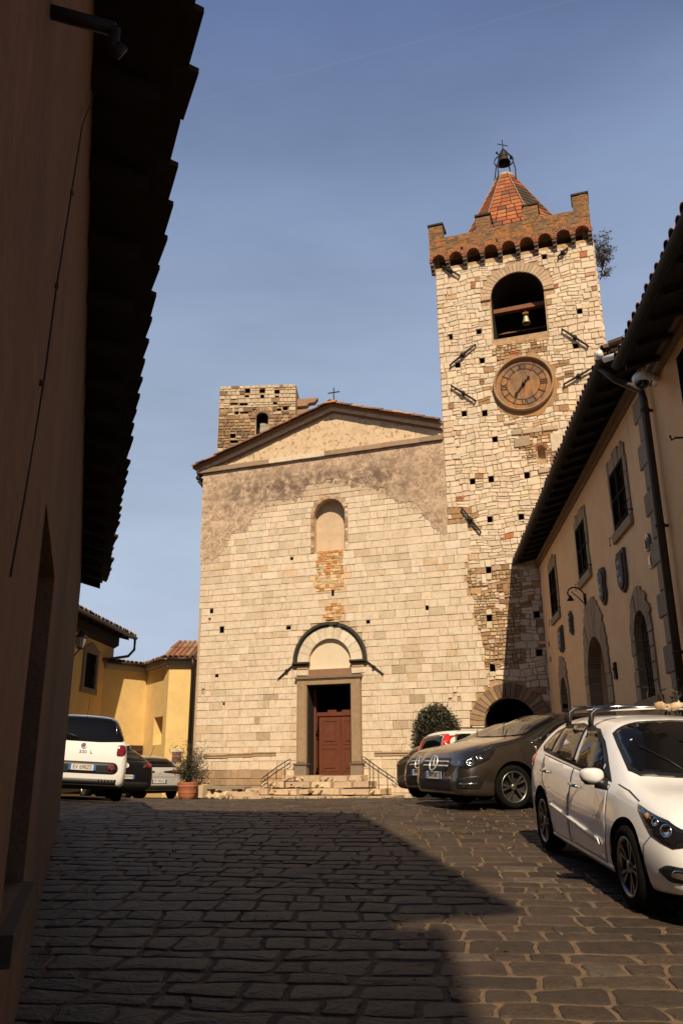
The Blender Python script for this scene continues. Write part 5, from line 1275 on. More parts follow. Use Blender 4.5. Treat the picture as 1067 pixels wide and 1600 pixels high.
def mirror(car, x, y, z, m, w=.20):
    s = 1 if y > 0 else -1; o_ = bmesh.new(); bmesh.ops.create_uvsphere(o_, u_segments=20, v_segments=12, radius=1)
    for v in o_.verts:
        p = v.co; q = V((math.copysign(abs(p.x)**.7, p.x)*.075, math.copysign(abs(p.y)**.8, p.y)*w/2, math.copysign(abs(p.z)**.75, p.z)*.064)); v.co = q+V((x-(.04*abs(p.y)), y, z))
    me = bpy.data.meshes.new('mirror'); o_.to_mesh(me); o_.free(); me.materials.append(m)
    for p in me.polygons: p.use_smooth = True
    o = bpy.data.objects.new('mirror', me); COL.objects.link(o); o.parent = car
    mb = MB(); mb.tube([(x+.03, y-s*w*.55, z-.07), (x, y-s*w*.05, z-.055)], [.05, .045], 8); mb.lathe([(0, -.074), (.05, -.072), (.066, -.045), (.068, -.03)], 16, Matrix.Translation((x-.02, y, z)) @ Matrix.Scale(w/.15, 4, (0, 1, 0))); mb.build('mirror_base', M_trim, o)
    mb = MB(); mb.box((x-.092, y-w*.40, z-.05), (x-.082, y+w*.40, z+.045)); mb.build('mirror_glass', M_cglass, o)
    return o
def badge_mesh(car, name, M, kind, r, m=None):
    mb = MB()
    if kind == 'star':
        mb.lathe([(r*.86, 0), (r*.86, .014), (r, .014), (r, 0)], 28, M)
        for k in range(3):
            a = pi/2+2*pi*k/3; pts = [(.17*r*cos(a+pi/3), .17*r*sin(a+pi/3)), (0, 0), (.17*r*cos(a-pi/3), .17*r*sin(a-pi/3)), (.9*r*cos(a), .9*r*sin(a))]
            vs = [M @ V((x, y, .004)) for x, y in pts]+[M @ V((pts[1][0], pts[1][1], .016)), M @ V((pts[3][0], pts[3][1], .013))]
            mb.add(vs, [(0, 1, 2, 3), (0, 4, 5), (0, 5, 3), (4, 2, 3), (4, 3, 5)])
    elif kind == 'diamond':
        o_ = [(0, r), (r*.62, 0), (0, -r), (-r*.62, 0)]; i_ = [(0, r*.5), (r*.28, 0), (0, -r*.5), (-r*.28, 0)]
        vs = [M @ V((x, y, 0)) for x, y in o_]+[M @ V((x, y, 0)) for x, y in i_]+[M @ V((x, y, .012)) for x, y in o_]+[M @ V((x, y, .012)) for x, y in i_]
        fs = []
        for k in range(4): q = (k+1) % 4; fs += [(8+k, 8+q, 12+q, 12+k), (k, q, 8+q, 8+k), (4+k, 12+k, 12+q, 4+q)]
        mb.add(vs, fs)
    elif kind == 'oval':
        M2 = M @ Matrix.Scale(.55, 4, (0, 1, 0)); mb.lathe([(r*.88, 0), (r*.88, .01), (r, .01), (r, 0)], 28, M2)
        for sx in (-.4, .4): mb.add([M @ V((sx*r-.006+dx, y, .01)) for dx, y in ((-.02, -.4*r), (0, -.4*r), (.02, .4*r), (0, .4*r))], [(0, 1, 2, 3)])
        mb.add([M @ V((x, y, .01)) for x, y in ((-.45*r, -.05*r), (.45*r, .02*r), (.45*r, .10*r), (-.45*r, .03*r))], [(0, 1, 2, 3)])
    else:
        mb.lathe([(r*.8, 0), (r*.8, .012), (r, .012), (r, 0)], 28, M); mb.lathe([(0, .006), (r*.8, .006)], 28, M)
    return mb.build(name, m or M_bright, car)
def plate(car, M, txt, w=.52, h=.112):
    mb = MB(); mb.box((-w/2, -h/2, 0), (w/2, h/2, .008), M=M); o = mb.build('license_plate', M_plate, car)
    mb = MB(); mb.box((-w/2, -h/2, .008), (-w/2+.05, h/2, .010), M=M); mb.build('blue_band', M_blue, o); mb = MB(); mb.box((w/2-.05, -h/2, .008), (w/2, h/2, .010), M=M); mb.build('blue_band', M_blue, o)
    if txt: text_obj(txt, .105, M @ Matrix.Translation((0, -.002, .009)) @ Matrix.Scale(.86, 4, (1, 0, 0)), M_ink, o, depth=.0015)
    return o
def end_M(bvh, sgn, y, z, off=.006):
    """frame on the front (+1) / rear (-1) face: local x = image right seen from outside, y = up, z = outwards"""
    h, nrm, _, _ = bvh.ray_cast(V((sgn*4, y, z)), V((-sgn, 0, 0)))
    zx = nrm.normalized(); xx = V((0, 0, 1)).cross(zx).normalized(); yy = zx.cross(xx)
    M = Matrix((xx, yy, zx)).transposed().to_4x4(); M.translation = h+nrm*off; return M
def make_car(name, label, spec, loc, heading, group=None):
    """heading: direction (dx,dy) the car faces"""
    car = thing(name, label, 'car', group=group)
    me, bvh = car_body(spec['st'], spec['wh'], spec['rw'], spec['wy']); body = cut(me, spec['wh'], spec['rw'], spec['wy'])
    body.materials.clear(); body.materials.append(spec['paint']); body.materials.append(M_under)
    for p in body.polygons:
        p.use_smooth = True; c = p.center
        arch = any(abs(hypot(c.x-x, c.z-spec['rw']-.005)-(spec['rw']+.055)) < .02 and abs(p.normal.y) < .5 and abs(c.y) > spec['wy']-.29 for x in spec['wh'])
        inner = any(hypot(c.x-x, c.z-spec['rw']) < spec['rw']+.06 and abs(p.normal.y) > .6 and abs(c.y) < spec['wy']-.1 for x in spec['wh'])
        if arch or inner or (p.normal.z < -.85): p.material_index = 1; p.use_smooth = False
    try: body.set_sharp_from_angle(angle=rad(38))
    except Exception: pass
    b = bpy.data.objects.new('body', body); COL.objects.link(b); b.parent = car
    for x in spec['wh']:
        for s in (1, -1): wheel(car, x, s*(spec['wy']-spec.get('wi', .10)), spec['rw'], .2, spec.get('spokes', 5), spec.get('rim'))
    for nm, ax, poly, m, off, kw in spec['patches']:
        for s in ((1, -1) if kw.get('both', ax == 'y') else (kw.get('s', 1),)):
            pl_ = poly
            if ax in 'xz' and kw.get('both'):
                pl_ = [(a, b2*s) for a, b2 in poly] if ax == 'z' else [(a*s, b2) for a, b2 in poly]
            sg = s if ax == 'y' else kw.get('s', 1)
            mb = patch(bvh, ax, pl_, off, kw.get('grid', .06), sg, rnd=kw.get('rnd', 0))
            o = mb.build(nm, m, car)
            if kw.get('handle') and ax == 'y':
                for hx, hz in kw['handle']:
                    h, nr, _, _ = bvh.ray_cast(V((hx, s*4, hz)), V((0, -s, 0))); q = V((1, 0, 0)); 
                    mh = MB(); a_, b_ = h+nr*.03-q*.095, h+nr*.03+q*.095; mh.tube([a_-nr*.04, a_, lerp(a_, b_, .5)+nr*.006, b_, b_-nr*.04], [.012, .016, .017, .016, .012], 8); mh.build('handle', kw.get('hm', spec['paint']), o)
    if 'mirror' in spec:
        mx_, my_, mz_ = spec['mirror']
        for s in (1, -1): mirror(car, mx_, s*my_, mz_, spec.get('mpaint', spec['paint']))
    fx, fy = heading; l = hypot(fx, fy); f = V((fx/l, fy/l, 0)); rgt = V((f.y, -f.x, 0)); o_ = V((*loc, 0)); wb0, wb1 = spec['wh']
    zf = zg(*(o_+f*wb1)[:2]); zr = zg(*(o_+f*wb0)[:2]); zl = zg(*(o_-rgt*.75)[:2]); zr2 = zg(*(o_+rgt*.75)[:2])
    xx = V((f.x, f.y, (zf-zr)/(wb1-wb0))).normalized(); yy0 = V((-rgt.x, -rgt.y, (zl-zr2)/1.5)).normalized(); zz = xx.cross(yy0).normalized(); yy = zz.cross(xx)
    M = Matrix((xx, yy, zz)).transposed().to_4x4(); M.translation = (o_.x, o_.y, lerp(zr, zf, -wb0/(wb1-wb0))+.008)
    car.matrix_basis = M
    return car, bvh, M
def grow(poly, d):
    n = len(poly); out_ = []; ar = sum(poly[i][0]*poly[(i+1) % n][1]-poly[(i+1) % n][0]*poly[i][1] for i in range(n)); sg = 1 if ar > 0 else -1
    for i in range(n):
        a, p, b = (V((*poly[k % n], 0)) for k in (i-1, i, i+1)); e0, e1 = (p-a).normalized(), (b-p).normalized()
        nrm = (V((e0.y, -e0.x, 0))+V((e1.y, -e1.x, 0))); nrm = nrm.normalized() if nrm.length > 1e-6 else V((e0.y, -e0.x, 0)); q = p+nrm*sg*d; out_.append((q.x, q.y))
    return out_
def doors(pt, fr, rr, hf, hr, hm=None):
    L = []
    for poly, h in ((fr, hf), (rr, hr)):
        g_ = grow(poly, .003); m_ = len(g_)//2
        for seg in (g_[:m_+1], g_[m_:]+g_[:1]): L.append(('door_seam', 'y', line_poly(seg, .011), M_trim, .0035, dict(grid=.03)))
        L.append(('door', 'y', poly, pt, .003, dict(grid=.035, handle=[h], hm=hm or pt)))
    return L
P_white = paint('white_car_paint', (.78, .77, .78)); P_white2 = paint('white_car_paint', (.76, .745, .74)); P_grey = paint('bronze_grey_car_paint', (.16, .135, .112), metal=.9, rough=.22); P_black = paint('black_car_paint', (.004, .004, .005), rough=.3); P_dark = paint('dark_grey_car_paint', (.07, .064, .058), metal=.9, rough=.24); P_silver = paint('silver_car_paint', (.48, .47, .44), metal=.25, rough=.36)
# --- white hatchback close on the right
st = [(-1.955, .42, .62, .66, .62, .60, .45), (-1.93, .30, .74, .80, .74, .72, .55), (-1.86, .24, .88, .98, .82, .78, .62), (-1.75, .22, .95, 1.20, .85, .81, .60), (-1.60, .21, .97, 1.35, .86, .81, .58), (-1.35, .20, .965, 1.395, .865, .81, .58), (-.9, .18, .94, 1.43, .867, .81, .59), (-.3, .17, .91, 1.44, .867, .80, .60), (.2, .17, .89, 1.415, .867, .80, .59), (.55, .17, .88, 1.30, .867, .80, .60), (.85, .17, .87, 1.12, .866, .79, .64), (1.10, .18, .86, .965, .865, .78, .68), (1.25, .18, .845, .925, .86, .77, .66), (1.6, .19, .80, .875, .84, .74, .58), (1.85, .21, .74, .80, .79, .69, .5), (1.99, .23, .64, .70, .71, .62, .42), (2.06, .29, .54, .59, .58, .5, .32), (2.075, .36, .50, .54, .5, .45, .3)]
dlo = [(.84, .905), (.34, 1.22), (.08, 1.32), (-.5, 1.36), (-.95, 1.34), (-1.32, 1.255), (-1.50, 1.08), (-1.40, 1.035), (-.6, .985)]
sp = dict(st=st, wh=(-1.285, 1.285), rw=.31, wy=.865, paint=P_white, spokes=5, mirror=(.92, .955, .965), patches=[
 ('window_trim', 'y', dlo, M_trim, .003, dict(grid=.05)),
 ('window', 'y', [(.60, .965), (.31, 1.19), (.07, 1.29), (-.17, 1.315), (-.19, .985)], M_cglass, .006, dict(grid=.05, rnd=.03)),
 ('window', 'y', [(-.28, .995), (-.27, 1.325), (-.6, 1.33), (-.92, 1.31), (-1.02, 1.27), (-1.05, 1.035)], M_cglass, .006, dict(grid=.05, rnd=.03)),
 ('window', 'y', [(-1.10, 1.045), (-1.08, 1.25), (-1.27, 1.215), (-1.42, 1.09), (-1.38, 1.06)], M_cglass, .006, dict(grid=.05, rnd=.02)),
 ('windshield_trim', 'z', [(1.06, -.60), (.95, -.66), (.36, -.57), (.30, -.3), (.29, 0), (.30, .3), (.36, .57), (.95, .66), (1.06, .60), (1.12, .3), (1.13, 0), (1.12, -.3)], M_trim, .005, dict(grid=.04)),
 ('windshield', 'z', [(1.0, -.58), (.91, -.62), (.40, -.545), (.34, -.3), (.33, 0), (.34, .3), (.40, .545), (.91, .62), (1.0, .58), (1.05, .3), (1.06, 0), (1.05, -.3)], M_cglass, .010, dict(grid=.04)),
 ('rear_window', 'x', [(-.56, 1.06), (.56, 1.06), (.48, 1.31), (-.48, 1.31)], M_cglass, .005, dict(s=-1, rnd=.06)),
 ('headlight', 'y', [(2.035, .575), (1.97, .665), (1.85, .725), (1.44, .80), (1.47, .765), (1.72, .61), (1.94, .545)], M_lens, .006, dict(grid=.03)),
 ('fog_light', 'y', [(2.045, .325), (2.04, .43), (1.90, .435), (1.80, .385), (1.90, .32)], M_trim, .006, dict(grid=.03, rnd=.03)),
 ('fog_lamp_lens', 'y', [(2.03, .345), (2.028, .41), (1.95, .41), (1.92, .36)], M_chrome, .009, dict(grid=.03, rnd=.02)),
 ('grille', 'x', [(-.28, .30), (.28, .30), (.42, .50), (.40, .535), (-.40, .535), (-.42, .50)], M_trim, .006, dict(s=1, rnd=.04)),
 ('tail_light', 'y', [(-1.88, .80), (-1.83, .94), (-1.62, 1.0), (-1.66, .90), (-1.80, .78)], M_redb, .006, dict(grid=.03)),
 ('sill', 'y', [(.95, .20), (.95, .245), (-.95, .245), (-.95, .20)], P_white, .012, dict()),
 ('bumper_seam', 'y', line_poly([(1.62, .30), (1.64, .52), (1.72, .60)], .008), M_trim, .002, dict(grid=.04)),
 ('bonnet_seam', 'y', line_poly([(1.44, .815), (1.2, .87), (.98, .90)], .008), M_trim, .002, dict(grid=.04)),
 ('door_moulding', 'y', [(.70, .385), (.66, .43), (-.86, .54), (-.90, .515)], P_white, .016, dict(grid=.03)),
 ]+doors(P_white, [(.80, .26), (.86, .55), (.82, .875), (.3, .91), (-.215, .94), (-.235, .26)], [(-.25, .26), (-.23, .94), (-.7, .965), (-1.28, 1.0), (-1.24, .75), (-1.02, .60), (-.92, .40), (-.88, .26)], (-.06, .79), (-1.10, .84), M_chrome))
car, bvh, CMx = make_car('parked_car', 'white hatchback with roof bars in the right foreground, facing the viewer', sp, (3.06, 8.28), (.015, -1), 'cars parked in the square')
badge_mesh(car, 'badge', end_M(bvh, 1, 0, .60), 'oval', .085)
plate(car, end_M(bvh, 1, 0, .44, .02), 'FA 214KD')
for s in (1, -1):
    for hx, r in ((1.86, .05), (1.74, .032)):
        h, nr, _, _ = bvh.ray_cast(V((hx, s*4, .655 if hx > 1.8 else .70)), V((0, -s, 0))); z_ = nr; x_ = V((0, 0, 1)).cross(z_).normalized(); y_ = z_.cross(x_); M = Matrix((x_, y_, z_)).transposed().to_4x4(); M.translation = h+nr*.004
        mb = MB(); mb.lathe([(r, -.005), (r, .008), (r*.8, .008), (r*.75, .002), (0, .004)], 18, M); mb.build('headlamp_bulb', M_chrome, car)
    h, nr, _, _ = bvh.ray_cast(V((1.62, s*4, .73)), V((0, -s, 0))); mb = MB(); mb.lathe([(.03, 0), (.02, .012), (0, .014)], 12, Matrix.Translation(h) @ nr.to_track_quat('Z', 'Y').to_matrix().to_4x4()); mb.build('indicator', M_amber, car)
for x in (.02, -.72):
    mb = MB(); hz = bvh.ray_cast(V((x, .55, 4)), V((0, 0, -1)))[0].z
    mb.tube([(x, -.62, 1.50), (x, 0, 1.52), (x, .62, 1.50)], .022, 10); o = mb.build('roof_bar', M_chrome, car)
    for s in (-1, 1):
        mb = MB(); mb.tube([(x, s*.46, 1.508), (x, s*.60, 1.498), (x+.01, s*.645, 1.455), (x+.015, s*.665, 1.385), (x+.02, s*.665, 1.325)], [.024, .028, .028, .028, .026], 8); mb.box((x-.05, s*.655-.03, 1.30), (x+.05, s*.655+.03, 1.345)); mb.build('foot', M_trim, o)
mb = MB(); mb.tube([(1.06, .25, .995), (.90, .15, 1.11), (.68, -.1, 1.25)], .007, 5); mb.build('wiper', M_trim, car); mb = MB(); mb.tube([(1.06, -.2, .995), (.93, -.3, 1.085), (.74, -.48, 1.20)], .007, 5); mb.build('wiper', M_trim, car)
# tattered roll lying on the rack
M_bundle = mat('tan_wrapping', attr=True, rough=.9, noise=(16, .3), bump=.8, bscale=18)
mb = MB(); n = 14; pr = []
for i in range(n+1):
    t = i/n; pr.append((CMx @ V((.02+.02*sin(i*2.1), -.02+t*.72, 1.525+.012*sin(i*1.7))), .032+.005*sin(i*2.3)+.005*R.random()))
for i in range(n): mb.tube([pr[i][0], pr[i+1][0]], [pr[i][1], pr[i+1][1]], 9, vary(R.choice([(.50, .37, .23), (.44, .29, .16), (.56, .46, .32)]), .12))
for k in range(10):
    i = R.randrange(n); p, r = pr[i]; q = V((R.uniform(-1, 1)*.3, R.uniform(-.6, .6), R.uniform(.2, 1))).normalized(); a = p+q*r*.7; s = q.orthogonal().normalized()*.035
    mb.add([a-s, a+s, a+q*.035, a-s+V((.004, .004, 0)), a+s+V((.004, .004, 0)), a+q*.035+V((.004, .004, 0))], [(0, 1, 2), (3, 5, 4), (0, 3, 4, 1), (1, 4, 5, 2), (2, 5, 3, 0)], vary((.66, .56, .42), .15))
tag(mb.build('bundle', M_bundle), 'tattered tan bundle tied on the roof bars of the foreground white car', 'bundle')
# --- bronze-grey compact people carrier and its darker neighbour
stm = [(-2.09, .45, .62, .66, .66, .62, .45), (-2.05, .32, .80, .86, .78, .75, .55), (-1.98, .25, .95, 1.04, .85, .80, .62), (-1.85, .22, 1.02, 1.25, .87, .82, .62), (-1.6, .2, 1.04, 1.46, .885, .83, .60), (-1.0, .18, 1.02, 1.54, .893, .83, .61), (-.3, .17, .99, 1.557, .893, .82, .62), (.2, .17, .97, 1.52, .893, .82, .62), (.6, .17, .96, 1.38, .893, .82, .63), (.95, .18, .955, 1.20, .892, .81, .66), (1.2, .18, .95, 1.09, .89, .80, .70), (1.35, .18, .935, 1.05, .885, .79, .69), (1.75, .19, .88, .98, .87, .77, .62), (2.05, .20, .80, .89, .83, .73, .55), (2.2, .22, .68, .77, .74, .65, .45), (2.26, .28, .56, .64, .62, .55, .36), (2.28, .34, .5, .55, .55, .48, .3)]
stm = [(a*.68 if a < 0 else a, b, c, lerp(.95, d, .88) if d > .95 else d, e, f, g) for a, b, c, d, e, f, g in stm]
def merc(pt, label, loc, hd, ptxt, tint):
    Q = lambda P: [(a*.68 if a < 0 else a, lerp(.95, b, .88) if b > .95 else b) for a, b in P]
    dlo = [(.98, 1.0), (.42, 1.32), (.1, 1.43), (-.4, 1.455), (-1.1, 1.43), (-1.6, 1.33), (-1.78, 1.14), (-1.5, 1.09), (-.4, 1.04)]
    sp = dict(st=stm, wh=(-.92, 1.35), rw=.325, wy=.89, wi=.14, paint=pt, spokes=5, mirror=(.72, .98, 1.05), mpaint=pt, patches=[
     ('window_trim', 'y', Q(dlo), M_trim, .003, dict(grid=.05)),
     ('window', 'y', Q([(.80, 1.03), (.40, 1.28), (.08, 1.385), (-.18, 1.40), (-.2, 1.06)]), M_cglass, .006, dict(grid=.05, rnd=.03)),
     ('window', 'y', Q([(-.30, 1.07), (-.28, 1.41), (-.9, 1.40), (-1.15, 1.36), (-1.2, 1.11)]), M_cglass, .006, dict(grid=.05, rnd=.03)),
     ('window', 'y', Q([(-1.27, 1.12), (-1.24, 1.34), (-1.55, 1.28), (-1.68, 1.16)]), M_cglass, .006, dict(grid=.05, rnd=.02)),
     ('belt_trim', 'y', line_poly(Q([(.98, .985), (-.4, 1.025), (-1.5, 1.075)]), .016), M_chrome, .005, dict(grid=.05)),
     ('windshield', 'z', [(1.13, -.60), (1.0, -.67), (.34, -.58), (.28, -.3), (.27, 0), (.28, .3), (.34, .58), (1.0, .67), (1.13, .60), (1.18, .3), (1.19, 0), (1.18, -.3)], tint, .008, dict(grid=.04)),
     ('rear_window', 'x', [(-.58, 1.10), (.58, 1.10), (.5, 1.33), (-.5, 1.33)], M_cglass, .005, dict(s=-1, rnd=.06)),
     ('headlight', 'y', Q([(2.235, .625), (2.19, .71), (2.05, .80), (1.70, .905), (1.62, .885), (1.78, .73), (2.12, .595)]), M_lens, .006, dict(grid=.03)),
     ('grille', 'x', [(-.36, .55), (.36, .55), (.47, .66), (.43, .755), (-.43, .755), (-.47, .66)], M_trim, .006, dict(s=1, rnd=.03)),
     ('grille_bar', 'x', [(-.40, .625), (.40, .625), (.41, .65), (-.41, .65)], P_silver, .012, dict(s=1)), ('grille_bar', 'x', [(-.40, .69), (.40, .69), (.39, .712), (-.39, .712)], P_silver, .012, dict(s=1)),
     ('lower_grille', 'x', [(-.52, .27), (.52, .27), (.50, .46), (-.50, .46)], M_trim, .006, dict(s=1, rnd=.03)),
     ('side_intake', 'y', Q([(2.25, .31), (2.245, .47), (1.99, .51), (1.90, .45), (1.96, .31)]), M_trim, .006, dict(grid=.03, rnd=.03)),
     ('chrome_strip', 'y', Q([(2.23, .375), (2.23, .395), (2.0, .40), (2.0, .38)]), M_chrome, .016, dict(grid=.03)),
     ('tail_light', 'y', Q([(-2.03, .80), (-1.97, .95), (-1.7, .99), (-1.75, .85)]), M_red, .006, dict(grid=.03)),
     ('sill', 'y', Q([(.98, .20), (.98, .23), (-.98, .23), (-.98, .20)]), P_silver, .012, dict()),
     ('bonnet_seam', 'y', line_poly(Q([(1.70, .915), (1.3, .985), (1.0, 1.0)]), .008), M_trim, .002, dict(grid=.04)),
     ]+doors(pt, Q([(.86, .27), (.94, .6), (.93, .95), (.3, .97), (-.235, 1.01), (-.255, .27)]), Q([(-.27, .27), (-.25, 1.01), (-.8, 1.03), (-1.40, 1.06), (-1.34, .8), (-1.14, .70), (-1.0, .42), (-.90, .27)]), (-.08, .86), (-.92, .92), M_chrome))
    car, bvh, M = make_car('parked_car', label, sp, loc, hd, 'cars parked in the square')
    badge_mesh(car, 'badge', end_M(bvh, 1, 0, .665, .035), 'star', .125); plate(car, end_M(bvh, 1, 0, .50, .02), ptxt)
    for s in (1, -1):
        for hx, hz, r in ((2.08, .69, .055), (1.93, .76, .045)):
            h, nr, _, _ = bvh.ray_cast(V((hx, s*4, hz)), V((0, -s, 0))); mb = MB(); mb.lathe([(r, -.004), (r, .009), (r*.82, .009), (r*.7, .002), (0, .004)], 18, Matrix.Translation(h+nr*.005) @ nr.to_track_quat('Z', 'Y').to_matrix().to_4x4()); mb.build('headlamp_bulb', M_chrome, car)
    mb = MB(); mb.tube([(1.16, .3, 1.115), (1.02, .1, 1.195), (.8, -.2, 1.32)], .008, 5); mb.build('wiper', M_trim, car)
    return car
merc(P_grey, 'bronze-grey compact people carrier with a star badge, parked nose-out behind the foreground white car', (3.56, 14.45), (-.927, -.375), 'EX 318RT', M_cglass)
merc(P_dark, 'dark grey car with a star badge mostly hidden beyond the bronze-grey people carrier', (3.52, 17.05), (-.915, -.404), 'FB 602LN', M_cglass)
# --- white mini people carrier seen from behind at the left
stf = [(-2.07, .42, .60, .66, .70, .66, .5), (-2.05, .32, .80, .86, .80, .77, .6), (-2.0, .27, 1.0, 1.08, .85, .81, .68), (-1.93, .25, 1.06, 1.34, .87, .82, .66), (-1.80, .24, 1.07, 1.56, .88, .82, .63), (-1.5, .22, 1.05, 1.64, .887, .82, .63), (-.8, .2, 1.03, 1.665, .89, .82, .64), (0, .19, 1.0, 1.66, .89, .81, .65), (.6, .19, .99, 1.55, .89, .81, .66), (1.0, .19, .98, 1.28, .888, .81, .68), (1.25, .2, .96, 1.10, .885, .80, .68), (1.6, .2, .92, 1.03, .87, .78, .64), (1.9, .22, .80, .90, .80, .71, .52), (2.02, .26, .65, .72, .68, .6, .4), (2.07, .34, .52, .58, .54, .48, .3)]
sp = dict(st=stf, wh=(-1.305, 1.305), rw=.32, wy=.885, paint=P_white2, spokes=5, mirror=(.72, .99, 1.13), patches=[
 ('window_trim', 'y', [(1.0, 1.04), (.6, 1.36), (.2, 1.52), (-.6, 1.555), (-1.5, 1.53), (-1.78, 1.36), (-1.84, 1.14), (-1.0, 1.09)], M_trim, .003, dict(grid=.06)),
 ('window', 'y', [(.85, 1.07), (.55, 1.34), (.2, 1.48), (-.2, 1.5), (-.2, 1.09)], M_cglass, .006, dict(rnd=.03)), ('window', 'y', [(-.3, 1.1), (-.28, 1.5), (-1.0, 1.5), (-1.1, 1.13)], M_cglass, .006, dict(rnd=.03)), ('window', 'y', [(-1.2, 1.14), (-1.12, 1.48), (-1.48, 1.47), (-1.66, 1.36), (-1.7, 1.17)], M_cglass, .006, dict(rnd=.03)),
 ('windshield', 'z', [(1.15, -.6), (1.0, -.68), (.56, -.6), (.5, 0), (.56, .6), (1.0, .68), (1.15, .6), (1.2, 0)], M_cglass, .005, dict()),
 ('rear_window', 'x', [(-.76, 1.13), (-.3, 1.10), (.3, 1.10), (.76, 1.13), (.74, 1.3), (.62, 1.56), (.3, 1.60), (-.3, 1.60), (-.62, 1.56), (-.74, 1.3)], M_cglass, .010, dict(s=-1, rnd=.05, grid=.03)),
 ('tail_light', 'x', [(.64, .85), (.79, .85), (.82, .95), (.81, 1.06), (.66, 1.06)], M_red, .012, dict(s=-1, both=True, rnd=.05, grid=.04)),
 ('bumper_band', 'x', [(-.66, .50), (.66, .50), (.72, .60), (.66, .72), (-.66, .72), (-.72, .60)], M_trim, .008, dict(s=-1, rnd=.08)),
 ('reflector', 'x', [(.52, .56), (.64, .56), (.65, .66), (.52, .66)], M_red, .018, dict(s=-1, both=True, rnd=.04, grid=.04)),
 ('rear_valance', 'x', [(-.66, .34), (.66, .34), (.74, .46), (.72, .30), (.5, .2), (-.5, .2), (-.72, .30), (-.74, .46)][::-1] if False else [(-.7, .30), (.7, .30), (.7, .40), (-.7, .40)], M_trim, .006, dict(s=-1)),
 ('headlight', 'y', [(2.0, .62), (1.9, .78), (1.66, .86), (1.66, .74), (1.9, .6)], M_lens, .006, dict(grid=.04)),
 ]+doors(P_white2, [(.92, .28), (.95, .98), (.3, 1.0), (-.24, 1.05), (-.25, .28)], [(-.27, .28), (-.26, 1.05), (-1.2, 1.09), (-1.05, .62), (-.95, .28)], (-.08, .92), (-1.0, .97), M_chrome))
car, bvh, M = make_car('parked_car', 'white people carrier seen from behind, half hidden by the brown house at the left', sp, (-5.80, 18.6), (-.31, .95), 'cars parked in the square')
badge_mesh(car, 'badge', end_M(bvh, -1, 0, 1.02, .008), 'round', .058); mb = MB(); mb.lathe([(0, .008), (.046, .008)], 24, end_M(bvh, -1, 0, 1.02, .008)); mb.build('badge_disc', mat('badge_red', (.14, .03, .035), rough=.3), car)
Mt = end_M(bvh, -1, 0, .90, .006); text_obj('500', .085, Mt @ Matrix.Scale(1.15, 4, (1, 0, 0)), M_chrome, car, 'badge_lettering', .004); text_obj('L', .085, Mt @ Matrix.Translation((.155, .0, .002)), M_red, car, 'badge_lettering', .004)
plate(car, end_M(bvh, -1, -.03, .61, .022), 'EV 698ZS')
mb = MB(); mb.tube([(-1.15, 0, 1.65), (-1.25, 0, 1.68), (-1.42, 0, 2.0)], .008, 5); mb.build('aerial', M_trim, car); mb = MB(); mb.tube([(-2.0, -.0, 1.13), (-1.98, .2, 1.2), (-1.95, .42, 1.27)], .01, 5); mb.build('wiper', M_trim, car)
mb = MB(); mb.tube([(-1.96, -.62, 1.2), (-1.88, -.58, 1.48)], .012, 5); mb.build('window_sticker', M_chrome, car)
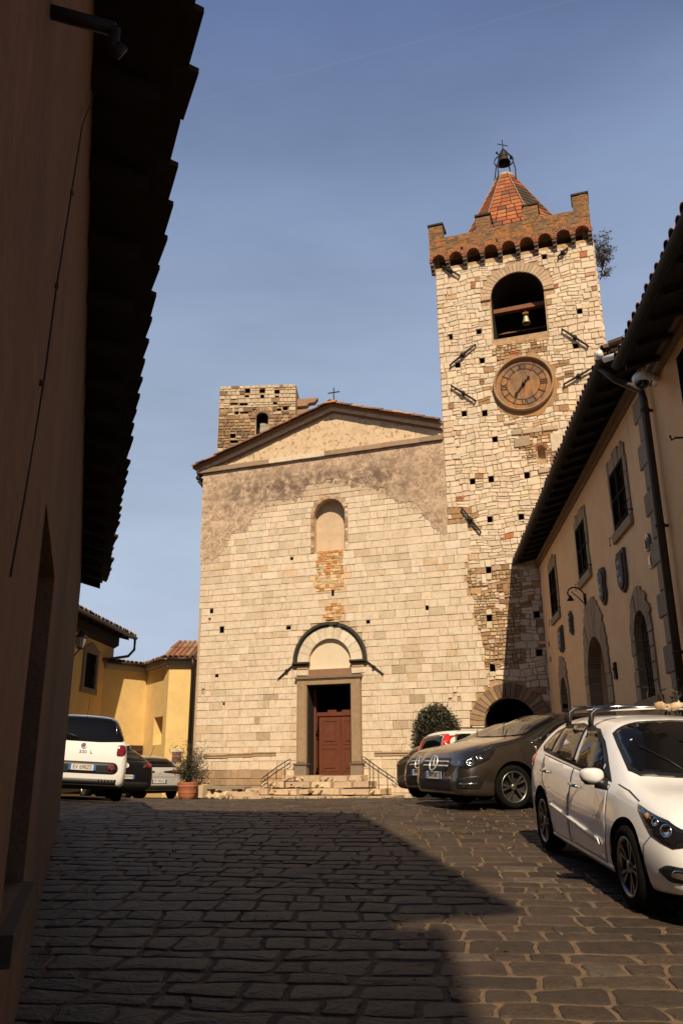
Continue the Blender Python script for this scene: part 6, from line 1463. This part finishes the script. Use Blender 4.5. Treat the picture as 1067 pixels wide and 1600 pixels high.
# --- silver and black hatchbacks behind it, and two more at the right
stg = [(-2.13, .42, .58, .62, .70, .66, .5), (-2.11, .32, .80, .85, .80, .77, .6), (-2.05, .27, .92, .99, .86, .82, .62), (-1.92, .24, .97, 1.09, .88, .83, .62), (-1.7, .22, .99, 1.27, .895, .83, .60), (-1.4, .2, .98, 1.39, .90, .83, .59), (-.7, .18, .95, 1.445, .905, .82, .60), (0, .17, .93, 1.44, .905, .81, .61), (.5, .17, .92, 1.33, .905, .81, .62), (.9, .17, .91, 1.13, .904, .81, .66), (1.2, .18, .89, 1.0, .9, .8, .68), (1.7, .2, .82, .91, .87, .76, .6), (2.05, .22, .7, .78, .78, .68, .5), (2.2, .3, .55, .6, .6, .53, .35), (2.23, .36, .5, .53, .5, .45, .3)]
def hatch(pt, label, loc, hd, ptxt, tail, bdg, k=1.0, kz=1.0):
    S_ = [(a*k, b, c*kz, d*kz, e*(.5+.5*k), f*(.5+.5*k), g*(.5+.5*k)) for a, b, c, d, e, f, g in stg]
    X = lambda P: [(a*k, b*kz) for a, b in P]
    sp = dict(st=S_, wh=(-1.335*k, 1.335*k), rw=.32, wy=.90*(.5+.5*k), paint=pt, spokes=5, mirror=(.66*k, .99*(.5+.5*k), 1.02*kz), patches=[
     ('window_trim', 'y', X([(.95, .96), (.4, 1.26), (.05, 1.35), (-.6, 1.375), (-1.3, 1.32), (-1.7, 1.13), (-1.6, 1.06), (-.5, 1.0)]), M_trim, .003, dict()),
     ('window', 'y', X([(.75, .99), (.36, 1.23), (.02, 1.32), (-.25, 1.335), (-.27, 1.01)]), M_cglass, .006, dict(rnd=.03)), ('window', 'y', X([(-.36, 1.02), (-.34, 1.335), (-.9, 1.33), (-1.2, 1.28), (-1.35, 1.07)]), M_cglass, .006, dict(rnd=.03)),
     ('windshield', 'z', X([(1.05, -.6/kz), (.9, -.65/kz), (.4, -.56/kz), (.34, 0), (.4, .56/kz), (.9, .65/kz), (1.05, .6/kz), (1.1, 0)]), M_cglass, .005, dict()),
     ('rear_window', 'x', [(-.66, 1.02*kz), (.66, 1.02*kz), (.56, 1.24*kz), (.48, 1.345*kz), (-.48, 1.345*kz), (-.56, 1.24*kz)], M_cglass, .006, dict(s=-1, rnd=.05)),
     ('tail_light_surround', 'x', [(.16, .85*kz), (.78, .80*kz), (.82, .93*kz), (.55, .93*kz), (.16, .89*kz)] if not tail else [(.52, .82*kz), (.78, .80*kz), (.80, .97*kz), (.58, .95*kz)], M_trim, .010, dict(s=-1, both=True, grid=.04)),
     ('tail_light', 'x', [(.45, .845*kz), (.77, .82*kz), (.80, .91*kz), (.5, .905*kz)] if not tail else [(.55, .84*kz), (.76, .82*kz), (.78, .95*kz), (.6, .93*kz)], M_red, .015, dict(s=-1, both=True, grid=.04)),
     ('rear_valance', 'x', [(-.68, .30), (.68, .30), (.70, .44), (-.70, .44)], M_trim, .006, dict(s=-1, rnd=.04)),
     ('tailgate_seam', 'x', line_poly([(-.70, .70*kz), (0, .71*kz), (.70, .70*kz)], .010), M_trim, .003, dict(s=-1)),
     ('headlight', 'y', X([(2.15, .58), (2.08, .70), (1.75, .80), (1.72, .74), (2.0, .58)]), M_lens, .006, dict(grid=.04)),
     ('tail_light', 'y', X([(-2.06, .84), (-2.02, .94), (-1.84, .96), (-1.9, .84)]), M_red, .006, dict(grid=.04)),
     ]+doors(pt, X([(.88, .28), (.92, .93), (.3, .94), (-.28, .97), (-.29, .28)]), X([(-.31, .28), (-.3, .97), (-1.35, 1.01), (-1.12, .62), (-.98, .28)]), (-.12*k, .84*kz), (-1.1*k, .88*kz), M_chrome))
    car, bvh, M = make_car('parked_car', label, sp, loc, hd, 'cars parked in the square')
    badge_mesh(car, 'badge', end_M(bvh, -1, 0, .87*kz, .01), bdg, .075); plate(car, end_M(bvh, -1, 0, .57*kz, .016), ptxt)
    mb = MB(); mb.tube([(-1.1*k, 0, 1.42*kz), (-1.3*k, 0, 1.43*kz), (-1.5*k, 0, 1.75*kz)], .008, 5); mb.build('aerial', M_trim, car)
    return car
hatch(P_silver, 'silver hatchback with a diamond badge parked beside the terracotta pot', (-7.4, 30.5), (-.57, .82), 'FP 990GE', False, 'diamond')
hatch(P_black, 'black hatchback seen from behind between the white and the silver car', (-7.55, 26.1), (-.62, .78), 'DZ 485MA', True, 'round', 1.0, 1.02)
hatch(P_black, 'small black hatchback tail mostly hidden behind the parked cars near the church steps', (3.4, 23.15), (.906, .42), 'BK 771TC', True, 'round', .86, 1.0)
stp = [(-1.72, .40, .62, .68, .66, .62, .5), (-1.70, .30, .86, .92, .74, .70, .60), (-1.65, .26, .96, 1.15, .77, .72, .62), (-1.56, .23, .98, 1.42, .785, .72, .60), (-1.35, .2, .98, 1.52, .79, .72, .60), (-.6, .19, .96, 1.55, .79, .72, .61), (.1, .18, .94, 1.53, .79, .72, .61), (.5, .18, .93, 1.42, .79, .72, .62), (.95, .18, .92, 1.1, .79, .71, .64), (1.15, .19, .90, 1.02, .78, .70, .62), (1.55, .2, .82, .92, .75, .66, .55), (1.75, .24, .66, .74, .66, .58, .42), (1.81, .32, .52, .58, .52, .46, .3)]
sp = dict(st=stp, wh=(-1.15, 1.15), rw=.29, wy=.785, paint=P_white2, spokes=5, mirror=(.62, .87, 1.05), patches=[
 ('window_trim', 'y', [(.85, .99), (.45, 1.32), (.1, 1.43), (-.6, 1.455), (-1.3, 1.43), (-1.36, 1.05), (-.5, 1.01)], M_trim, .003, dict()),
 ('window', 'y', [(.7, 1.02), (.42, 1.28), (.1, 1.39), (-.25, 1.40), (-.25, 1.04)], M_cglass, .006, dict(rnd=.03)), ('window', 'y', [(-.33, 1.04), (-.32, 1.41), (-.82, 1.415), (-.82, 1.05)], M_cglass, .006, dict(rnd=.03)), ('window', 'y', [(-.9, 1.06), (-.9, 1.41), (-1.26, 1.40), (-1.30, 1.07)], M_cglass, .006, dict(rnd=.03)),
 ('windshield', 'z', [(1.0, -.56), (.9, -.6), (.5, -.54), (.46, 0), (.5, .54), (.9, .6), (1.0, .56), (1.04, 0)], M_cglass, .005, dict()),
 ('rear_window', 'x', [(-.54, 1.03), (.54, 1.03), (.5, 1.42), (-.5, 1.42)], M_cglass, .006, dict(s=-1, rnd=.05)),
 ('tail_light', 'x', [(.57, 1.0), (.70, 1.0), (.66, 1.2), (.61, 1.42), (.53, 1.42)], M_redb, .012, dict(s=-1, both=True, grid=.04)),
 ('tail_light', 'y', [(-1.655, .98), (-1.5, .98), (-1.43, 1.43), (-1.53, 1.43)], M_redb, .008, dict(grid=.04)),
 ('rear_valance', 'x', [(-.62, .32), (.62, .32), (.64, .52), (-.64, .52)], M_trim, .006, dict(s=-1)),
 ]+doors(P_white2, [(.75, .28), (.8, .93), (.3, .96), (-.28, 1.0), (-.29, .28)], [(-.31, .28), (-.3, 1.0), (-.9, 1.02), (-.86, .6), (-.8, .28)], (-.12, .85), (-.75, .88), M_trim))
car, bvh, M = make_car('parked_car', 'small boxy white car with tall red tail lights, behind the dark cars by the church', sp, (3.62, 20.9), (.93, .37), 'cars parked in the square')
badge_mesh(car, 'badge', end_M(bvh, -1, 0, .80, .01), 'round', .05); plate(car, end_M(bvh, -1, 0, .66, .014), 'CV 143PH')
for s in (1, -1):
    mb = MB(); mb.tube([(-1.2, s*.55, 1.53), (-1.15, s*.56, 1.57), (.0, s*.57, 1.59), (.1, s*.57, 1.55)], .018, 6); mb.build('roof_rail', M_trim, car)
# ================================================================== SMALL THINGS
M_leaf = mat('dark_leaf', attr=True, rough=.5, noise=(8, .3)); M_bark = mat('bark', (.06, .04, .028), rough=.95, noise=(12, .3))
def leaves(mb, fn, n, size, cols, clump=1):
    for _ in range(n):
        p = fn(); a = V((R.gauss(0, 1), R.gauss(0, 1), R.gauss(0, .8))).normalized(); b = a.orthogonal().normalized(); b.rotate(Matrix.Rotation(R.uniform(0, 6.3), 3, a)); s = size*R.uniform(.6, 1.35); c = a.cross(b)
        q = V(p); mb.add([q-b*s*.32, q+a*s*.5+c*s*.06, q+b*s*.32, q+a*s-c*s*.05], [(0, 2, 1), (1, 2, 3)] if False else [(0, 1, 3), (1, 2, 3)], vary(R.choice(cols), .3, .08))
# planter and shrub by the corner
M_terra = mat('terracotta_pot', (.36, .125, .06), rough=.85, noise=(6, .2), bump=.2, blot=[(3, .55, .72, (.45, .25, .16), .5)])
pr_ = pray(293, 1240); pp = V((0, 0, EYE))+pr_*(27.4/pr_.y); pz = zg(pp.x, pp.y)
pot = thing('planter', 'round terracotta pot with banded rim at the left corner of the church', 'plant pot', (pp.x, pp.y, pz))
mb = MB(); mb.lathe([(0, .02), (.20, .0), (.24, .02), (.27, .12), (.30, .26), (.315, .38), (.33, .40), (.33, .45), (.315, .46), (.33, .47), (.34, .52), (.30, .53), (.28, .48), (0, .47)], 28); mb.build('pot_body', M_terra, pot)
mb = MB(); mb.lathe([(.285, .20), (.30, .21), (.30, .23), (.29, .24)], 28); mb.build('band', M_terra, pot)
sh = thing('shrub', 'loose dark evergreen shrub growing in the terracotta pot', 'shrub', (pp.x, pp.y, pz+.47))
mb = MB(); tips = []
for k in range(24):
    a = R.uniform(0, 6.3); r = R.uniform(.15, .60); h = R.uniform(.35, 1.25); p = [(0, 0, 0), (r*.3*cos(a), r*.3*sin(a), h*.45), (r*cos(a), r*sin(a), h)]; mb.tube(p, [.018, .012, .005], 5); tips.append(p)
mb.build('stems', M_bark, sh)
mb = MB()
def shr():
    p = R.choice(tips); t = R.uniform(.25, 1.05); a = lerp(V(p[1]), V(p[2]), max(0, (t-.5)*2)) if t > .5 else lerp(V(p[0]), V(p[1]), t*2); return a+V((R.gauss(0, .10), R.gauss(0, .10), R.gauss(0, .09)))
leaves(mb, shr, 3600, .07, [(.03, .034, .014), (.018, .022, .009), (.05, .048, .02)]); mb.build('foliage', M_leaf, sh)
# climbing yellowish plant on the pipe behind it
mb = MB(); q0 = p3.P(dpu, .6, .5)
leaves(mb, lambda: (q0.x+R.gauss(-.45, .28), q0.y-R.uniform(.1, .5), .6+abs(R.gauss(.7, .45))), 380, .09, [(.26, .18, .04), (.12, .10, .03), (.3, .22, .07)]); mb.tube([q0+V((-.4, -.2, 0)), q0+V((-.45, -.25, .9))], .015, 5, (.08, .05, .03))
tag(mb.build('yellowing_shrub', M_leaf), 'thin yellowing shrub against the yellow wall behind the pot', 'shrub')
# round clipped bush in front of the church
bc = F.P(uz(681, 1128, .9)[0], 0, .9); bz0 = zg(bc.x, bc.y)
bush = thing('round_bush', 'dome-shaped dark bush with drooping leaves in front of the church wall', 'bush', (bc.x, bc.y, bz0))
mb = MB(); mb.tube([(0, 0, 0), (.02, .01, 1.0), (0, 0, 2.0)], [.06, .05, .02], 7)
for k in range(9): a = R.uniform(0, 6.3); mb.tube([(0, 0, R.uniform(.8, 1.6)), (.3*cos(a), .3*sin(a), R.uniform(1.6, 2.2)), (.5*cos(a), .5*sin(a), R.uniform(1.8, 2.4))], [.025, .015, .006], 5)
mb.build('trunk', M_bark, bush)
mb = MB()
topz = uz(681, 1100, .9)[1]-bz0
def bsh():
    while True:
        x, y, z = R.uniform(-1, 1), R.uniform(-1, 1), R.uniform(-1, 1); d = x*x+y*y+z*z
        if d > 1 or d < .35 and R.random() < .7: continue
        w = 1 if z > -.1 else 1.04; k = 1+.07*sin(7*atan2(y, x)+3*z)
        return (x*.70*w*k, y*.62*w*k, topz-.95+z*.97)
leaves(mb, bsh, 11000, .095, [(.014, .017, .007), (.010, .012, .005), (.024, .024, .010), (.04, .032, .013)])
for k in range(70):
    a = R.uniform(0, 6.3); r = .66*R.uniform(.9, 1.06); z = topz-.95+R.uniform(-.7, .6); 
    for q in range(5): leaves(mb, lambda: (r*cos(a)+R.gauss(0, .02), r*.9*sin(a)+R.gauss(0, .02), z-.05*q), 1, .08, [(.018, .02, .008)])
mb.build('crown', M_leaf, bush)
# stone bench with rubble under it
M_bstone = mat('bench_slab', (.22, .19, .15), rough=.85, noise=(8, .2), bump=.3)
b0, b1 = uz(316, 1229, 1.2)[0], uz(383, 1231, 1.2)[0]; gz = zg(*F.P(1, 0, 1.2)[:2])
bench = thing('stone_bench', 'low bench of a grey slab on two stone supports by the church wall', 'bench', F.P((b0+b1)/2, gz, 1.1))
mb = MB(); bzt = uz(350, 1229, 1.2)[1]
mb.box((b0, .75, bzt-.07), (b1, 1.25, bzt), M=FM); loc_parent(mb.build('seat', M_bstone), bench)
for s0, s1 in ((b0+.12, b0+.27), (b1-.42, b1-.27)):
    mb = MB(); mb.prism([(s0, gz), (s1+.06, gz), (s1, bzt-.071), (s0-.05, bzt-.071)], F.P, .82, 1.18, (.5, .38, .25)); loc_parent(mb.build('support', M_stone), bench)
def rock(u, d, r, rz, col):
    bm = bmesh.new(); bmesh.ops.create_icosphere(bm, subdivisions=2, radius=1)
    for v in bm.verts: k = 1+.16*sin(v.co.x*4+u*9)+.13*sin(v.co.y*5+u*5)+R.uniform(-.05, .05); v.co = V((v.co.x*r*1.35, v.co.y*r, v.co.z*rz))*k
    me = bpy.data.meshes.new('loose_stone'); bm.to_mesh(me); bm.free(); m = M_rockm[R.randrange(2)]; me.materials.append(m)
    o = bpy.data.objects.new('loose_stone', me); COL.objects.link(o); p = F.P(u, 0, d); o.location = (p.x, p.y, zg(p.x, p.y)+rz*.8); o.rotation_euler = (0, 0, R.uniform(0, 3)); return o
M_rockm = [mat('loose_rock', (.46, .33, .2), rough=.95, noise=(8, .25), bump=.5), mat('loose_rock', (.56, .43, .29), rough=.95, noise=(8, .25), bump=.5)]
for px, py, r, rz, lb in ((336, 1241, .16, .15, 'rounded tan stone under the left half of the bench'), (348, 1241, .14, .13, 'second rounded stone under the middle of the bench'), (331, 1247, .15, .10, 'pale flat stone lying in front of the bench by its left support'), (344, 1248, .14, .09, 'small pale stone lying in front of the bench centre'), (357, 1246, .17, .15, 'tall angular pale stone in front of the bench toward the steps')):
    u = uz(px, py, 1.3)[0]; tag(rock(u, 1.05 if py < 1245 else 1.45, r, rz, 0), lb, 'stone', 'loose stones around the bench')
# kerb-like long stones running from the bench to the steps
for px0, px1, lb in ((366, 399, 'long pale stone block lying between the bench and the steps'), (309, 318, 'upright brownish stone block beside the pot and bench')):
    a, b = uz(px0, 1248, 1.45)[0], uz(px1, 1248, 1.45)[0]; mb = MB(); g_ = zg(*F.P(a, 0, 1.4)[:2]); stone(mb, lambda p, q, d: F.P(p, q, d), a, b, g_-.02, g_+(.24 if px0 > 350 else .5), 1.5, vary((.52, .4, .27), .1), bev=.05, jit=.03, base=1.1); tag(mb.build('stone_block', M_rub), lb, 'stone block')
# handrails
def rail(label, pts, d, posts):
    t = thing('handrail', label, 'railing', F.P(*uz(*posts[0], d), d)); mb = MB()
    for line in pts: mb.tube([F.P(*uz(*p, d), d) for p in line], .016, 6)
    for p in (pts[0][0], pts[0][-1], pts[1][-1]):
        u, z = uz(*p, d); sg = 1 if p[0] > 430 and p[0] < 500 or p[0] > 600 else -1; mb.tube([F.P(u+sg*.07*(1-cos(a)) , z-.0+.07*sin(-a)*1.0, d) for a in [0, .6, 1.2, 1.9, 2.6, 3.3, 4.0]], .012, 6)
    loc_parent(mb.build('rail', M_iron), t)
    for p in posts[:]:
        u, z = uz(*p[:2], d); zt = uz(p[0], p[2], d)[1] if len(p) > 2 else z+.8; mb = MB(); mb.tube([F.P(u, z-.05, d), F.P(u, zt, d)], .014, 6); loc_parent(mb.build('post', M_iron), t)
rail2 = lambda lb, d, posts, rails: rail(lb, rails, d, posts)
def uzp(p, d): return uz(p[0], p[1], d)
def rail(label, rails, d, posts):
    t = thing('handrail', label, 'railing', F.P(*uzp(posts[0], d), d)); mb = MB()
    for line in rails:
        P3 = [F.P(*uz(*p, d), d) for p in line]; mb.tube(P3, .016, 6)
        for end, oth in ((0, 1), (-1, -2)):
            e = P3[end]; dr = (P3[end]-P3[oth]).normalized(); mb.tube([e+dr*.09*sin(a)+V((0, 0, -1))*.06*(1-cos(a)) for a in [0, .7, 1.4, 2.1, 2.8, 3.6, 4.4]], .012, 6)
    loc_parent(mb.build('rail', M_iron), t)
    for x, yb, yt in posts:
        u, zt = uz(x, yt, d); zb = uz(x, yb, d)[1]; mb = MB(); mb.tube([F.P(u, zb-.08, d), F.P(u, zt, d)], .014, 6); loc_parent(mb.build('post', M_iron), t)
rail('thin wrought-iron handrail with curled ends left of the church door', [[(411, 1215), (432, 1199), (451, 1187)], [(411, 1222), (432, 1206), (451, 1194)]], 1.0, [(418.5, 1223, 1209), (432, 1214, 1199), (445, 1213, 1190)])
rail('thin wrought-iron handrail with curled ends right of the church door', [[(569, 1183), (592, 1200), (616, 1216)], [(569, 1190), (592, 1206), (616, 1222)]], 1.0, [(577, 1222, 1188), (591, 1231, 1198), (605, 1240, 1208), (583, 1225, 1192)])
# plants: on the tower corner and by the orange house
def tuft(name, label, cat, c, n, rad_, h, size, cols, stem=12, droop=0):
    t = thing(name, label, cat, c); mb = MB(); ends = []
    for k in range(stem):
        a = R.uniform(0, 6.3); r = R.uniform(.2, 1)*rad_; z = h*R.uniform(.4, 1); ends.append((r*cos(a), r*sin(a), z)); mb.tube([(0, 0, 0), (r*.4*cos(a), r*.4*sin(a), z*.6), ends[-1]], [.012, .009, .004], 5)
    mb.build('stems', M_bark, t); mb = MB()
    leaves(mb, lambda: V(R.choice(ends))*R.uniform(.45, 1.05)+V((R.gauss(0, .07), R.gauss(0, .07), R.gauss(0, .07))), n, size, cols); mb.build('foliage', M_leaf, t)
tp = F.P(14.55, uz(934, 392)[1]-.5, -.4)
tuft('wall_plant', 'wild bush sprouting from the top right corner of the bell tower', 'plant', (tp.x+.12, tp.y, tp.z), 520, .42, 1.5, .13, [(.05, .05, .02), (.03, .035, .015), (.09, .07, .03)], 26)
tuft('grass_tuft', 'dry grass tuft hanging under the parapet corner of the bell tower', 'plant', (tp.x+.15, tp.y, tp.z-.25), 70, .35, .35, .16, [(.12, .09, .05)], 16)
su_ = RW.uz(1060, 1080, .5); o_ = RW.P(su_[0]+.15, 0, .5)
tuft('oleander', 'dark narrow-leaved shrub by the orange house behind the foreground white car', 'shrub', (o_.x, o_.y, zg(o_.x, o_.y)), 420, .42, su_[1]-zg(5, 10)+.12, .13, [(.03, .032, .014), (.05, .045, .02), (.02, .022, .010)], 30)
# birds and weeds
mb = MB()
def weeds(mb, x, y, n): leaves(mb, lambda: (x+R.gauss(0, .05), y+R.gauss(0, .04), zg(x, y)+R.uniform(0, .05)), n, .05, [(.09, .08, .03), (.05, .055, .02)])
for k in range(90):
    y = R.choice([R.uniform(5, 14), R.uniform(14, 25)]); weeds(mb, R.uniform(-2.5, 3), y, R.randint(3, 9))
for k in range(30): u = R.uniform(1, 7.4); p = F.P(u, 0, 1.62); weeds(mb, p.x, p.y, 10)
tag(mb.build('weeds', M_leaf), kind='stuff')
